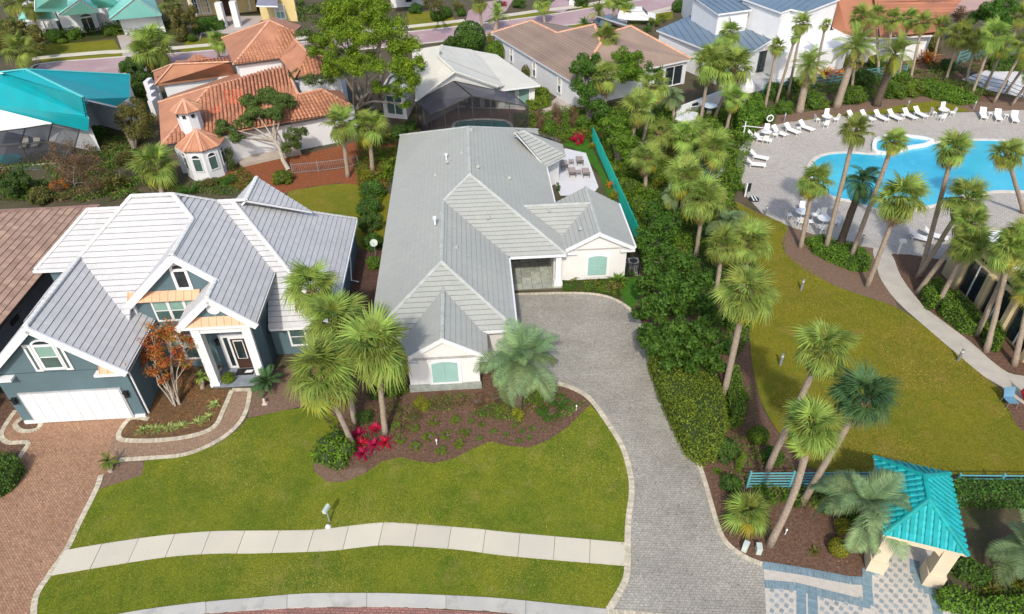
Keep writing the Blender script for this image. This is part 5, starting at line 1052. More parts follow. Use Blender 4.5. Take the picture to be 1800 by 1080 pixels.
def shrub(px, py, r, kind, mat, label, cat='shrub', hf=1., name=None, group=None, z0=0, dark=None, ground=False):
    """round thing of r pixels seen at px,py; placed so that its middle is seen there"""
    zc = ZC(G(px, py, 1)); R = r*zc/F; tall = {'tall': 1.15, 'spiky': .4}.get(kind, .5)*hf*R
    p = G(px, py, tall); base = G(px, py, 0) if ground else Vector((p.x, p.y, z0))
    me, cl = bush_mesh(kind, mat); nm = name or {'spiky': 'spiky_plant', 'big': 'broadleaf_tree'}.get(kind, 'shrub')
    root = thing(nm, label, cat, base, group)
    o = bpy.data.objects.new('foliage', me); COL.objects.link(o); o.parent = root
    sc_ = R*{'round': 1.1, 'clip': 1.5, 'spiky': 1.1}.get(kind, 1.); o.scale = (sc_, sc_, sc_*hf); o.rotation_euler = (0, 0, random.uniform(0, 6.28))
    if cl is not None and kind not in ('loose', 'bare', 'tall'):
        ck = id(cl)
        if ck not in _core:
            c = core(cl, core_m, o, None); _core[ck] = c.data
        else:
            c = bpy.data.objects.new('foliage_core', _core[ck]); COL.objects.link(c); c.parent = o; c['kind'] = 'stuff'
    if kind in ('bare', 'loose', 'big', 'tall'):
        t = MB(); rr = max(.03, R*.045)
        for i in range(7 if kind == 'bare' else 4):
            a = i*2.4; l = R*(.75 if kind != 'tall' else .3); t.tube([(0, 0, 0), (math.cos(a)*l*.3, math.sin(a)*l*.3, R*hf*.45), (math.cos(a)*l*.75, math.sin(a)*l*.75, R*hf*(1.0 if kind != 'tall' else 2))], [rr, rr*.6, rr*.2], 5, cap=False)
        me2 = t.mesh('stem', bark_m); o2 = bpy.data.objects.new('stem', me2); COL.objects.link(o2); o2.parent = root
    return root
def hedge(label, top, h, mat, dens=42, size=.16, z0=0, name='hedge', cat='hedge', wob=.12):
    """clipped hedge: outline of its top as seen, height h"""
    P = [G(x, y, h) for x, y in top]; c = sum(P, Vector())/len(P); base = Vector((c.x, c.y, z0)); root = thing(name, label, cat, base)
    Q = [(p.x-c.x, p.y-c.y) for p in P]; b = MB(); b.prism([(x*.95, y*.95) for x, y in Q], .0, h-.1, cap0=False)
    me = b.mesh('foliage_core', core_m)
    xs = [q[0] for q in Q]; ys = [q[1] for q in Q]; A = area(Q); pts = []; nor = []
    def inside(x, y):
        r = False
        for i in range(len(Q)):
            (x1, y1), (x2, y2) = Q[i], Q[i-1]
            if (y1 > y) != (y2 > y) and x < (x2-x1)*(y-y1)/(y2-y1)+x1: r = not r
        return r
    dens = dens*4.; n = int(A*dens); k_ = 0
    while k_ < n:
        x, y = random.uniform(min(xs), max(xs)), random.uniform(min(ys), max(ys))
        if inside(x, y): pts.append((x, y, h+random.uniform(-wob, wob)+.1*math.sin(x*1.7)*math.sin(y*1.9))); nor.append((0, 0, 1)); k_ += 1
    for i in range(len(Q)):
        a, c2 = Q[i-1], Q[i]; L = math.hypot(c2[0]-a[0], c2[1]-a[1]); nn = ((a[1]-c2[1])/L, (c2[0]-a[0])/L, 0)
        mx_, my_ = (a[0]+c2[0])/2+nn[0]*.05, (a[1]+c2[1])/2+nn[1]*.05
        if inside(mx_, my_): nn = (-nn[0], -nn[1], 0)
        for _ in range(int(L*h*dens*.8)):
            t = random.random(); pts.append((a[0]+(c2[0]-a[0])*t+nn[0]*random.uniform(-wob, wob), a[1]+(c2[1]-a[1])*t+nn[1]*random.uniform(-wob, wob), random.uniform(.05, h))); nor.append((nn[0], nn[1], .3))
    V, F_ = leaf_quads(np.array(pts), np.array(nor), size, .55)
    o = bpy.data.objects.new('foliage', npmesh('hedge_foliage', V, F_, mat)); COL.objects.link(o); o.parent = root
    o2 = bpy.data.objects.new('foliage_core', me); COL.objects.link(o2); o2.parent = o
    return root
# ---- palms
def fan_mesh(seed, mat, R=1.0, pet=.85, nl=27, droop=.38, drp=1.):
    random.seed(seed); V, Q = [], []
    def strip_(pts, ws, side):
        k_ = len(V)
        for p, w_ in zip(pts, ws): V.append(p-side*w_); V.append(p+side*w_)
        for i in range(len(pts)-1): Q.append([k_+2*i, k_+2*i+1, k_+2*i+3, k_+2*i+2])
    ax = np.array([1, 0, 0.]); hub = np.array([pet, 0, -.04])
    strip_([np.zeros(3), np.array([pet*.5, 0, .03]), hub], [.03, .022, .016], np.array([0, 1., 0]))
    for i in range(nl):
        t = (i/(nl-1)-.5)*2; a = t*2.15+random.uniform(-.05, .05); L = R*(1-.28*abs(t)**1.5)*random.uniform(.88, 1.08); d = np.array([math.cos(a), math.sin(a), 0]); up = .16*abs(t)+random.uniform(-.04, .04)
        s = np.array([-math.sin(a), math.cos(a), .25*(1 if i % 2 else -1)]); dr = droop*random.uniform(.7, 1.4)*drp
        st = hub+np.array([.0, 0, 0]); m1 = st+d*L*.5+np.array([0, 0, up*L*.8-dr*.08]); e = st+d*L*(.98-dr*.15)+np.array([0, 0, up*L-dr*.95*L])
        strip_([st, m1, e], [.01, .04, .005], s)
    return V, Q
def feather_mesh(seed, L=2.2, nl=26, ll=.5, arch=1.1, vee=.5, w_=.02):
    random.seed(seed); V, Q = [], []
    def pos(t): return np.array([L*(math.sin(min(t, 1)*arch)/arch), 0, L*(.35*t-.55*t*t*arch)])
    k_ = 0
    for i in range(8):
        p, q = pos(i/8), pos((i+1)/8); r0, r1 = .035*(1-i/9), .035*(1-(i+1)/9); k_ = len(V); V += [p-[0, r0, 0], p+[0, r0, 0], q+[0, r1, 0], q-[0, r1, 0]]; Q.append([k_, k_+1, k_+2, k_+3])
    for i in range(nl):
        t = .12+.88*i/(nl-1); p = pos(t); tg = pos(min(1, t+.02))-pos(t-.02); tg /= np.linalg.norm(tg)
        l = ll*math.sin(math.pi*min(.97, .18+t*.78))*random.uniform(.85, 1.1)
        for s_ in (-1, 1):
            d = tg*.55+np.array([0, s_*.8, vee*.5]); d /= np.linalg.norm(d); m_ = p+d*l*.55; e = p+d*l+np.array([0, 0, -.3*l]); wv = tg*w_
            k_ = len(V); V += [p-wv*.6, p+wv*.6, m_+wv, m_-wv, e, e+wv*.2]; Q += [[k_, k_+1, k_+2, k_+3], [k_+3, k_+2, k_+5, k_+4]]
    return V, Q
_fr = {}
def frond_var(kind, mat):
    k_ = (kind, mat.name)
    if k_ not in _fr:
        st = random.getstate()
        L = []
        for s_ in range(4):
            if kind == 'fan': V, Q = fan_mesh(s_+1, mat)
            elif kind == 'fandroop': V, Q = fan_mesh(s_+11, mat, droop=.75)
            elif kind == 'pindo': V, Q = feather_mesh(s_+5, 2.1, 30, .66, 1.3, .6, .026)
            elif kind == 'phoenix': V, Q = feather_mesh(s_+25, 2.3, 34, .5, .95, .5)
            elif kind == 'sago': V, Q = feather_mesh(s_+45, 1.0, 26, .2, .9, .4, .014)
            L.append((np.array(V), np.array(Q)))
        _fr[k_] = (L, [npmesh('frond', V, Q, mat) for V, Q in L]); random.setstate(st)
    return _fr[k_]
def frond_layout(n, e0=80, e1=-50, pw=1.):
    out = []
    for i in range(n):
        t = ((i+.5)/n)**pw; out.append((i*2.39996+random.uniform(-.45, .45), math.radians(e0+(e1-e0)*t+random.uniform(-15, 13)), random.uniform(.72, 1.16), t))
    return out
_crown = {}
def crown(root, top, s, kind='fan', mat=None, n=34, single=True, mat2=None, e0=80, e1=-50, lean=(0, 0)):
    mat = mat or frond_m; mat2 = mat2 or frondy_m; org = ORG[root]
    def mtx(a, e, sc_): return Matrix.Rotation(a, 4, 'Z') @ Matrix.Rotation(-e, 4, 'Y') @ Matrix.Rotation(random.uniform(-.35, .35), 4, 'X') @ Matrix.Scale(sc_, 4)
    loc = Matrix.Translation(top-org)
    if single:
        for a, e, q, t in frond_layout(n, e0, e1):
            m = mat2 if (t > .86 and random.random() < .7) else mat
            me = frond_var('fandroop' if kind == 'fan' and t > .6 else kind, m)[1][random.randrange(4)]
            o = bpy.data.objects.new('frond', me); COL.objects.link(o); o.parent = root; o.matrix_basis = loc @ mtx(a, e, q*s)
    else:
        k_ = (kind, mat.name, n, random.randrange(3))
        if k_ not in _crown:
            Vs, Qs, off = [], [], 0; Rn = []; Mi = []
            for a, e, q, t in frond_layout(n, e0, e1):
                V, Q = frond_var('fandroop' if kind == 'fan' and t > .6 else kind, mat)[0][random.randrange(4)]; M_ = np.array(mtx(a, e, q))
                Vs.append(V @ M_[:3, :3].T); Qs.append(Q+off); off += len(V); Rn.append(np.full(len(Q), random.random())); Mi.append(np.full(len(Q), 1 if t > .84 and random.random() < .7 else 0))
            _crown[k_] = npmesh('crown', np.concatenate(Vs), np.concatenate(Qs), [mat, mat2], np.concatenate(Mi), np.concatenate(Rn))
        o = bpy.data.objects.new('crown', _crown[k_]); COL.objects.link(o); o.parent = root; o.matrix_basis = loc @ Matrix.Rotation(random.uniform(0, 6.28), 4, 'Z') @ Matrix.Scale(s, 4)
def palm(label, c, r, base, kind='fan', mat=None, n=34, h=None, tr=.17, tm=None, skirt=False, boots=True, group='sabal palms', name='palm_tree', bend=0, mat2=None, e0=80, e1=-52, single=None, fern=None):
    B = G(*base); top = crown_pos(B, *c) if h is None else G(c[0], c[1], h)
    if kind == 'pindo' and mat2 is frondg_m: mat2 = frond_m
    Rm = r*ZC(top)/F; reach = {'fan': 1.75, 'pindo': 1.75, 'phoenix': 2.15, 'sago': .95}[kind]; s = Rm/reach
    root = thing(name, label, 'palm tree', B, group); t = MB(); d = top-B; L = d.length; n_ = 9; P = []; side = Vector((-d.y, d.x, 0)); side = side.normalized() if side.length > .1 else Vector((1, 0, 0))
    for i in range(n_+1):
        u = i/n_; P.append(B+d*u+Vector((0, 0, 1))*0+side*bend*math.sin(u*math.pi)+Vector((random.uniform(-.015, .015), random.uniform(-.015, .015), 0)))
    P[0] = P[0]-Vector((0, 0, .15)); P[-1] = top-Vector((0, 0, .1)) if L > .5 else top
    t.tube(P, [tr*(1.35 if i == 0 else 1.08 if i == 1 else 1-.12*i/n_+.03*(i % 2)) for i in range(n_+1)], 9)
    t.build('trunk', tm or trunk_m, root, smooth=True)
    if boots and L > 1.5:
        b = MB(); ax = (P[-1]-P[-3]).normalized()
        for i in range(34):
            a = i*2.4; u = i/34; p = top-ax*(.05+u*.75); o_ = Vector((math.cos(a), math.sin(a), 0)); b.beam(p+o_*tr*.6, p+o_*(tr+.2*(1-u*.5))+Vector((0, 0, .17)), .1, .05)
        tag(b.build('leaf_bases', boot_m, root), kind='stuff')
    near = r >= 36 if single is None else single
    crown(root, top, s, kind, mat, n, near, mat2, e0, e1)
    if not skirt and kind == 'fan' and L > 2 and near: skirt = random.choice((2, 3, 5))
    if skirt:
        b_n = 14 if skirt is True else skirt; V = []; 
        for i in range(b_n):
            me = frond_var('fandroop', frondd_m)[1][i % 4]; o = bpy.data.objects.new('dead_frond', me); COL.objects.link(o); o.parent = root
            o.matrix_basis = Matrix.Translation(top-Vector((0, 0, .35))-ORG[root]) @ Matrix.Rotation(i*2.4, 4, 'Z') @ Matrix.Rotation(math.radians(62+random.uniform(-10, 18)), 4, 'Y') @ Matrix.Scale(s*.85, 4)
    if fern:
        cl = [(math.cos(i*2.4)*tr*1.2, math.sin(i*2.4)*tr*1.2, -(.5+i*.12), .38) for i in range(12)]; V, Q = cluster_leaves(cl, 420, .22, .3, 1., .7)
        o = bpy.data.objects.new('ferns_on_trunk', npmesh('ferns', V, Q, fern)); COL.objects.link(o); o.parent = root; o.location = top-ORG[root]-Vector((0, 0, .2)); 
    return root
# trio in front of the grey roofed house, then the rest from near to far
palm('sabal palm of the front trio leaning out over the lawn', (564, 655), 74, (621, 784), n=42, tr=.16)
palm('sabal palm of the front trio standing nearest the red ti plants', (662, 612), 74, (677, 763), n=44, tr=.16)
palm('middle sabal palm of the front trio, crown against the white roof', (590, 566), 66, (624, 743), n=40, tr=.16, h=6.0)
palm('sabal palm behind the front trio, crown over the white roof eave', (546, 507), 56, (590, 690), n=34, h=6.8, tr=.15)
palm('silver green pindo palm at the edge of the grey drive', (918, 640), 78, (908, 722), 'pindo', frondg_m, 34, h=2.6, tr=.3, tm=trunk2_m, boots=False, group='pindo palms', e0=85, e1=-35, mat2=frondg_m)
palm('leaning sabal palm whose trunk crosses the left end of the blue fence', (1425, 752), 60, (1352, 958), n=38, bend=.3)
palm('tall leaning sabal palm rising from the mulch beside the park lawn', (1448, 612), 58, (1348, 828), n=38, skirt=6, bend=-.2)
palm('dark green sabal palm leaning right over the park lawn', (1518, 700), 62, (1410, 885), n=38, mat=frondk_m, bend=.1)
palm('sabal palm with bent pale trunk between clipped hedge and park lawn', (1312, 517), 58, (1270, 705), n=36, skirt=8, tr=.19)
palm('large pindo palm in front of the aqua pavilion', (1520, 893), 88, (1515, 965), 'pindo', frondg_m, 22, h=2.3, tr=.25, tm=trunk2_m, boots=False, group='pindo palms', e0=85, e1=-30, mat2=frondg_m)
palm('pindo palm cut by the right edge beyond the pavilion', (1812, 975), 75, (1815, 1040), 'pindo', frondg_m, 20, h=1.8, tr=.25, tm=trunk2_m, boots=False, group='pindo palms', mat2=frondg_m)
palm('low saw palmetto clump beside the two pale utility boxes', (1312, 905), 50, (1312, 918), n=30, h=.5, tr=.1, boots=False, e0=85, e1=0, name='palmetto', group='palmetto clumps')
palm('dark sago palm beside the white portico', (468, 672), 32, (470, 685), 'sago', frondk_m, 40, h=.6, tr=.16, boots=False, name='sago_palm', group='sago palms', e0=75, e1=-10, mat2=frondk_m, single=True)
palm('small palm in the leaf litter near the orange tree', (355, 664), 17, (356, 683), 'sago', frond_m, 20, h=.9, tr=.13, boots=False, name='small_palm', group='sago palms')
palm('tiny sago palm in the grey bed at the drive corner', (191, 812), 20, (195, 830), 'sago', lf_mid, 18, h=.5, tr=.12, boots=False, name='sago_palm', group='sago palms')
palm('sabal palm near the magnolias with its crown over the park edge', (1270, 432), 40, (1258, 520), n=30, h=4)
palm('sabal palm overlapping the lawn corner by the magnolias', (1318, 425), 45, (1305, 510), n=32, h=4.2, skirt=5)
palm('blue green pindo palm hidden among the sabals', (1278, 395), 38, (1285, 450), 'pindo', frondg_m, 30, h=3, boots=False, group='pindo palms', mat2=frondg_m)
palm('sabal palm with straight pale trunk above the magnolias', (1237, 350), 46, (1223, 452), n=34, skirt=4)
palm('sabal palm second in the row right of the aqua fence', (1205, 312), 42, (1196, 392), n=32)
palm('sabal palm over the orange crotons right of the aqua fence', (1137, 278), 34, (1134, 345), n=28, skirt=5)
palm('silver pindo palm below the second row sabal', (1180, 345), 24, (1188, 385), 'pindo', frondg_m, 22, h=2.5, boots=False, group='pindo palms', mat2=frondg_m)
palm('sabal palm behind the hedge with two thin trunks beside it', (1125, 190), 38, (1102, 275), n=30)
palm('sabal palm just behind the hedge row, short trunk', (1150, 150), 34, (1128, 262), n=28, h=5)
palm('thin trunked sabal palm beside its twin in the hedge', (1160, 235), 30, (1118, 262), n=22, h=3.5, single=False)
palm('sabal palm in front of the spa terrace', (1205, 240), 34, (1200, 300), n=28, h=3.5)
palm('sabal palm between spa terrace and pool deck', (1256, 262), 38, (1250, 320), n=30, h=3.6)
palm('pale crowned palm left of the wading pool', (1232, 232), 30, (1228, 290), n=24, h=3.4, single=False)
palm('sabal palm with a long brown skirt beside the tan roof', (1064, 135), 33, (1064, 212), n=28, skirt=20)
palm('sabal palm rising over the tan roof ridge', (1066, 66), 27, (1060, 150), n=30, skirt=8, single=False)
palm('silver feather palm behind the spa terrace wall', (1182, 172), 26, (1185, 215), 'pindo', frondg_m, 24, h=2.4, boots=False, group='pindo palms', mat2=frondg_m, single=False)
palm('palm rising alone above the blue metal roof', (1283, 58), 26, (1281, 130), n=30, single=False, h=7)
palm('left crown of the dense palm clump before the blue metal house', (1248, 112), 38, (1232, 212), n=34)
palm('right crown of the dense palm clump before the blue metal house', (1292, 118), 42, (1256, 208), n=36)
palm('upper crown of the dense palm clump before the blue metal house', (1262, 95), 32, (1262, 170), n=28, h=5.5, single=False)
palm('short palm with shaggy trunk at the right of the clump', (1290, 172), 27, (1276, 231), n=26, skirt=5, single=False)
G2 = 'palms behind the pool deck'
for i, (c, r, b_, lb) in enumerate((((1366, 82), 19, (1344, 194), 'thin palm first from the left behind the deck, before the blue pool'), ((1398, 66), 12, (1364, 182), 'very small crowned palm with a long bare trunk'), ((1410, 42), 22, (1384, 172), 'palm whose crown covers the white gable wall of the blue roofed house'), ((1451, 44), 13, (1430, 150), 'small palm crown in front of the flat white roof'), ((1512, 30), 24, (1497, 160), 'palm crown leftmost against the orange brown roof'), ((1540, 26), 22, (1545, 130), 'palm crown centred on the orange brown roof'), ((1568, 34), 22, (1558, 150), 'palm crown right of centre on the orange brown roof'), ((1598, 32), 21, (1580, 136), 'palm before the eave end of the orange brown roof'), ((1622, 40), 21, (1598, 150), 'palm at the right corner of the orange brown roof'), ((1655, 45), 20, (1640, 110), 'palm standing over the dark shrubs beside the side street'), ((1688, 62), 30, (1662, 143), 'broad palm left of the white apron'), ((1716, 72), 24, (1697, 147), 'palm with rusty leaf bases at the white apron'), ((1748, 62), 32, (1707, 170), 'tall pale trunked palm before the tennis fence'), ((1766, 80), 22, (1732, 154), 'thin grey trunked palm behind the white apron rail'), ((1792, 28), 24, (1780, 70), 'palm at the top right corner'), ((1805, 75), 30, (1746, 182), 'palm leaning out of the right edge over the apron'), ((1812, 100), 26, (1768, 164), 'slender palm leaning right near the rail post'), ((1822, 125), 28, (1778, 186), 'low leaning palm at the right edge above the loungers'))):
    palm(lb, c, r, b_, n=30 if r > 18 else 20, tr=.15, group=G2, single=False)
for c, r, b_, lb in (((1422, 118), 36, (1405, 197), 'phoenix palm with yellow ferny trunk, left of three'), ((1505, 84), 42, (1470, 189), 'phoenix palm with thick pale trunk, middle of three'), ((1573, 96), 42, (1540, 186), 'phoenix palm with dark thick trunk, right of three')):
    palm(lb, c, r, b_, 'phoenix', frond_m, 42, tr=.4, tm=trunk2_m if c[0] > 1550 else trunk_m, boots=False, group='phoenix palms behind the deck', e0=85, e1=-30, fern=lf_yel, single=True)
for c, r, b_, lb, kw in (((1503, 232), 34, (1451, 439), 'tallest slim palm of the island bed, crown on the deck', {}), ((1571, 250), 28, (1495, 454), 'slim palm of the island bed whose crown hides the spa', {}), ((1676, 264), 36, (1617, 486), 'tall palm leaning across the pool middle', {}), ((1431, 318), 37, (1407, 436), 'short palm at the left tip of the mulch bed', {}), ((1584, 350), 52, (1524, 504), 'big crowned palm at the head of the garden path', {}), ((1700, 350), 46, (1612, 488), 'tall palm beside the clubhouse corner, crown over the pool', {}), ((1705, 392), 38, (1612, 515), 'palm against the white clubhouse roof curve', {}), ((1704, 428), 40, (1646, 540), 'palm in front of the first clubhouse windows', {}), ((1778, 440), 46, (1734, 618), 'palm rising over the clubhouse roof edge', {}), ((1795, 420), 40, (1716, 590), 'palm behind the one at the clubhouse roof edge', {}), ((1815, 500), 42, (1783, 642), 'palm cut by the right edge before the clubhouse', {}), ((1770, 272), 34, (1800, 375), 'palm at the far right standing against the pool', {'h': 6})):
    palm(lb, c, r, b_, n=36, group='palms round the pool', **kw)
palm('dark rough trunked feather palm in the island bed', (1515, 322), 36, (1475, 434), 'pindo', frondk_m, 30, tr=.28, tm=trunk2_m, boots=False, group='palms round the pool', mat2=frondg_m)
for c, r, b_, lb, kw in (((600, 218), 36, (612, 312), 'left of two sabal palms beside the villa back wall', {}), ((648, 222), 38, (655, 300), 'right of two sabal palms beside the villa back wall', {}), ((274, 294), 44, (285, 340), 'wide low palm in front of the round bay', {'h': 2.2, 'skirt': 8}), ((36, 88), 34, (38, 125), 'palm in front of the aqua roof at the left edge', {'h': 3}), ((268, 82), 42, (268, 118), 'broad shaggy palm between the back street and the villa', {'h': 3.2, 'skirt': 8}), ((254, 92), 30, (262, 125), 'lower left partner of the broad shaggy palm', {'h': 3}), ((382, 72), 22, (384, 100), 'bushy palm beside the upper terracotta roof', {'h': 3}), ((50, 8), 28, (78, 78), 'leaning palm before the seafoam roofed house', {}), ((20, 5), 24, (40, 60), 'palm at the top left corner', {'h': 5}), ((300, 8), 24, (304, 52), 'thin trunked palm between seafoam and yellow houses', {}), ((843, 4), 20, (848, 66), 'slim palm by the drive across the back street', {}), ((955, 2), 20, (957, 44), 'stout palm behind the tan roof notch', {}), ((1078, -2), 18, (1080, 44), 'left of the paired palms over the back street', {}), ((1099, 4), 20, (1096, 42), 'right of the paired palms over the back street', {}), ((1412, 10), 10, (1410, 30), 'tiny palm top behind the blue metal roof', {})):
    palm(lb, c, r, b_, n=30, group='sabal palms', **{'tr': .2, **kw})
palm('feather palm at the kerb beside the tan roof', (874, 30), 26, (871, 54), 'phoenix', frond_m, 30, h=1.8, tr=.35, boots=False, group='street feather palms', e0=88, e1=-20, single=False)
palm('feather palm beside the grey vehicle on the back street', (1052, 24), 24, (1056, 46), 'phoenix', frond_m, 30, h=1.8, tr=.3, boots=False, group='street feather palms', e0=88, e1=-20, single=False)
# ---- trees
def tree(label, base, clumps_px, mat, bark, name='broadleaf_tree', size=.2, nper=650, asp=.45, flat=.8, trunks=None, tr=.2, cat='tree', fill=.5, dep=0., mix=None, fork=None):
    B = G(*base); root = thing(name, label, cat, B); cl = []
    for (x, y, r, h) in clumps_px:
        p = G(x, y, h); R = r*ZC(p)/F; cl.append((p.x-B.x, p.y-B.y, p.z, R))
    fine = []
    for c in cl:
        for i in range(9):
            d = rand_dirs(1)[0]; q = .62*c[3]; fine.append((c[0]+d[0]*q, c[1]+d[1]*q, c[2]+d[2]*q*flat, c[3]*random.uniform(.3, .5)))
    V, Q = cluster_leaves(fine, nper, size, asp, flat, fill)
    o = bpy.data.objects.new('crown', npmesh('crown', V, Q, [mat]+(mix or []), None if not mix else np.repeat(rng.integers(0, 1+len(mix), (len(Q)+11)//12), 12)[:len(Q)])); COL.objects.link(o); o.parent = root
    t = MB(); z = Vector((0, 0, 0))
    if fork:
        fk = G(*fork)-B; t.tube([z, fk*.35+Vector((-.15, .1, 0)), fk*.7+Vector((.1, 0, 0)), fk], [tr*1.2, tr, tr*.95, tr*.8], 8, cap=False)
    for i, c in enumerate(cl):
        if fork:
            e = Vector(c[:3]); m_ = fk*.45+e*.55+Vector((random.uniform(-.25, .25), random.uniform(-.25, .25), .15)); t.tube([fk, fk*.75+e*.25+Vector((0, 0, .12)), m_, e], [tr*.5, tr*.42, tr*.3, tr*.1], 6, cap=False)
            for j in range(4): f = fine[i*9+j]; t.tube([m_, e*.5+m_*.5, Vector(f[:3])], [tr*.2, tr*.15, tr*.05], 5, cap=False)
            continue
        e = Vector(c[:3]); s_ = (trunks[i % len(trunks)] if trunks else Vector((0, 0, 0)))
        m_ = s_+(e-s_)*.45+Vector((random.uniform(-.3, .3), random.uniform(-.3, .3), e.z*.15)); t.tube([s_, s_*.5+m_*.5+Vector((0, 0, .2)), m_, e], [tr, tr*.8, tr*.6, tr*.2], 7, cap=False)
        for j in range(4): f = fine[i*9+j]; t.tube([m_, e*.5+m_*.5, Vector(f[:3])], [tr*.4, tr*.3, tr*.08], 5, cap=False)
    k_ = t.mesh('trunk', bark); o = bpy.data.objects.new('trunk', k_); COL.objects.link(o); o.parent = root
    return root
pc_ = []
for (x, y, r, h) in ((640, 12, 42, 13), (600, 22, 40, 12), (680, 30, 42, 12.5), (575, 50, 38, 11), (625, 62, 44, 11.5), (672, 72, 44, 11.5), (715, 75, 36, 11), (600, 95, 36, 9.5), (640, 112, 36, 9.5), (690, 115, 38, 9.5), (730, 112, 26, 9.5), (585, 122, 26, 8), (715, 145, 28, 8), (672, 150, 22, 7), (700, 165, 16, 6), (660, -10, 34, 13.5), (712, 182, 13, 5), (560, 80, 26, 9.5)): pc_.append((x, y, r, h))
tree('tall bright green pine with several trunks behind the villa', (648, 196), pc_, lf_pine, palebark_m, 'pine_tree', .3, 620, .2, .75, [Vector((-1.6, .2, 0)), Vector((-.4, 0, 0)), Vector((1., .3, 0)), Vector((1.8, -.4, 0))], .2, fill=.8)
tree('darker sparse tree leaning left out of the tall pine', (610, 185), [(548, 25, 30, 10), (540, 62, 24, 9), (545, 90, 20, 8), (530, 12, 20, 10), (522, 130, 20, 5.5), (545, 140, 18, 5.5), (575, 140, 18, 5), (590, 90, 18, 7)], lf_oak, bark_m, 'pine_tree', .26, 420, .25, .6, None, .14, fill=.8)
tree('spreading live oak with pale bare branches before the villa', (508, 300), [(440, 178, 24, 4.8), (468, 168, 27, 5), (500, 175, 26, 5), (450, 200, 24, 4.4), (488, 196, 24, 4.6), (396, 224, 23, 3.8), (415, 240, 18, 3.4), (428, 216, 20, 3.8), (382, 240, 14, 3.2)], lf_oak, palebark_m, 'oak_tree', .15, 1300, .5, .55, None, .2, fork=(484, 250, 2.0))
tree('low green branch mass of a small oak before the villa wall', (500, 290), [(515, 235, 20, 2.6), (510, 255, 20, 1.8), (530, 232, 14, 2.8)], lf_oak, bark_m, 'oak_tree', .14, 1300, .5, .7, None, .08, fork=(495, 268, .9))
tree('crape myrtle in orange and red autumn leaf by the garage', (310, 712), [(272, 592, 34, 4.2), (300, 582, 30, 4.6), (255, 610, 22, 3.6), (300, 625, 30, 3.5), (270, 640, 26, 3.0), (325, 605, 20, 3.8), (290, 665, 16, 2.4), (245, 630, 18, 3.0), (330, 640, 14, 2.8)], lf_oran, palebark_m, 'crape_myrtle', .1, 900, .55, .9, [Vector((-.15, 0, 0)), Vector((.1, .05, 0)), Vector((0, -.12, 0)), Vector((.22, 0, 0))], .055, fill=1., mix=[lf_oran, lf_oran, lf_yel, lf_red, lf_oran])
# scattered red leaves in the same tree's upper crown
tree('magnolia hedge tree', (1170, 520), [(1160, 452, 34, 3.6), (1200, 470, 34, 3.8), (1150, 490, 32, 3.4), (1225, 505, 32, 3.6), (1190, 520, 36, 3.8), (1155, 540, 34, 3.4), (1240, 545, 32, 3.4), (1132, 505, 22, 2.4), (1128, 545, 22, 2.2), (1215, 480, 28, 3.6), (1175, 495, 26, 4.0)], lf_dark, bark_m, 'magnolia_tree', .24, 620, .5, .9)['label'] = 'dark glossy magnolia mass between drive bend and sabal palms, upper part'
tree('x', (1200, 620), [(1160, 580, 32, 3.0), (1195, 585, 34, 3.2), (1230, 590, 32, 3.2), (1150, 610, 28, 2.6), (1185, 625, 32, 2.7), (1225, 630, 30, 2.8), (1262, 600, 26, 3.0), (1255, 640, 26, 2.4), (1138, 590, 20, 2.0), (1168, 605, 26, 3.0), (1210, 610, 28, 3.2), (1245, 575, 26, 3.2)], lf_dark, bark_m, 'magnolia_tree', .24, 620, .5, .9)['label'] = 'dark glossy magnolia mass just above the clipped light green hedge'
tree('x', (1150, 440), [(1140, 405, 26, 2.8), (1170, 400, 28, 3), (1150, 375, 26, 2.6), (1185, 385, 22, 2.8), (1135, 430, 22, 2.4)], lf_dark, bark_m, 'magnolia_tree', .2, 620, .5, .9)['label'] = 'small dark magnolia beside the lower end of the aqua fence'
tree('x', (1035, 215), [(1022, 120, 24, 5), (1035, 105, 22, 5.5), (1025, 150, 24, 4), (1040, 175, 24, 3), (1045, 125, 22, 5), (1055, 195, 22, 2.4)], lf_dark, bark_m, size=.24, nper=620)['label'] = 'dark broadleaf tree at the corner of the long white wall'
tree('x', (1105, 160), [(1095, 100, 22, 5), (1115, 105, 22, 5), (1105, 125, 24, 4), (1090, 130, 22, 4), (1120, 130, 18, 3.6)], lf_mid, bark_m, size=.22, nper=620)['label'] = 'bright broadleaf tree before the tan roof front slope'
tree('x', (1150, 150), [(1148, 108, 15, 3), (1155, 122, 13, 2.5), (1140, 118, 12, 3)], lf_dark, bark_m, size=.22, nper=620)['label'] = 'small dark tree at the sliding doors of the tan roofed house'
tree('x', (1085, 290), [(1090, 225, 26, 3.2), (1075, 215, 22, 3.4), (1100, 250, 26, 2.8), (1085, 245, 22, 2.8), (1110, 275, 20, 2.2)], lf_mid, bark_m, size=.22, nper=620)['label'] = 'fresh green tree filling the far end of the aqua fence'
tree('x', (130, 330), [(110, 265, 28, 3), (140, 270, 30, 3.4), (95, 290, 26, 2.4), (130, 300, 32, 2.6), (165, 290, 26, 2.8), (160, 320, 24, 1.8), (110, 320, 22, 1.6)], lf_brown, bark_m, 'bare_tree', .16, 420, .25, 1., None, .07, fill=1.)['label'] = 'thin brownish half bare tree behind the brown tiled roof'
tree('x', (236, 262), [(232, 190, 26, 3), (250, 205, 24, 2.6), (222, 210, 22, 2.4), (240, 230, 24, 1.8)], lf_olive, bark_m, size=.17, nper=800)['label'] = 'rounded olive brown tree between aqua roof and villa'
tree('x', (318, 50), [(325, 20, 20, 4), (305, 28, 20, 3.4), (335, 38, 18, 2.6), (312, 42, 16, 2.2)], lf_olive, bark_m, size=.24, nper=620)['label'] = 'olive tree beside the yellow house windows'
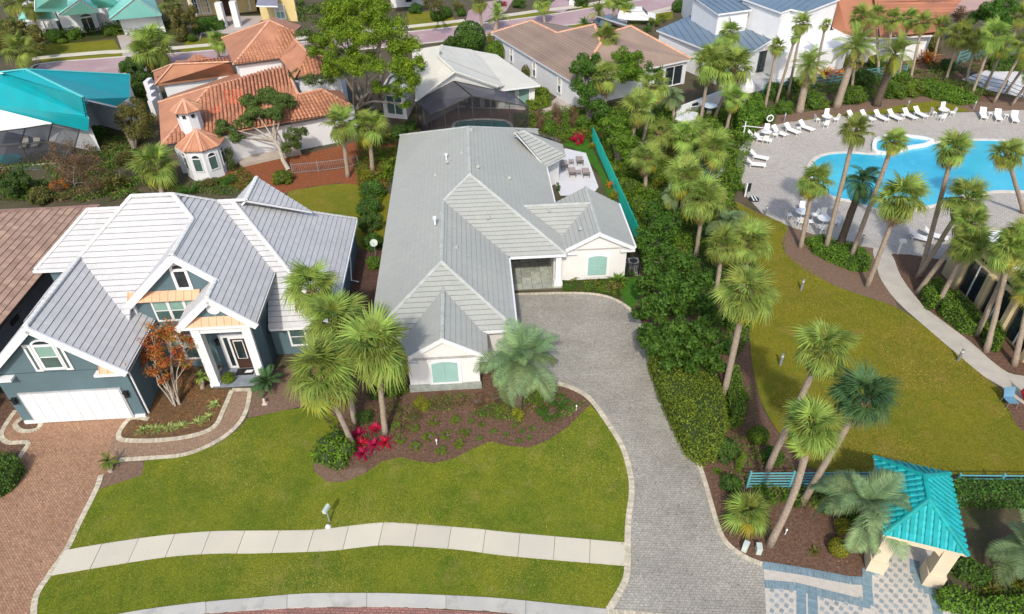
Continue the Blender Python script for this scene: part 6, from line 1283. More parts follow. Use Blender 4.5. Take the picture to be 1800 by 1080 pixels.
tree('x', (1745, 60), [(1740, 22, 22, 5), (1765, 12, 24, 5.5), (1720, 30, 18, 4), (1760, 38, 20, 3.5)], lf_dark, bark_m, size=.26, nper=620)['label'] = 'dark trees in the top right corner beyond the fence'
tree('x', (1695, 50), [(1690, 22, 16, 3.5), (1705, 28, 14, 3), (1680, 30, 12, 2.6)], lf_brown, bark_m, 'bare_tree', .2, 400, .3)['label'] = 'thin brown tree at the edge of the side street'
tree('x', (30, 95), [(30, 55, 28, 3.6), (55, 62, 24, 3), (12, 70, 24, 3), (60, 80, 20, 2)], lf_olive, bark_m, size=.26, nper=620)['label'] = 'mixed olive tree at the corner of the seafoam roofed house'
tree('x', (765, 30), [(752, 5, 14, 5), (765, 2, 14, 5.5), (775, 12, 10, 4)], lf_olive, palebark_m, 'bare_tree', .25, 300, .3, 1., [Vector((0, 0, 0)), Vector((.6, 0, 0)), Vector((-.5, 0, 0))], .3)['label'] = 'pale trunked tree across the back street by the drive'
# pinkish bare shrub trees behind the grey roof
for x, y, r, l in ((948, 214, 16, 'pink brown bare shrub tree left of three behind the grey roof'), (979, 206, 18, 'pink brown bare shrub tree middle of three behind the grey roof'), (1008, 208, 15, 'pink brown bare shrub tree right of three behind the grey roof')): shrub(x, y, r, 'tall', lf_brown, l, name='bare_shrub', hf=1.)
# ---- clipped hedges
hedge('light green clipped hedge block along the right of the grey drive', [(1143, 612), (1200, 610), (1250, 634), (1272, 690), (1280, 740), (1268, 778), (1238, 790), (1211, 772), (1188, 726), (1163, 672)], 1.5, lf_lite, 60, .13)
hedge('narrow clipped hedge right of the pale bent palm trunk', [(1283, 640), (1298, 640), (1310, 700), (1308, 725), (1288, 730), (1280, 700)], 1.2, lf_mid, 60, .13)
hedge('hedge running behind the blue fence right of the pavilion', [(1672, 842), (1900, 846), (1900, 872), (1682, 866)], 1.2, lf_dark, 50, .14)
hedge('low hedge along the pavilion right side', [(1672, 985), (1700, 978), (1745, 1005), (1735, 1022), (1690, 1005)], .6, lf_dark, 60, .13)
hedge('low hedge at the bottom right corner by the plaza', [(1650, 1035), (1680, 1028), (1720, 1050), (1820, 1045), (1820, 1080), (1730, 1078), (1660, 1060)], .6, lf_mid, 60, .13)
hedge('ground hugging hedge of the palm island bed', [(1418, 418), (1445, 412), (1470, 422), (1500, 428), (1522, 438), (1532, 452), (1528, 470), (1500, 468), (1465, 455), (1432, 438)], .5, lf_mid, 45, .16)
hedge('clipped hedge left in front of the clubhouse windows', [(1625, 492), (1650, 488), (1662, 500), (1655, 522), (1640, 528), (1628, 512)], 1., lf_mid, 45, .15)
hedge('clipped hedge centre in front of the clubhouse windows', [(1652, 512), (1680, 508), (1728, 552), (1722, 572), (1700, 566), (1662, 538)], 1., lf_mid, 45, .15)
hedge('clipped hedge right in front of the clubhouse windows', [(1732, 562), (1752, 562), (1768, 585), (1762, 602), (1738, 588)], 1., lf_mid, 45, .15)
hedge('box hedge at the white corner of the cream house', [(936, 160), (946, 150), (964, 158), (968, 170), (945, 176), (925, 178)], 1.2, lf_lite, 36, .2)
hedge('hedge under the windows of the yellow house', [(336, 34), (392, 27), (396, 32), (390, 38), (338, 45)], 1.2, lf_dark, 20, .28)
hedge('far hedge behind the hot tub terrace', [(1295, 185), (1340, 172), (1345, 190), (1335, 205), (1300, 212)], 1.5, lf_mid, 26, .22)
hedge('low hedge band at the top of the grass strip', [(1608, 148), (1640, 138), (1700, 160), (1722, 172), (1690, 176), (1640, 164)], .7, lf_mid, 26, .2)
hedge('hedge before the tennis fence', [(1740, 102), (1800, 96), (1830, 104), (1820, 112), (1745, 112)], 1., lf_dark, 20, .26)
hedge('hedge along the left edge of the brick drive', [(-10, 795), (22, 797), (34, 812), (18, 840), (-10, 860)], .8, lf_dark, 60, .14)
# ---- shrubs
lf_tuft = leafm('striped grass', (.42, .45, .16), (.25, .34, .08))
S = shrub
S(587, 790, 44, 'round', lf_mid, 'large dark green shrub at the left tip of the front bed', hf=.8); S(695, 680, 26, 'round', lf_mid, 'green shrub against the left side of the front gable', hf=.8)
S(665, 690, 18, 'round', lf_dark, 'dark shrub between the palm trunks', hf=.9); S(640, 735, 20, 'loose', lf_dark, 'dark leafy shrub behind the ti plants', hf=.8)
S(741, 710, 24, 'loose', lf_yel, 'yellowish shrub at the foot of the front gable', hf=.5); S(775, 706, 20, 'loose', lf_brown, 'brown sparse shrub first along the gable skirt', hf=.5); S(805, 704, 20, 'loose', lf_brown, 'brown sparse shrub second along the gable skirt', hf=.5); S(838, 706, 20, 'bare', lf_brown, 'twiggy brown shrub before the gable corner', hf=.6); S(868, 700, 20, 'bare', lf_brown, 'twiggy reddish shrub left of the silver palm', hf=.6)
S(720, 735, 26, 'bare', lf_olive, 'sparse olive shrub left in the front bed', hf=.45); S(880, 720, 22, 'loose', lf_olive, 'olive shrub beneath the silver palm', hf=.5)
S(910, 728, 18, 'loose', lf_yel, 'yellow shrub below the silver palm', hf=1.1); S(984, 708, 24, 'loose', lf_dark, 'dark leafy ground shrub right of the silver palm', hf=.4); S(962, 728, 24, 'loose', lf_dark, 'dark ground shrub at the right end of the front bed', hf=.4); S(945, 700, 22, 'loose', lf_mid, 'green shrub behind the silver palm fronds', hf=.4)
S(402, 667, 13, 'clip', lf_lite, 'small round green shrub inside the portico column', hf=1.); S(10, 640, 10, 'loose', lf_mid, 'shrub at the far left of the garage', hf=.8)
GT = ('left end of the row', 'second large from the left', 'third large from the left', 'fourth large from the left', 'where the bed bends up', 'on the bend before the last', 'alone near the portico', 'small one between the first two', 'small one between second and third', 'small one between third and fourth')
for i, (x, y) in enumerate(((252, 755), (272, 754), (296, 750), (319, 749), (347, 742), (367, 732), (379, 709), (262, 751), (285, 752), (308, 750))): S(x, y, 17 if i < 7 else 12, 'spiky', lf_tuft, 'striped grassy tuft in the path bed, '+GT[i], 'grass tuft', name='grass_tuft', group='grass tufts along the brick path bed', hf=.6)
GT0 = 0
lf_dummy = 0
TI = ('nearest the palm trunk, upper left', 'left middle', 'lowest, at the bed tip', 'topmost, between two trunks', 'centre', 'rightmost, beside the right trunk')
for (x, y), t in zip(((631, 762), (634, 779), (637, 796), (660, 753), (658, 781), (677, 776)), TI):
    S(x, y, 20, 'spiky', lf_pink, 'magenta ti plant in the front bed, '+t, 'ti plant', name='ti_plant', group='magenta ti plants', hf=.8)
MN = ('nearest the ti plants, upper', 'second of the upper row', 'high, below the yellowish shrub', 'highest right', 'right, upper of a touching pair', 'centre of the group', 'centre left of the group', 'nearest the ti plants, lower', 'lower row, second', 'lowest, at the lawn edge', 'right, lower of a touching pair')
for (x, y), t in zip(((696, 749), (728, 753), (762, 742), (800, 739), (816, 761), (783.6, 766), (752, 768.5), (704.5, 774), (730.6, 785), (774.6, 793), (807, 781)), MN): S(x, y, 13, 'loose', lf_lite, 'light green mound in the front bed, '+t, 'shrub', name='mound_shrub', group='light green mounds in the front bed', hf=.6)
SN = ('left of the silver palm, upper', 'nearest the silver palm trunk, left', 'beside the highest right mound', 'below the first, left of the palm', 'middle, under the palm shade', 'middle, right of the last', 'lowest left near the lawn', 'straight below the palm trunk', 'right of the palm trunk', 'at the lawn edge below the palm', 'at the lawn edge further right', 'just under the yellow shrub')
for (x, y), t in zip(((848, 726), (875.6, 729.6), (829, 740), (847, 746.5), (867.6, 758), (891, 764), (843, 770), (917.6, 758), (935.7, 754), (911, 775), (930.6, 768.5), (905, 748)), SN): S(x, y, 8, 'loose', lf_mid, 'dark seedling clump, '+t, 'shrub', name='seedling_shrub', group='dark seedling clumps in the front bed', hf=.6)
for a in ((1275, 790, 30, 'round', lf_dark, 'round dark shrub below the clipped hedge', {}), (1333, 768, 20, 'clip', lf_mid, 'clipped ball shrub beside the mulch path', {}), (1358, 805, 20, 'clip', lf_dark, 'dark ball shrub where two palm trunks start', {}), (1298, 700, 18, 'clip', lf_mid, 'clipped shrub by the reddish trunk base', {}), (1303, 815, 17, 'tall', lf_lite, 'narrow upright light green cypress by the drive', {'name': 'cypress_tree', 'cat': 'tree'}), (1285, 850, 22, 'round', lf_dark, 'dark shrub behind the palmetto', {}), (1262, 828, 12, 'spiky', lf_mid, 'leafy plant at the drive border', {}), (1345, 870, 24, 'loose', lf_mid, 'green shrub under the left end of the blue fence', {'hf': .6}), (1395, 880, 22, 'loose', lf_dark, 'dark shrub between two trunks at the fence', {'hf': .6}),
          (1432, 968, 17, 'spiky', lf_olive, 'grey purple bromeliad in the mulch left of the pavilion', {'hf': .6}), (1474, 965, 20, 'clip', lf_yel, 'yellow green ball shrub left of the pavilion', {}), (1480, 925, 22, 'loose', lf_yel, 'yellow green shrub under the big pindo palm', {'hf': 1.}), (1452, 893, 16, 'round', lf_dark, 'dark shrub left of the big pindo palm', {'hf': .6}), (1500, 905, 20, 'round', lf_mid, 'shrub hidden beneath the big pindo palm', {'hf': .6}), (1748, 1035, 22, 'spiky', lf_olive, 'purple grey bromeliad right of the plaza', {'hf': .6}), (1790, 1020, 20, 'loose', lf_yel, 'yellow shrub beneath the right edge palm', {'hf': .7}),
          (1010, 488, 12, 'spiky', lf_yel, 'yellow spiky plant by the porch column', {'hf': 1.1}), (1088, 490, 24, 'spiky', lf_mid, 'big spiky plant right of the shuttered window', {'hf': 1.}), (1000, 505, 14, 'loose', lf_dark, 'dark ground plant at the porch column', {'hf': .5}), (1035, 503, 14, 'loose', lf_mid, 'flowering ground plants under the shuttered window', {'hf': .4}), (1062, 508, 14, 'loose', lf_mid, 'low plants at the bed edge by the drive', {'hf': .4}), (1108, 480, 10, 'loose', lf_dark, 'dark plant at the small metal gate', {'hf': .8}),
          (1080, 345, 14, 'loose', lf_yel, 'yellow croton beside the aqua fence', {'hf': 1.}), (1072, 325, 10, 'loose', lf_oran, 'orange croton tip beside the aqua fence', {}), (1040, 256, 14, 'spiky', lf_yel, 'yellow green spiky shrub at the far end of the turf', {'hf': 1.}), (1015, 246, 16, 'loose', lf_pink, 'magenta bougainvillea behind the white terrace', {'hf': .9}), (995, 243, 13, 'loose', lf_lite, 'yellow green shrub left of the bougainvillea', {}), (1025, 235, 12, 'loose', lf_red, 'dark red shrub beside the bougainvillea', {'hf': .9}), (918, 214, 20, 'round', lf_lite, 'light green shrub right of the small pool', {}), (963, 222, 16, 'round', lf_mid, 'green shrub between the bare pink shrubs', {}), (995, 210, 18, 'round', lf_mid, 'green hedge shrub behind the bare pink shrubs', {}), (1022, 215, 18, 'round', lf_mid, 'green shrub at the far end of the aqua fence', {}), (935, 230, 13, 'loose', lf_olive, 'olive shrub behind the grey roof back eave', {}),
          (981, 330, 8, 'tall', lf_dark, 'tiny dark cypress between roof and terrace', {'hf': .9}), (497, 312, 22, 'round', lf_lite, 'yellow green shrub behind the white roofed house', {'hf': .8}), (655, 335, 26, 'round', lf_dark, 'dark shrub first in the gap between the houses', {}), (648, 365, 26, 'round', lf_dark, 'dark shrub second in the gap between the houses', {}), (652, 395, 28, 'big', lf_dark, 'dark shrub third in the gap between the houses', {}), (656, 425, 22, 'round', lf_dark, 'dark shrub beside the satellite dish', {}), (659, 462, 18, 'round', lf_mid, 'green shrub below the satellite dish', {}), (680, 300, 24, 'spiky', lf_lite, 'bright green spiky shrub beside the grey roof corner', {'hf': 1.1}), (672, 272, 20, 'spiky', lf_mid, 'spiky shrub behind the grey roof corner', {'hf': 1.1}), (690, 285, 18, 'spiky', lf_lite, 'small bright spiky shrub touching the grey roof', {'hf': 1.1}), (645, 310, 18, 'loose', lf_yel, 'yellow green shrub at the pine straw edge', {}), (700, 232, 18, 'round', lf_dark, 'dark shrub below the white wall window', {}), (675, 235, 16, 'olive' and 'round', lf_olive, 'olive shrub behind the pair of palms', {}), (722, 222, 14, 'round', lf_dark, 'dark shrub at the pool cage corner', {}),
          (25, 330, 34, 'big', lf_dark, 'dark green tree shrub behind the brown roof, far left', {}), (70, 345, 24, 'round', lf_olive, 'olive shrub behind the brown roof', {}), (95, 330, 22, 'loose', lf_oran, 'rusty shrub behind the brown roof', {}), (200, 320, 30, 'loose', lf_olive, 'olive twiggy shrub behind the white ridge', {}), (220, 280, 24, 'loose', lf_olive, 'yellowish twiggy shrub left of the wide low palm', {}), (330, 335, 20, 'loose', lf_dark, 'dark shrub right of the wide low palm', {'hf': .6}), (370, 320, 22, 'loose', lf_olive, 'olive scrub below the villa bay', {'hf': .4}), (400, 318, 22, 'loose', lf_dark, 'green scrub behind the white back gable', {'hf': .4}), (173, 234, 19, 'round', lf_dark, 'dark shrub at the white wall under the aqua roof', {}), (190, 252, 16, 'loose', lf_olive, 'low shrub beside the olive tree', {'hf': .6}), (240, 128, 30, 'big', lf_dark, 'dark green tree between aqua roof and villa', {}), (222, 118, 16, 'round', lf_dark, 'dark shrub at the aqua roof right corner', {}), (245, 160, 22, 'round', lf_mid, 'green shrub left of the stepped wall', {}), (405, 282, 20, 'tall', lf_oak, 'leafy vine covered shrub against the villa bay', {'hf': .8}),
          (318, 64, 16, 'clip', lf_olive, 'round brown green topiary across the street', {}), (338, 69, 9, 'clip', lf_dark, 'small dark ball beside the brown topiary', {}), (55, 62, 18, 'round', lf_dark, 'dark shrub under the leaning palm', {}), (98, 67, 14, 'clip', lf_dark, 'dark clipped shrub before the seafoam house', {}), (130, 62, 14, 'round', lf_mid, 'green shrub left of the arched entry', {}), (195, 55, 14, 'round', lf_mid, 'green shrub right of the arched entry', {}), (110, 74, 9, 'clip', lf_lite, 'low light hedge piece before the seafoam house', {'hf': .6}), (435, 18, 7, 'spiky', lf_mid, 'small palm shrub by the yellow house door', {}),
          (826, 74, 30, 'clip', lf_dark, 'big dome shaped dark shrub behind the cream roof', {'hf': 1.1}), (795, 75, 16, 'round', lf_dark, 'dark shrub left of the dome shrub', {}), (872, 96, 22, 'clip', lf_mid, 'rounded hedge shrub between cream roof and long white wall', {}), (862, 72, 10, 'tall', lf_yel, 'yellow green shrub at the corner of the tan roof', {}), (930, 128, 15, 'clip', lf_olive, 'rounded shrub against the long white wall', {}), (770, 28, 16, 'clip', lf_dark, 'rounded shrub on the lawn across the street', {}), (785, 25, 12, 'clip', lf_dark, 'second rounded shrub on the lawn across the street', {}), (811, 24, 9, 'clip', lf_dark, 'small ball shrub at the far drive', {}), (730, 16, 14, 'round', lf_dark, 'shrub under the cottage window', {}), (805, 12, 14, 'loose', lf_olive, 'reddish green shrub by the far drive', {}), (877, 8, 9, 'loose', lf_dark, 'dark shrub by the far white kerb', {}), (886, 8, 7, 'loose', lf_pink, 'purple shrub at the far drive', {}), (912, 6, 14, 'round', lf_dark, 'far green shrub left of the stout palm', {}), (1022, 2, 16, 'round', lf_dark, 'far dark shrub at the top edge', {}), (1028, 36, 16, 'spiky', lf_mid, 'bushy plant left of the kerb feather palm', {}), (1192, 14, 13, 'clip', lf_dark, 'dark ball shrub beside the tall white wall', {}), (1150, 40, 14, 'loose', lf_lite, 'bright shrub left of the blue metal roof', {}), (1165, 34, 12, 'loose', lf_lite, 'bright shrub touching the blue metal roof', {}), (1138, 52, 10, 'loose', lf_dark, 'dark shrub between tan and blue roofs', {}),
          (1193, 118, 6, 'tall', lf_dark, 'thin dark italian cypress at the tan house terrace', {'hf': 2.2, 'name': 'cypress_tree', 'cat': 'tree'}), (1180, 190, 9, 'tall', lf_yel, 'small yellow green column shrub by the terrace wall', {'hf': .9}), (1108, 298, 16, 'spiky', lf_oran, 'orange croton at the palm foot, left', {}), (1155, 322, 18, 'spiky', lf_oran, 'orange croton at the palm foot, right', {}), (1130, 292, 12, 'spiky', lf_oran, 'orange croton at the palm foot, middle', {}),
          (1105, 330, 26, 'round', lf_mid, 'green hedge shrub first along the aqua fence', {}), (1125, 365, 26, 'round', lf_mid, 'green hedge shrub second along the aqua fence', {}), (1140, 345, 24, 'loose', lf_mid, 'loose green shrub right of the aqua fence', {}), (1075, 270, 22, 'round', lf_mid, 'green hedge shrub third along the aqua fence', {}), (1090, 300, 22, 'loose', lf_lite, 'light green shrub along the aqua fence', {}), (1165, 355, 22, 'round', lf_mid, 'green shrub under the orange croton', {}), (1200, 345, 24, 'loose', lf_olive, 'olive shrub between palm trunks', {}), (1180, 270, 26, 'loose', lf_olive, 'olive undergrowth behind the palm row', {}), (1145, 300, 20, 'loose', lf_mid, 'green undergrowth behind the crotons', {}), (1215, 275, 24, 'round', lf_olive, 'olive shrub left of the wading pool', {}), (1225, 330, 22, 'loose', lf_mid, 'green shrub below the wading pool', {}), (1180, 240, 22, 'loose', lf_olive, 'olive shrub before the spa terrace', {}), (1297, 328, 18, 'loose', lf_mid, 'green shrub at the left tip of the pool deck', {'hf': .6}), (1270, 340, 16, 'loose', lf_mid, 'green shrub between wading pool and lawn', {'hf': .6}), (1250, 480, 26, 'round', lf_dark, 'dark shrub under the palm at the lawn edge', {}), (1290, 560, 26, 'round', lf_dark, 'dark shrub behind the bent pale palm', {}), (1280, 610, 22, 'round', lf_dark, 'dark shrub along the mulch path', {}), (1262, 380, 22, 'loose', lf_mid, 'green shrub at the corner of the park lawn', {}), (1240, 410, 24, 'round', lf_dark, 'dark shrub between straight palm and magnolia', {}),
          (1345, 203, 22, 'round', lf_mid, 'green hedge shrub left end behind the deck', {}), (1378, 190, 18, 'round', lf_mid, 'green hedge shrub behind the deck, second', {}), (1432, 178, 22, 'round', lf_mid, 'green hedge shrub left of the middle phoenix palm', {}), (1445, 184, 14, 'round', lf_lite, 'light hedge shrub at the phoenix palm foot', {}), (1502, 168, 24, 'round', lf_mid, 'green hedge shrub between two phoenix palms', {}), (1515, 140, 26, 'round', lf_dark, 'dark shrub behind the phoenix palms', {}), (1575, 160, 22, 'round', lf_mid, 'green hedge shrub right of the phoenix palms', {}), (1602, 155, 24, 'round', lf_lite, 'bright hedge shrub at the curve of the mulch', {}), (1590, 138, 18, 'round', lf_mid, 'green shrub behind the bright hedge shrub', {}), (1452, 125, 28, 'spiky', lf_oran, 'orange croton mass between two phoenix palms', {'hf': .9}), (1478, 130, 20, 'spiky', lf_oran, 'orange croton beside the middle phoenix palm', {'hf': .9}), (1500, 118, 14, 'spiky', lf_oran, 'orange croton right of the middle phoenix palm', {}), (1632, 100, 30, 'spiky', lf_oran, 'big orange yellow croton right of the phoenix palms', {'hf': .9}), (1635, 78, 20, 'round', lf_olive, 'olive shrub above the big orange croton', {}), (1360, 160, 22, 'round', lf_dark, 'dark hedge shrub before the blue house pool', {}), (1395, 150, 20, 'round', lf_dark, 'dark hedge shrub behind the left phoenix palm', {}), (1330, 175, 18, 'round', lf_mid, 'green shrub at the hot tub terrace corner', {}), (1540, 110, 18, 'round', lf_dark, 'dark shrub before the orange roofed house', {}), (1665, 115, 16, 'round', lf_dark, 'dark shrub at the tennis fence left end', {}), (1740, 165, 14, 'loose', lf_olive, 'low plant left behind the loungers', {'hf': .6}), (1480, 108, 14, 'round', lf_olive, 'olive shrub under the flat white roof', {})):
    x, y, r, kd, m, lb, kw = a; S(x, y, r, kd, m, lb, **kw)
# ------------------------------------------------------------------ FENCES
def rail_fence(label, pts, h, rails, step, mat, name='fence', rw=.05, pickets=0):
    P = [G(x, y) for x, y in pts]; r = thing(name, label, 'fence', P[0]); k_ = 0
    for a, c in zip(P, P[1:]):
        L = (c-a).length; n = max(1, round(L/step)); d = (c-a)/L
        for i in range(n+1):
            if i == 0 and k_: continue
            b = MB(); p = a+(c-a)*i/n; b.box(p+Vector((0, 0, h/2+.05)), .09, .09, h+.1, d); b.build('post', mat, r)
        for i in range(n):
            p, q = a+(c-a)*i/n, a+(c-a)*(i+1)/n
            for j in range(rails): z = Vector((0, 0, .12+(h-.16)*j/(rails-1))); b = MB(); b.beam(p+z, q+z, rw, .045); b.build('rail', mat, r)
            if pickets:
                m = int((q-p).length/pickets); b = MB()
                for j in range(1, m): s_ = p+(q-p)*j/m; b.box(s_+Vector((0, 0, h/2)), .022, .022, h-.1, d)
                tag(b.build('pickets', mat, r), kind='stuff')
        k_ = 1
    return r
rail_fence('blue green rail fence running left of the pavilion across the park edge', [(1312, 858), (1536, 857)], 1.25, 6, 2.4, fence_m)
rail_fence('blue green rail fence running right of the pavilion before the hedge', [(1672, 862), (1900, 864)], 1.25, 5, 2.4, fence_m)
rail_fence('aqua rail fence behind the palms near the blue roofed house', [(1340, 168), (1400, 158), (1460, 150), (1540, 138), (1590, 134)], 1.3, 4, 2.4, fence_m, pickets=.25)
rail_fence('aqua tennis fence above the white apron', [(1680, 115), (1700, 108), (1760, 96), (1830, 92)], 1.6, 4, 2.6, fence_m, pickets=.3)
rail_fence('dark thin rail fence along the white apron', [(1683, 122), (1700, 140), (1735, 152), (1765, 158), (1830, 185)], 1., 3, 2.6, M('dark green rail', (.03, .1, .11), .5), rw=.04)
rail_fence('low grey picket fence behind the small oak', [(515, 306), (560, 302), (610, 296), (630, 292)], 1., 2, 2.4, bollard_m, pickets=.16)
rail_fence('short dark railing beside the small metal gate', [(1100, 487), (1122, 484)], 1.1, 2, 1., black_m, pickets=.14)
r = thing('screen_fence', 'solid aqua green fabric screen fence running back beside the turf strip', 'fence', G(1120, 430)); A1, B1 = G(1121, 430), G(1041, 247); n = 14
for i in range(n):
    p, q = A1+(B1-A1)*i/n, A1+(B1-A1)*(i+1)/n; b = MB(); b.beam(p+Vector((0, 0, .95))+(q-p)*.01-Vector((0, 0, .2)), q+Vector((0, 0, .75))-(q-p)*.01, .03, 1.4); b.build('screen_panel', fences_m, r)
    b = MB(); b.box(p+Vector((.06, 0, .72)), .08, .08, 1.45); b.build('post', M('dark aqua post', (.01, .22, .18), .6), r)
# ------------------------------------------------------------------ furniture
def lounger_proto(mat, frame):
    r = thing('sun_lounger', 'x', 'sun lounger', Vector((0, 0, 0)))
    b = MB(); b.box((0, -.35, .36), .62, 1.25, .05); b.build('seat', mat, r)
    b = MB(); b.slab([Vector((-.31, .28, .4)), Vector((.31, .28, .4)), Vector((.31, .82, .86)), Vector((-.31, .82, .86))], .05); b.build('backrest', mat, r)
    for x in (-.27, .27):
        for y in (-.85, .4): b = MB(); b.box((x, y, .17), .05, .05, .34); b.build('leg', frame, r)
    b = MB()
    for x in (-.3, .3): b.box((x, -.25, .33), .05, 1.55, .05)
    b.build('frame', frame, r); return r
def copy_tree(o, first=[0]):
    c = o.copy(); COL.objects.link(c)
    for ch in o.children:
        d = ch.copy(); COL.objects.link(d); d.parent = c
    return c
def place(proto, lst, group, px=True):
    for i, (x, y, rot, lb) in enumerate(lst):
        o = proto if i == 0 else copy_tree(proto)
        o.location = G(x, y, .035); o.rotation_euler = (0, 0, math.radians(rot)); o['label'] = lb; o['group'] = group
place(lounger_proto(chair_m, white_m), [(1368, 238, 35, 'white lounger at the left end of the upper deck row'), (1390, 234, 35, 'white lounger second in the upper deck row'), (1415, 229, 35, 'white lounger third in the upper deck row, left of the table'), (1499, 212, 28, 'white lounger right of the left table, half behind a palm crown'), (1522, 211, 28, 'white lounger with back to the grass strip, first of four'), (1546, 211, 25, 'white lounger with back to the grass strip, second of four'), (1570, 210, 25, 'white lounger with back to the grass strip, third of four'), (1596, 208, 22, 'white lounger with back to the grass strip, fourth of four'), (1615, 205, 20, 'white lounger just left of the right hand table'),
    (1726, 207, -20, 'white lounger left of three at the right end of the deck'), (1752, 210, -20, 'white lounger middle of three at the right end of the deck'), (1781, 213, -22, 'white lounger right of three at the right end of the deck'), (1326, 294, 75, 'lower white lounger at the left rim of the deck'), (1332, 281, 60, 'upper white lounger at the left rim of the deck'), (1338, 250, 65, 'white lounger by the lifebuoy post'), (1327, 246, 60, 'white lounger nearest the hedge by the lifebuoy post'), (1613, 423, 55, 'white lounger beside the two palm trunks near the clubhouse'), (1640, 420, 60, 'white lounger at the clubhouse corner')], 'white loungers on the pool deck')
place(lounger_proto(taupe_m, M('taupe frame', (.2, .17, .16), .6)), [(992, 296, 180, 'taupe cushioned lounger nearest the roof on the white terrace'), (1006, 309, 180, 'taupe cushioned lounger in the middle of the white terrace'), (1019, 289, 180, 'taupe cushioned lounger at the back of the white terrace'), (1030, 310, 180, 'taupe cushioned lounger at the outer edge of the white terrace')], 'taupe loungers on the white terrace')
def small_table(px, py, lb, mat, s=.5, h=.45):
    r = thing('side_table', lb, 'side table', G(px, py, .04)); b = MB(); q = Vector(G(px, py, .04)); b.box(q+Vector((0, 0, h)), s, s, .04); b.build('table_top', mat, r)
    for i in (-1, 1):
        for j in (-1, 1): b = MB(); b.box(q+Vector((i*s*.4, j*s*.4, h/2)), .05, .05, h); b.build('leg', mat, r)
small_table(1004, 290, 'small taupe side table between the back terrace loungers', taupe_m); small_table(1017, 309, 'small taupe side table between the front terrace loungers', taupe_m)
for x, y, lb in ((1402, 232, 'tiny white side table by the third deck lounger'), (1585, 209, 'tiny white side table between the last two loungers'), (1738, 206, 'tiny white side table left in the right hand trio'), (1766, 209, 'tiny white side table right in the right hand trio')): small_table(x, y, lb, white_m, .4)
def dining(px, py, lb, grp='white tables on the pool deck'):
    q = G(px, py, .035); r = thing('round_table', lb, 'table', q, grp); b = MB(); b.tube([q+Vector((0, 0, .7)), q+Vector((0, 0, .74))], [.55, .55], 16); b.build('table_top', white_m, r)
    b = MB(); b.tube([q, q+Vector((0, 0, .7))], [.05, .05], 6); b.tube([q, q+Vector((0, 0, .04))], [.3, .3], 10); b.build('pedestal', white_m, r)
def chair_proto():
    r = thing('patio_chair', 'x', 'chair', Vector((0, 0, 0))); b = MB(); b.box((0, 0, .42), .5, .48, .04); b.build('seat', chair_m, r)
    b = MB(); b.slab([Vector((-.25, .22, .44)), Vector((.25, .22, .44)), Vector((.25, .34, .95)), Vector((-.25, .34, .95))], .04); b.build('backrest', chair_m, r)
    for x in (-.22, .22):
        for y in (-.2, .2): b = MB(); b.box((x, y, .2), .04, .04, .4); b.build('leg', white_m, r)
    return r
tabs = [(1451, 216, 'left upper deck table'), (1655, 204, 'right upper deck table'), (1407, 385, 'table by the short palm'), (1445, 397, 'table under the slim palm'), (1345, 243, 'table near the lifebuoy')]
cl = []
for (x, y, lb) in tabs:
    dining(x, y, 'round white '+lb); sx = 16 if y < 300 else 22
    for dx, dy, rot, w_ in ((-1, 0, 90, 'left'), (1, .0, -90, 'right'), (.1, -.5, 0, 'beyond'), (-.1, .55, 180, 'before')): cl.append((x+dx*sx, y+dy*sx, rot+random.uniform(-15, 15), 'white patio chair '+w_+' the '+lb))
place(chair_proto(), cl, 'white patio chairs on the pool deck')
def bollard(px, py, lb, h=.95):
    q = G(px, py, .03); r = thing('bollard_light', lb, 'bollard light', q, 'grey bollard lights'); b = MB(); b.tube([q, q+Vector((0, 0, h*.75))], [.09, .09], 10); b.build('post', bollard_m, r)
    b = MB(); b.tube([q+Vector((0, 0, h*.75)), q+Vector((0, 0, h*.9))], [.07, .07], 10); b.build('lens', white_m, r)
    b = MB(); b.tube([q+Vector((0, 0, h*.9)), q+Vector((0, 0, h))], [.1, .07], 10); b.build('cap', bollard_m, r)
for x, y, lb in ((1408, 510, 'bollard light alone on the upper park lawn'), (1371, 642, 'bollard light on the lawn left of the tall leaning palm'), (1684, 634, 'bollard light beside the garden path'), (1513, 431, 'bollard light in the hedge of the island bed'), (1345, 379, 'bollard light at the deck and lawn corner'), (1594, 191, 'bollard light on the grass strip above the deck'), (1711, 192, 'bollard light behind the right hand loungers'), (1378, 214, 'bollard light behind the left end loungers')): bollard(x, y, lb)
def simple(name, lb, cat, q, parts):
    r = thing(name, lb, cat, q)
    for nm, m, fn in parts: b = MB(); fn(b, Vector(q)); b.build(nm, m, r, smooth=False)
    return r
V3 = lambda x, y, z: Vector((x, y, z))
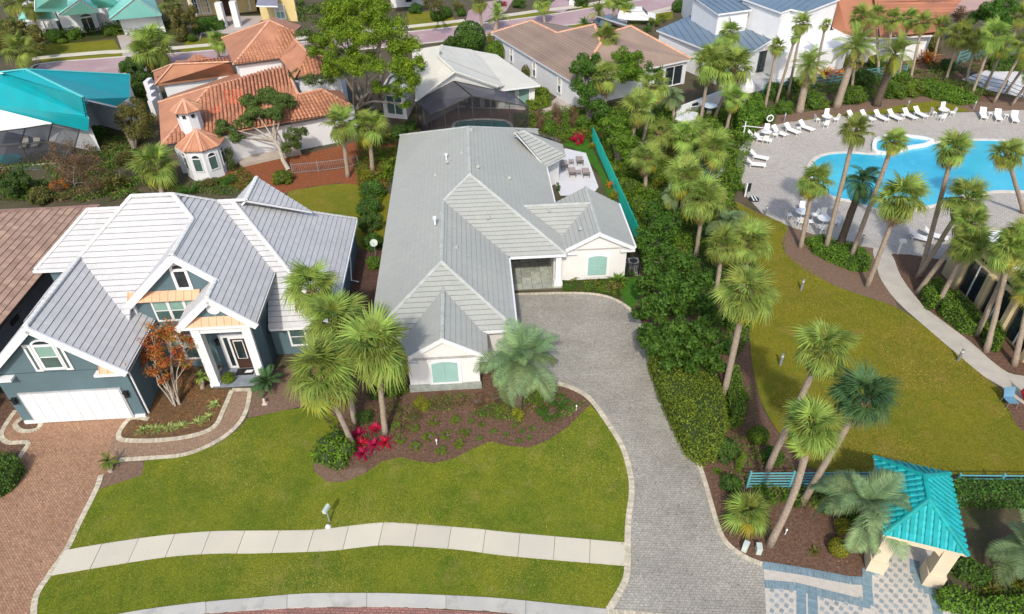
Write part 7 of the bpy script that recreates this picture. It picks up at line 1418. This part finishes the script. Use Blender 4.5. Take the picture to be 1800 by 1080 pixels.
# mailbox like green post and white cap at the pavement
simple('mailbox', 'pale green rounded mailbox on a post on the front lawn', 'mailbox', G(580, 918), [('post', bollard_m, lambda b, q: b.box(q+V3(0, 0, .5), .07, .07, 1.0)), ('box', util_m, lambda b, q: (b.box(q+V3(-.02, .05, 1.0), .2, .44, .16, (.95, -.3, 0)), b.tube([q+V3(-.1, -.16, 1.08), q+V3(.04, .26, 1.08)], [.1, .1], 10)))])
simple('marker_cap', 'small round white cap beside the mailbox at the pavement edge', 'marker', G(577, 927), [('cap', white_m, lambda b, q: b.dome(q, .13, .2)), ('base', conc_m, lambda b, q: b.tube([q, q+V3(0, 0, .05)], [.16, .16], 10))])
for x, y, a, lb in ((1309, 966, .6, 'pale green utility box, left of two by the drive mouth'), (1332, 970, .15, 'pale green utility box, right of two by the drive mouth')):
    simple('utility_box', lb, 'utility box', G(x, y), [('box', util_m, lambda b, q, a=a: (b.box(q+V3(0, 0, .22), .24, .38, .44, (math.cos(a), -math.sin(a), 0)))), ('lid', util_m, lambda b, q, a=a: b.box(q+V3(0, 0, .455), .26, .4, .03, (math.cos(a), -math.sin(a), 0)))])
def dish(b, q):
    c = q+V3(0, 0, 1.3); n = V3(.15, -.75, .64).normalized(); x = V3(1, .2, 0).normalized(); y = n.cross(x); k0 = len(b.v); rings = []
    for i, (r_, d) in enumerate(((.0, 0), (.13, .012), (.24, .05), (.3, .09))):
        for j in range(16): t = j*math.pi/8; b.v.append(tuple(c+(x*math.cos(t)+y*math.sin(t))*r_+n*d))
    for i in range(3):
        for j in range(16): b.f.append([k0+i*16+j, k0+i*16+(j+1) % 16, k0+(i+1)*16+(j+1) % 16, k0+(i+1)*16+j]); b.m.append(0); b.r.append(.5)
simple('satellite_dish', 'white satellite dish between the two houses', 'satellite dish', G(661, 452), [('reflector', util_m, dish), ('pole', bollard_m, lambda b, q: b.tube([q, q+V3(0, 0, 1.25)], [.03, .03], 6)), ('arm', bollard_m, lambda b, q: b.tube([q+V3(0, 0, 1.05), q+V3(.03, -.35, 1.6)], [.02, .015], 5))])
simple('garden_statue', 'small pale stone figure in the grey bed by the sago palm', 'ornament', G(466, 710), [('figure', M('pale stone', (.55, .42, .36), .8), lambda b, q: (b.tube([q, q+V3(0, 0, .15), q+V3(0, 0, .35)], [.14, .1, .07], 8), b.dome(q+V3(0, 0, .33), .09, .14))), ('base', conc_m, lambda b, q: b.box(q+V3(0, 0, .03), .3, .3, .06))])
for x, y, lb in ((1013, 722, 'short pale path light at the right tip of the front bed'), (768, 782, 'short white path light among the light green mounds'), (1380, 940, 'thin white stake in the mulch by the long palm trunk')):
    simple('path_light', lb, 'path light', G(x, y), [('stake', white_m, lambda b, q: b.tube([q, q+V3(0, 0, .4)], [.025, .025], 6)), ('lamp', chair_m, lambda b, q: b.tube([q+V3(0, 0, .38), q+V3(0, 0, .46)], [.06, .03], 8))])
# gate, hot tub, grill terrace
simple('metal_gate', 'small dark metal gate beside the shuttered wing', 'gate', G(1104, 487), [('leaf', black_m, lambda b, q: [b.box(q+V3(-.3+i*.1, .05, .6), .02, .02, 1.2) for i in range(7)]), ('frame', black_m, lambda b, q: (b.box(q+V3(0, .05, 1.2), .72, .04, .04), b.box(q+V3(0, .05, .1), .72, .04, .04)))])
simple('air_conditioner', 'grey air conditioning unit on the side pad', 'air conditioner', G(1112, 474, .04), [('case', bollard_m, lambda b, q: b.box(q+V3(0, 0, .4), .8, .8, .8)), ('fan_grille', black_m, lambda b, q: b.tube([q+V3(0, 0, .8), q+V3(0, 0, .83)], [.3, .3], 14))])
simple('terrace_wall', 'white garden wall around the terrace behind the palm row', 'wall', G(1220, 200), [('wall', white_m, lambda b, q: (b.beam(G(1190, 200, .7), G(1262, 172, .7), .25, 1.4), b.beam(G(1262, 172, .7), G(1275, 168, .7), .25, 1.4)))])
simple('hot_tub', 'white bath shaped hot tub on the terrace below the wall', 'hot tub', G(1206, 216), [('shell', white_m, lambda b, q: b.prism([p[:2] for p in gp([(1185, 218), (1190, 210), (1215, 205), (1226, 208), (1222, 216), (1200, 223)])], 0, .6)), ('cover', M('grey cover', (.6, .62, .66), .6), lambda b, q: b.prism([p[:2] for p in gp([(1189, 217), (1194, 211), (1214, 207), (1222, 209), (1219, 215), (1200, 221)])], .6, .64))])
simple('patio_table', 'round pale table on the terrace between the palm trunks', 'table', G(1246, 200), [('table_top', M('pale blue top', (.6, .68, .78), .5), lambda b, q: b.tube([q+V3(0, 0, .9), q+V3(0, 0, .96)], [.8, .8], 16)), ('pedestal', bollard_m, lambda b, q: b.tube([q, q+V3(0, 0, .9)], [.35, .3], 10))])
simple('outdoor_kitchen', 'grey outdoor kitchen counter left on the terrace', 'counter', G(1213, 200), [('counter', bollard_m, lambda b, q: b.box(q+V3(0, 0, .45), 3.2, .7, .9, (.95, .3, 0))), ('worktop', white_m, lambda b, q: b.box(q+V3(0, 0, .93), 3.3, .8, .06, (.95, .3, 0))), ('grill', black_m, lambda b, q: b.box(q+V3(.3, 0, 1.1), .8, .5, .3, (.95, .3, 0)))])
simple('egg_shell_chair', 'round white hanging chair under the dense palm clump', 'chair', G(1312, 162), [('shell', white_m, lambda b, q: b.dome(q+V3(0, 0, .2), .9, 1.5)), ('foot', bollard_m, lambda b, q: b.tube([q, q+V3(0, 0, .2)], [.4, .4], 10))])
simple('lifebuoy_post', 'white post with a lifebuoy at the hedge corner of the deck', 'lifebuoy post', G(1306, 240), [('post', white_m, lambda b, q: b.box(q+V3(0, 0, .8), .1, .1, 1.6)), ('rail', white_m, lambda b, q: b.beam(q+V3(0, 0, 1.15), G(1350, 226, 1.25), .06, .06)), ('cross_arm', white_m, lambda b, q: b.box(q+V3(0, 0, 1.1), .5, .06, .06))])
def ring(b, q, R_=.32):
    pts = [q+V3(math.cos(t)*R_, .02, math.sin(t)*R_) for t in np.linspace(0, 6.283, 15)]; b.tube(pts, [.07]*15, 6, cap=False)
simple('lifebuoy', 'white ring lifebuoy hanging above the left deck loungers', 'lifebuoy', G(1350, 226, 0), [('ring', white_m, lambda b, q: ring(b, q+V3(0, 0, 1.1))), ('post', bollard_m, lambda b, q: b.box(q+V3(0, .1, .75), .07, .07, 1.5))])
simple('deck_sign', 'black and white sign post at the near left rim of the deck', 'sign', G(1309, 346), [('post', white_m, lambda b, q: b.box(q+V3(0, 0, .65), .12, .1, 1.3)), ('board', black_m, lambda b, q: b.box(q+V3(.22, 0, .9), .3, .06, .8))])
simple('striped_float', 'black and white round float lying by the deck sign', 'pool float', G(1325, 351, .03), [('disc', black_m, lambda b, q: b.tube([q, q+V3(0, 0, .12)], [.48, .42], 16)), ('stripe', white_m, lambda b, q: (b.box(q+V3(-.12, 0, .125), .12, .8, .03), b.box(q+V3(.14, 0, .125), .1, .78, .03)))])
simple('shower_post', 'white outdoor shower post where path meets deck', 'shower post', G(1577, 447), [('post', white_m, lambda b, q: b.box(q+V3(0, 0, .6), .12, .12, 1.2)), ('head', white_m, lambda b, q: b.box(q+V3(.05, 0, 1.2), .45, .3, .2))])
simple('canvas_chair', 'blue folding canvas chair on the mulch at the right edge', 'chair', G(1772, 712), [('seat', bluec_m, lambda b, q: b.slab([q+V3(-.3, -.3, .45), q+V3(.3, -.3, .45), q+V3(.3, .25, .4), q+V3(-.3, .25, .4)], .04)), ('backrest', bluec_m, lambda b, q: b.slab([q+V3(-.3, .25, .45), q+V3(.3, .25, .45), q+V3(.34, .5, 1.0), q+V3(-.34, .5, 1.0)], .04))]+[('leg', bollard_m, lambda b, q, i=i, j=j: b.tube([q+V3(i*.3, j*.3, 0), q+V3(i*.28, j*.26, .45)], [.02, .02], 5)) for i in (-1, 1) for j in (-1, 1)])
simple('red_umbrella', 'folded red umbrella bundle at the right edge by the path', 'umbrella', G(1799, 705), [('canopy', red_m, lambda b, q: b.tube([q+V3(0, 0, .2), q+V3(0, .1, .6), q+V3(0, .2, 1.3)], [.12, .3, .05], 10)), ('pole', black_m, lambda b, q: b.tube([q, q+V3(0, .22, 1.5)], [.03, .03], 6))])
# vehicles on the back street
def car(lb, px, py, rot, body_m, L=4.6, W_=1.85, Hh=1.5, van=False, cat='car'):
    q = G(px, py, .03); r = thing('parked_van' if van else 'parked_car', lb, cat, q); ax = V3(math.cos(rot), math.sin(rot), 0); ay = V3(-math.sin(rot), math.cos(rot), 0)
    X = lambda a, b_, c: q+ax*a+ay*b_+V3(0, 0, c)
    prof = [(-.5, .35), (-.5, .6), (-.46, .62 if not van else .95), (-.36, .98), (.12, 1.), (.28, .66), (.47, .58), (.5, .35)]
    b = MB(); n = len(prof); P = [X(a*L, s_*W_/2*(1 if z < .7 else .86), max(.28, z*Hh)) for s_ in (-1, 1) for a, z in prof]
    b.add(P, [list(range(n)), list(range(n, 2*n))[::-1]]+[(i, n+i, n+(i+1) % n, (i+1) % n) for i in range(n)]); b.build('body', body_m, r)
    for a0, a1, nm in ((.125, .275, 'windscreen'), (-.455, -.365, 'rear_window')):
        z0, z1 = ((1., .68) if a0 > 0 else (.66 if not van else .95, .97)); g = MB(); P = [X(a0*L, -W_*.4, z0*Hh+.015), X(a0*L, W_*.4, z0*Hh+.015), X(a1*L, W_*.42, z1*Hh+.015), X(a1*L, -W_*.42, z1*Hh+.015)]; g.add(P+[p-V3(0, 0, .03) for p in P], [(0, 1, 2, 3), (7, 6, 5, 4)]); g.build(nm, glass_m, r)
    for s_ in (-1, 1):
        g = MB(); g.box(X(-.1*L, s_*W_*.44, .8*Hh), L*.5, .04, .26*Hh, ax, ay); g.build('side_window', glass_m, r)
        for a in (-.32, .32): g = MB(); c = X(a*L, s_*W_*.46, .33); g.tube([c-ay*.1, c+ay*.1], [.33, .33], 12); w2 = g.build('wheel', black_m, r); g = MB(); g.tube([c+ay*s_*.1, c+ay*s_*.12], [.18, .18], 10); g.build('rim', bollard_m, w2)
        for a, nm, m in ((.49, 'headlight', white_m), (-.5, 'tail_light', red_m)): g = MB(); g.box(X(a*L, s_*W_*.36, .5*Hh), .08, .3, .14, ax, ay); g.build(nm, m, r)
car('white van parked behind the tan roof ridge', 1118, 42, -.15, white_m, 5.6, 2.1, 2.2, True, 'van'); car('grey blue car half hidden behind the tan roof', 1072, 48, .25, M('slate car paint', (.1, .13, .17), .3, spec=.6))
simple('street_lamp', 'small white lantern on a black post across the back street', 'street lamp', G(1053, 14), [('post', black_m, lambda b, q: b.tube([q, q+V3(0, 0, 1.8)], [.06, .05], 8)), ('lantern', white_m, lambda b, q: b.tube([q+V3(0, 0, 1.8), q+V3(0, 0, 2.3)], [.14, .22], 6)), ('cap', black_m, lambda b, q: b.tube([q+V3(0, 0, 2.3), q+V3(0, 0, 2.45)], [.25, .03], 6))])
for x, y, lb in ((1003, 9, 'white street box left of two beyond the back street'), (1009, 9.5, 'white street box right of two beyond the back street')): simple('utility_box', lb, 'utility box', G(x, y), [('box', white_m, lambda b, q: b.box(q+V3(0, 0, .4), .5, .5, .8)), ('lid', util_m, lambda b, q: b.box(q+V3(0, 0, .82), .55, .55, .05))])
simple('patio_set', 'dark patio table with chairs inside the cream pool cage', 'patio set', G(822, 192), [('table', black_m, lambda b, q: b.box(q+V3(0, 0, .72), 1.8, 1., .06)), ('table_leg', black_m, lambda b, q: b.box(q+V3(0, 0, .35), .4, .4, .7))])
place(lounger_proto(M('beige sling', (.5, .46, .42), .8), bollard_m), [(46, 258, 15, 'beige lounger on the dark cage floor, left'), (66, 256, 15, 'beige lounger on the dark cage floor, right')], 'beige loungers in the dark pool cage')
# ------------------------------------------------------------------ ground cover that nobody could count
def cover(name, poly, mats, dens, hmin, hmax, size, seed=1, patch=.5, sc=.5):
    st = np.random.default_rng(seed); P = gp(poly); xs = [p.x for p in P]; ys = [p.y for p in P]; Q = [(p.x, p.y) for p in P]; A = area(Q); n = int(A*dens*2)
    x = st.uniform(min(xs), max(xs), n*2); y = st.uniform(min(ys), max(ys), n*2); ins_ = np.zeros(len(x), bool)
    for i in range(len(Q)):
        (x1, y1), (x2, y2) = Q[i], Q[i-1]
        if y1 != y2: ins_ ^= ((y1 > y) != (y2 > y)) & (x < (x2-x1)*(y-y1)/(y2-y1)+x1)
    f = np.sin(x*sc+3*np.sin(y*sc*.7+seed))+np.sin(y*sc*1.3+2*np.sin(x*sc*.9)); k_ = ins_ & (f > patch*2-1.5+st.normal(size=len(x))*.35)
    x, y, f = x[k_][:n], y[k_][:n], f[k_][:n]; z = hmin+(hmax-hmin)*st.random(len(x))*np.clip((f+1.2)/2, .1, 1)
    V, Fq = leaf_quads(np.stack([x, y, z], 1), np.tile([0, 0, 1.], (len(x), 1)), size, .45, .9)
    mi = (np.clip((f+2)/4+st.normal(size=len(x))*.2, 0, .999)*len(mats)).astype(int)
    o = bpy.data.objects.new(name, npmesh(name, V, Fq, mats, mi)); COL.objects.link(o); tag(o, kind='stuff')
cover('undergrowth', [(1060, 200), (1180, 190), (1340, 190), (1300, 330), (1285, 355), (1250, 470), (1130, 470), (1110, 400), (1050, 240)], [lf_dark, lf_mid, lf_lite, lf_mid], 55, .05, .9, .2, 3, .15, .9)
cover('hedge_undergrowth', [(1060, 240), (1130, 230), (1190, 340), (1190, 440), (1128, 440), (1112, 400)], [lf_mid, lf_dark, lf_lite], 110, .1, 1.2, .2, 5, .0, 1.2)
cover('undergrowth', [(1128, 440), (1290, 350), (1330, 470), (1318, 600), (1290, 640), (1240, 560), (1130, 560)], [lf_dark, lf_mid], 50, .05, .6, .2, 9, .2, .9)
cover('undergrowth', [(900, 205), (1010, 195), (1060, 200), (1050, 250), (985, 245), (910, 222)], [lf_dark, lf_mid, lf_lite], 60, .05, .9, .22, 11, .1, .9)
cover('undergrowth', [(-40, 290), (260, 255), (270, 335), (180, 360), (-40, 352)], [lf_olive, lf_dark, lf_mid, lf_brown], 50, .05, .8, .2, 15, .2, .8)
cover('undergrowth', [(160, 215), (260, 170), (275, 260), (200, 280), (160, 270)], [lf_olive, lf_dark, lf_mid], 40, .05, .5, .2, 17, .3, .8)
cover('undergrowth', [(300, 320), (420, 290), (470, 330), (420, 345), (300, 342)], [lf_mid, lf_dark, lf_olive], 45, .03, .4, .18, 19, .45, .8)
cover('undergrowth', [(630, 210), (700, 235), (700, 300), (640, 420), (625, 300)], [lf_dark, lf_mid, lf_lite], 70, .05, .8, .18, 21, .15, 1.)
cover('undergrowth', [(0, 40), (330, 40), (318, 62), (200, 64), (60, 76), (0, 95)], [lf_dark, lf_olive, lf_mid], 16, .1, 1., .35, 23, .35, .6)
cover('undergrowth', [(1320, 200), (1345, 170), (1600, 125), (1740, 160), (1720, 178), (1600, 168), (1400, 198)], [lf_mid, lf_dark, lf_lite], 26, .1, .9, .25, 25, .3, .7)
cover('undergrowth', [(1560, 130), (1760, 90), (1820, 95), (1820, 110), (1690, 135), (1640, 130)], [lf_dark, lf_olive], 18, .1, .8, .3, 27, .3, .6)
cover('undergrowth', [(1250, 600), (1320, 640), (1330, 760), (1400, 830), (1300, 860), (1265, 820), (1290, 740)], [lf_dark, lf_mid], 40, .03, .4, .14, 29, .75, .9)
cover('undergrowth', [(1330, 850), (1500, 858), (1480, 905), (1400, 890), (1300, 880)], [lf_dark, lf_mid, lf_lite], 80, .05, .6, .16, 31, .25, 1.2)
cover('bed_undergrowth', [(700, 700), (900, 695), (1000, 690), (1030, 715), (960, 760), (900, 745), (720, 720)], [lf_olive, lf_brown, lf_dark, lf_mid], 100, .03, .4, .12, 33, .3, 1.3)
cover('bed_undergrowth', [(560, 720), (600, 690), (700, 690), (720, 760), (690, 790), (600, 790)], [lf_olive, lf_brown, lf_dark], 60, .03, .35, .12, 34, .5, 1.3)
cover('fallen_leaves', [(262, 690), (300, 640), (400, 690), (370, 750), (230, 762)], [lf_oran, lf_brown], 30, .05, .07, .09, 35, .1, 1.3)
cover('terrace_flowers', [(985, 515), (1010, 495), (1100, 495), (1095, 522), (1050, 512)], [lf_mid, lf_dark, lf_lite, lf_brown], 110, .03, .4, .14, 37, .25, 1.5)
cover('mulch_litter', [(1240, 800), (1330, 880), (1520, 900), (1530, 1010), (1340, 985), (1270, 940)], [lf_brown, mulch2_m], 30, .015, .04, .1, 39, .3, 1.5)
cover('mulch_litter', [(560, 780), (700, 700), (1000, 700), (1030, 720), (900, 780), (760, 805), (600, 845)], [lf_brown, mulch2_m], 40, .02, .05, .09, 41, .2, 1.5)
cover('undergrowth', [(1700, 1000), (1820, 985), (1820, 1075), (1700, 1065)], [lf_dark, lf_mid, lf_yel], 70, .03, .4, .15, 43, .3, 1.3)

# blades over the lawns: real grain and ragged edges
g1 = M('grass blade', (.27, .27, .022), .8, base2=(.16, .2, .018), scale=.45, spec=.1, attr=.35); g2 = M('dry grass blade', (.33, .3, .08), .8, base2=(.26, .26, .04), scale=.45, spec=.1, attr=.3); g3 = M('dark grass blade', (.15, .19, .018), .8, base2=(.2, .22, .02), scale=.45, spec=.1, attr=.3)
cover('grass', lawn_front, [g3, g1, g1, g2], 240, .032, .05, .055, 51, -1., .35)
cover('grass', [(88, 1008), (285, 979), (389, 972), (440, 972), (570, 968), (621, 962), (663, 957), (699, 957), (803, 964), (900, 977), (1101, 994), (1096, 1025), (1067, 1074), (900, 1059), (829, 1054), (699, 1048), (595, 1048), (531, 1049), (460, 1056), (337, 1067), (180, 1100), (60, 1100), (64, 1055)], [g3, g1, g1, g2], 240, .032, .05, .055, 52, -1., .35)
g4 = M('park grass blade', (.24, .21, .018), .8, base2=(.17, .17, .014), scale=.35, spec=.1, attr=.35); g5 = M('dry park grass', (.34, .24, .06), .8, base2=(.25, .19, .03), scale=.35, spec=.1, attr=.3)
cover('grass', [(1285, 356), (1384, 398), (1381, 447), (1470, 504), (1573, 540), (1682, 623), (1760, 688), (1785, 745), (1830, 790), (1830, 830), (1540, 832), (1440, 828), (1374, 768), (1325, 640), (1320, 560), (1332, 480), (1315, 430)], [g4, g4, g5], 110, .032, .055, .075, 53, -1., .3)

cover('fallen_leaves', [(905, 520), (1075, 526), (1138, 608), (1200, 760), (1250, 890), (1300, 975), (1340, 1080), (1070, 1080), (1110, 850), (1036, 704), (930, 640)], [lf_brown, lf_brown, lf_olive], .9, .045, .055, .09, 61, -1., .5)
cover('fallen_leaves', [(0, 860), (60, 745), (230, 740), (400, 700), (380, 770), (200, 800), (110, 960), (60, 1080), (0, 1080)], [lf_brown, lf_oran, lf_brown], 1.6, .045, .055, .09, 62, -1., .5)
cover('fallen_leaves', lawn_front, [lf_brown, g2, lf_brown], .8, .05, .07, .09, 63, -1., .5)
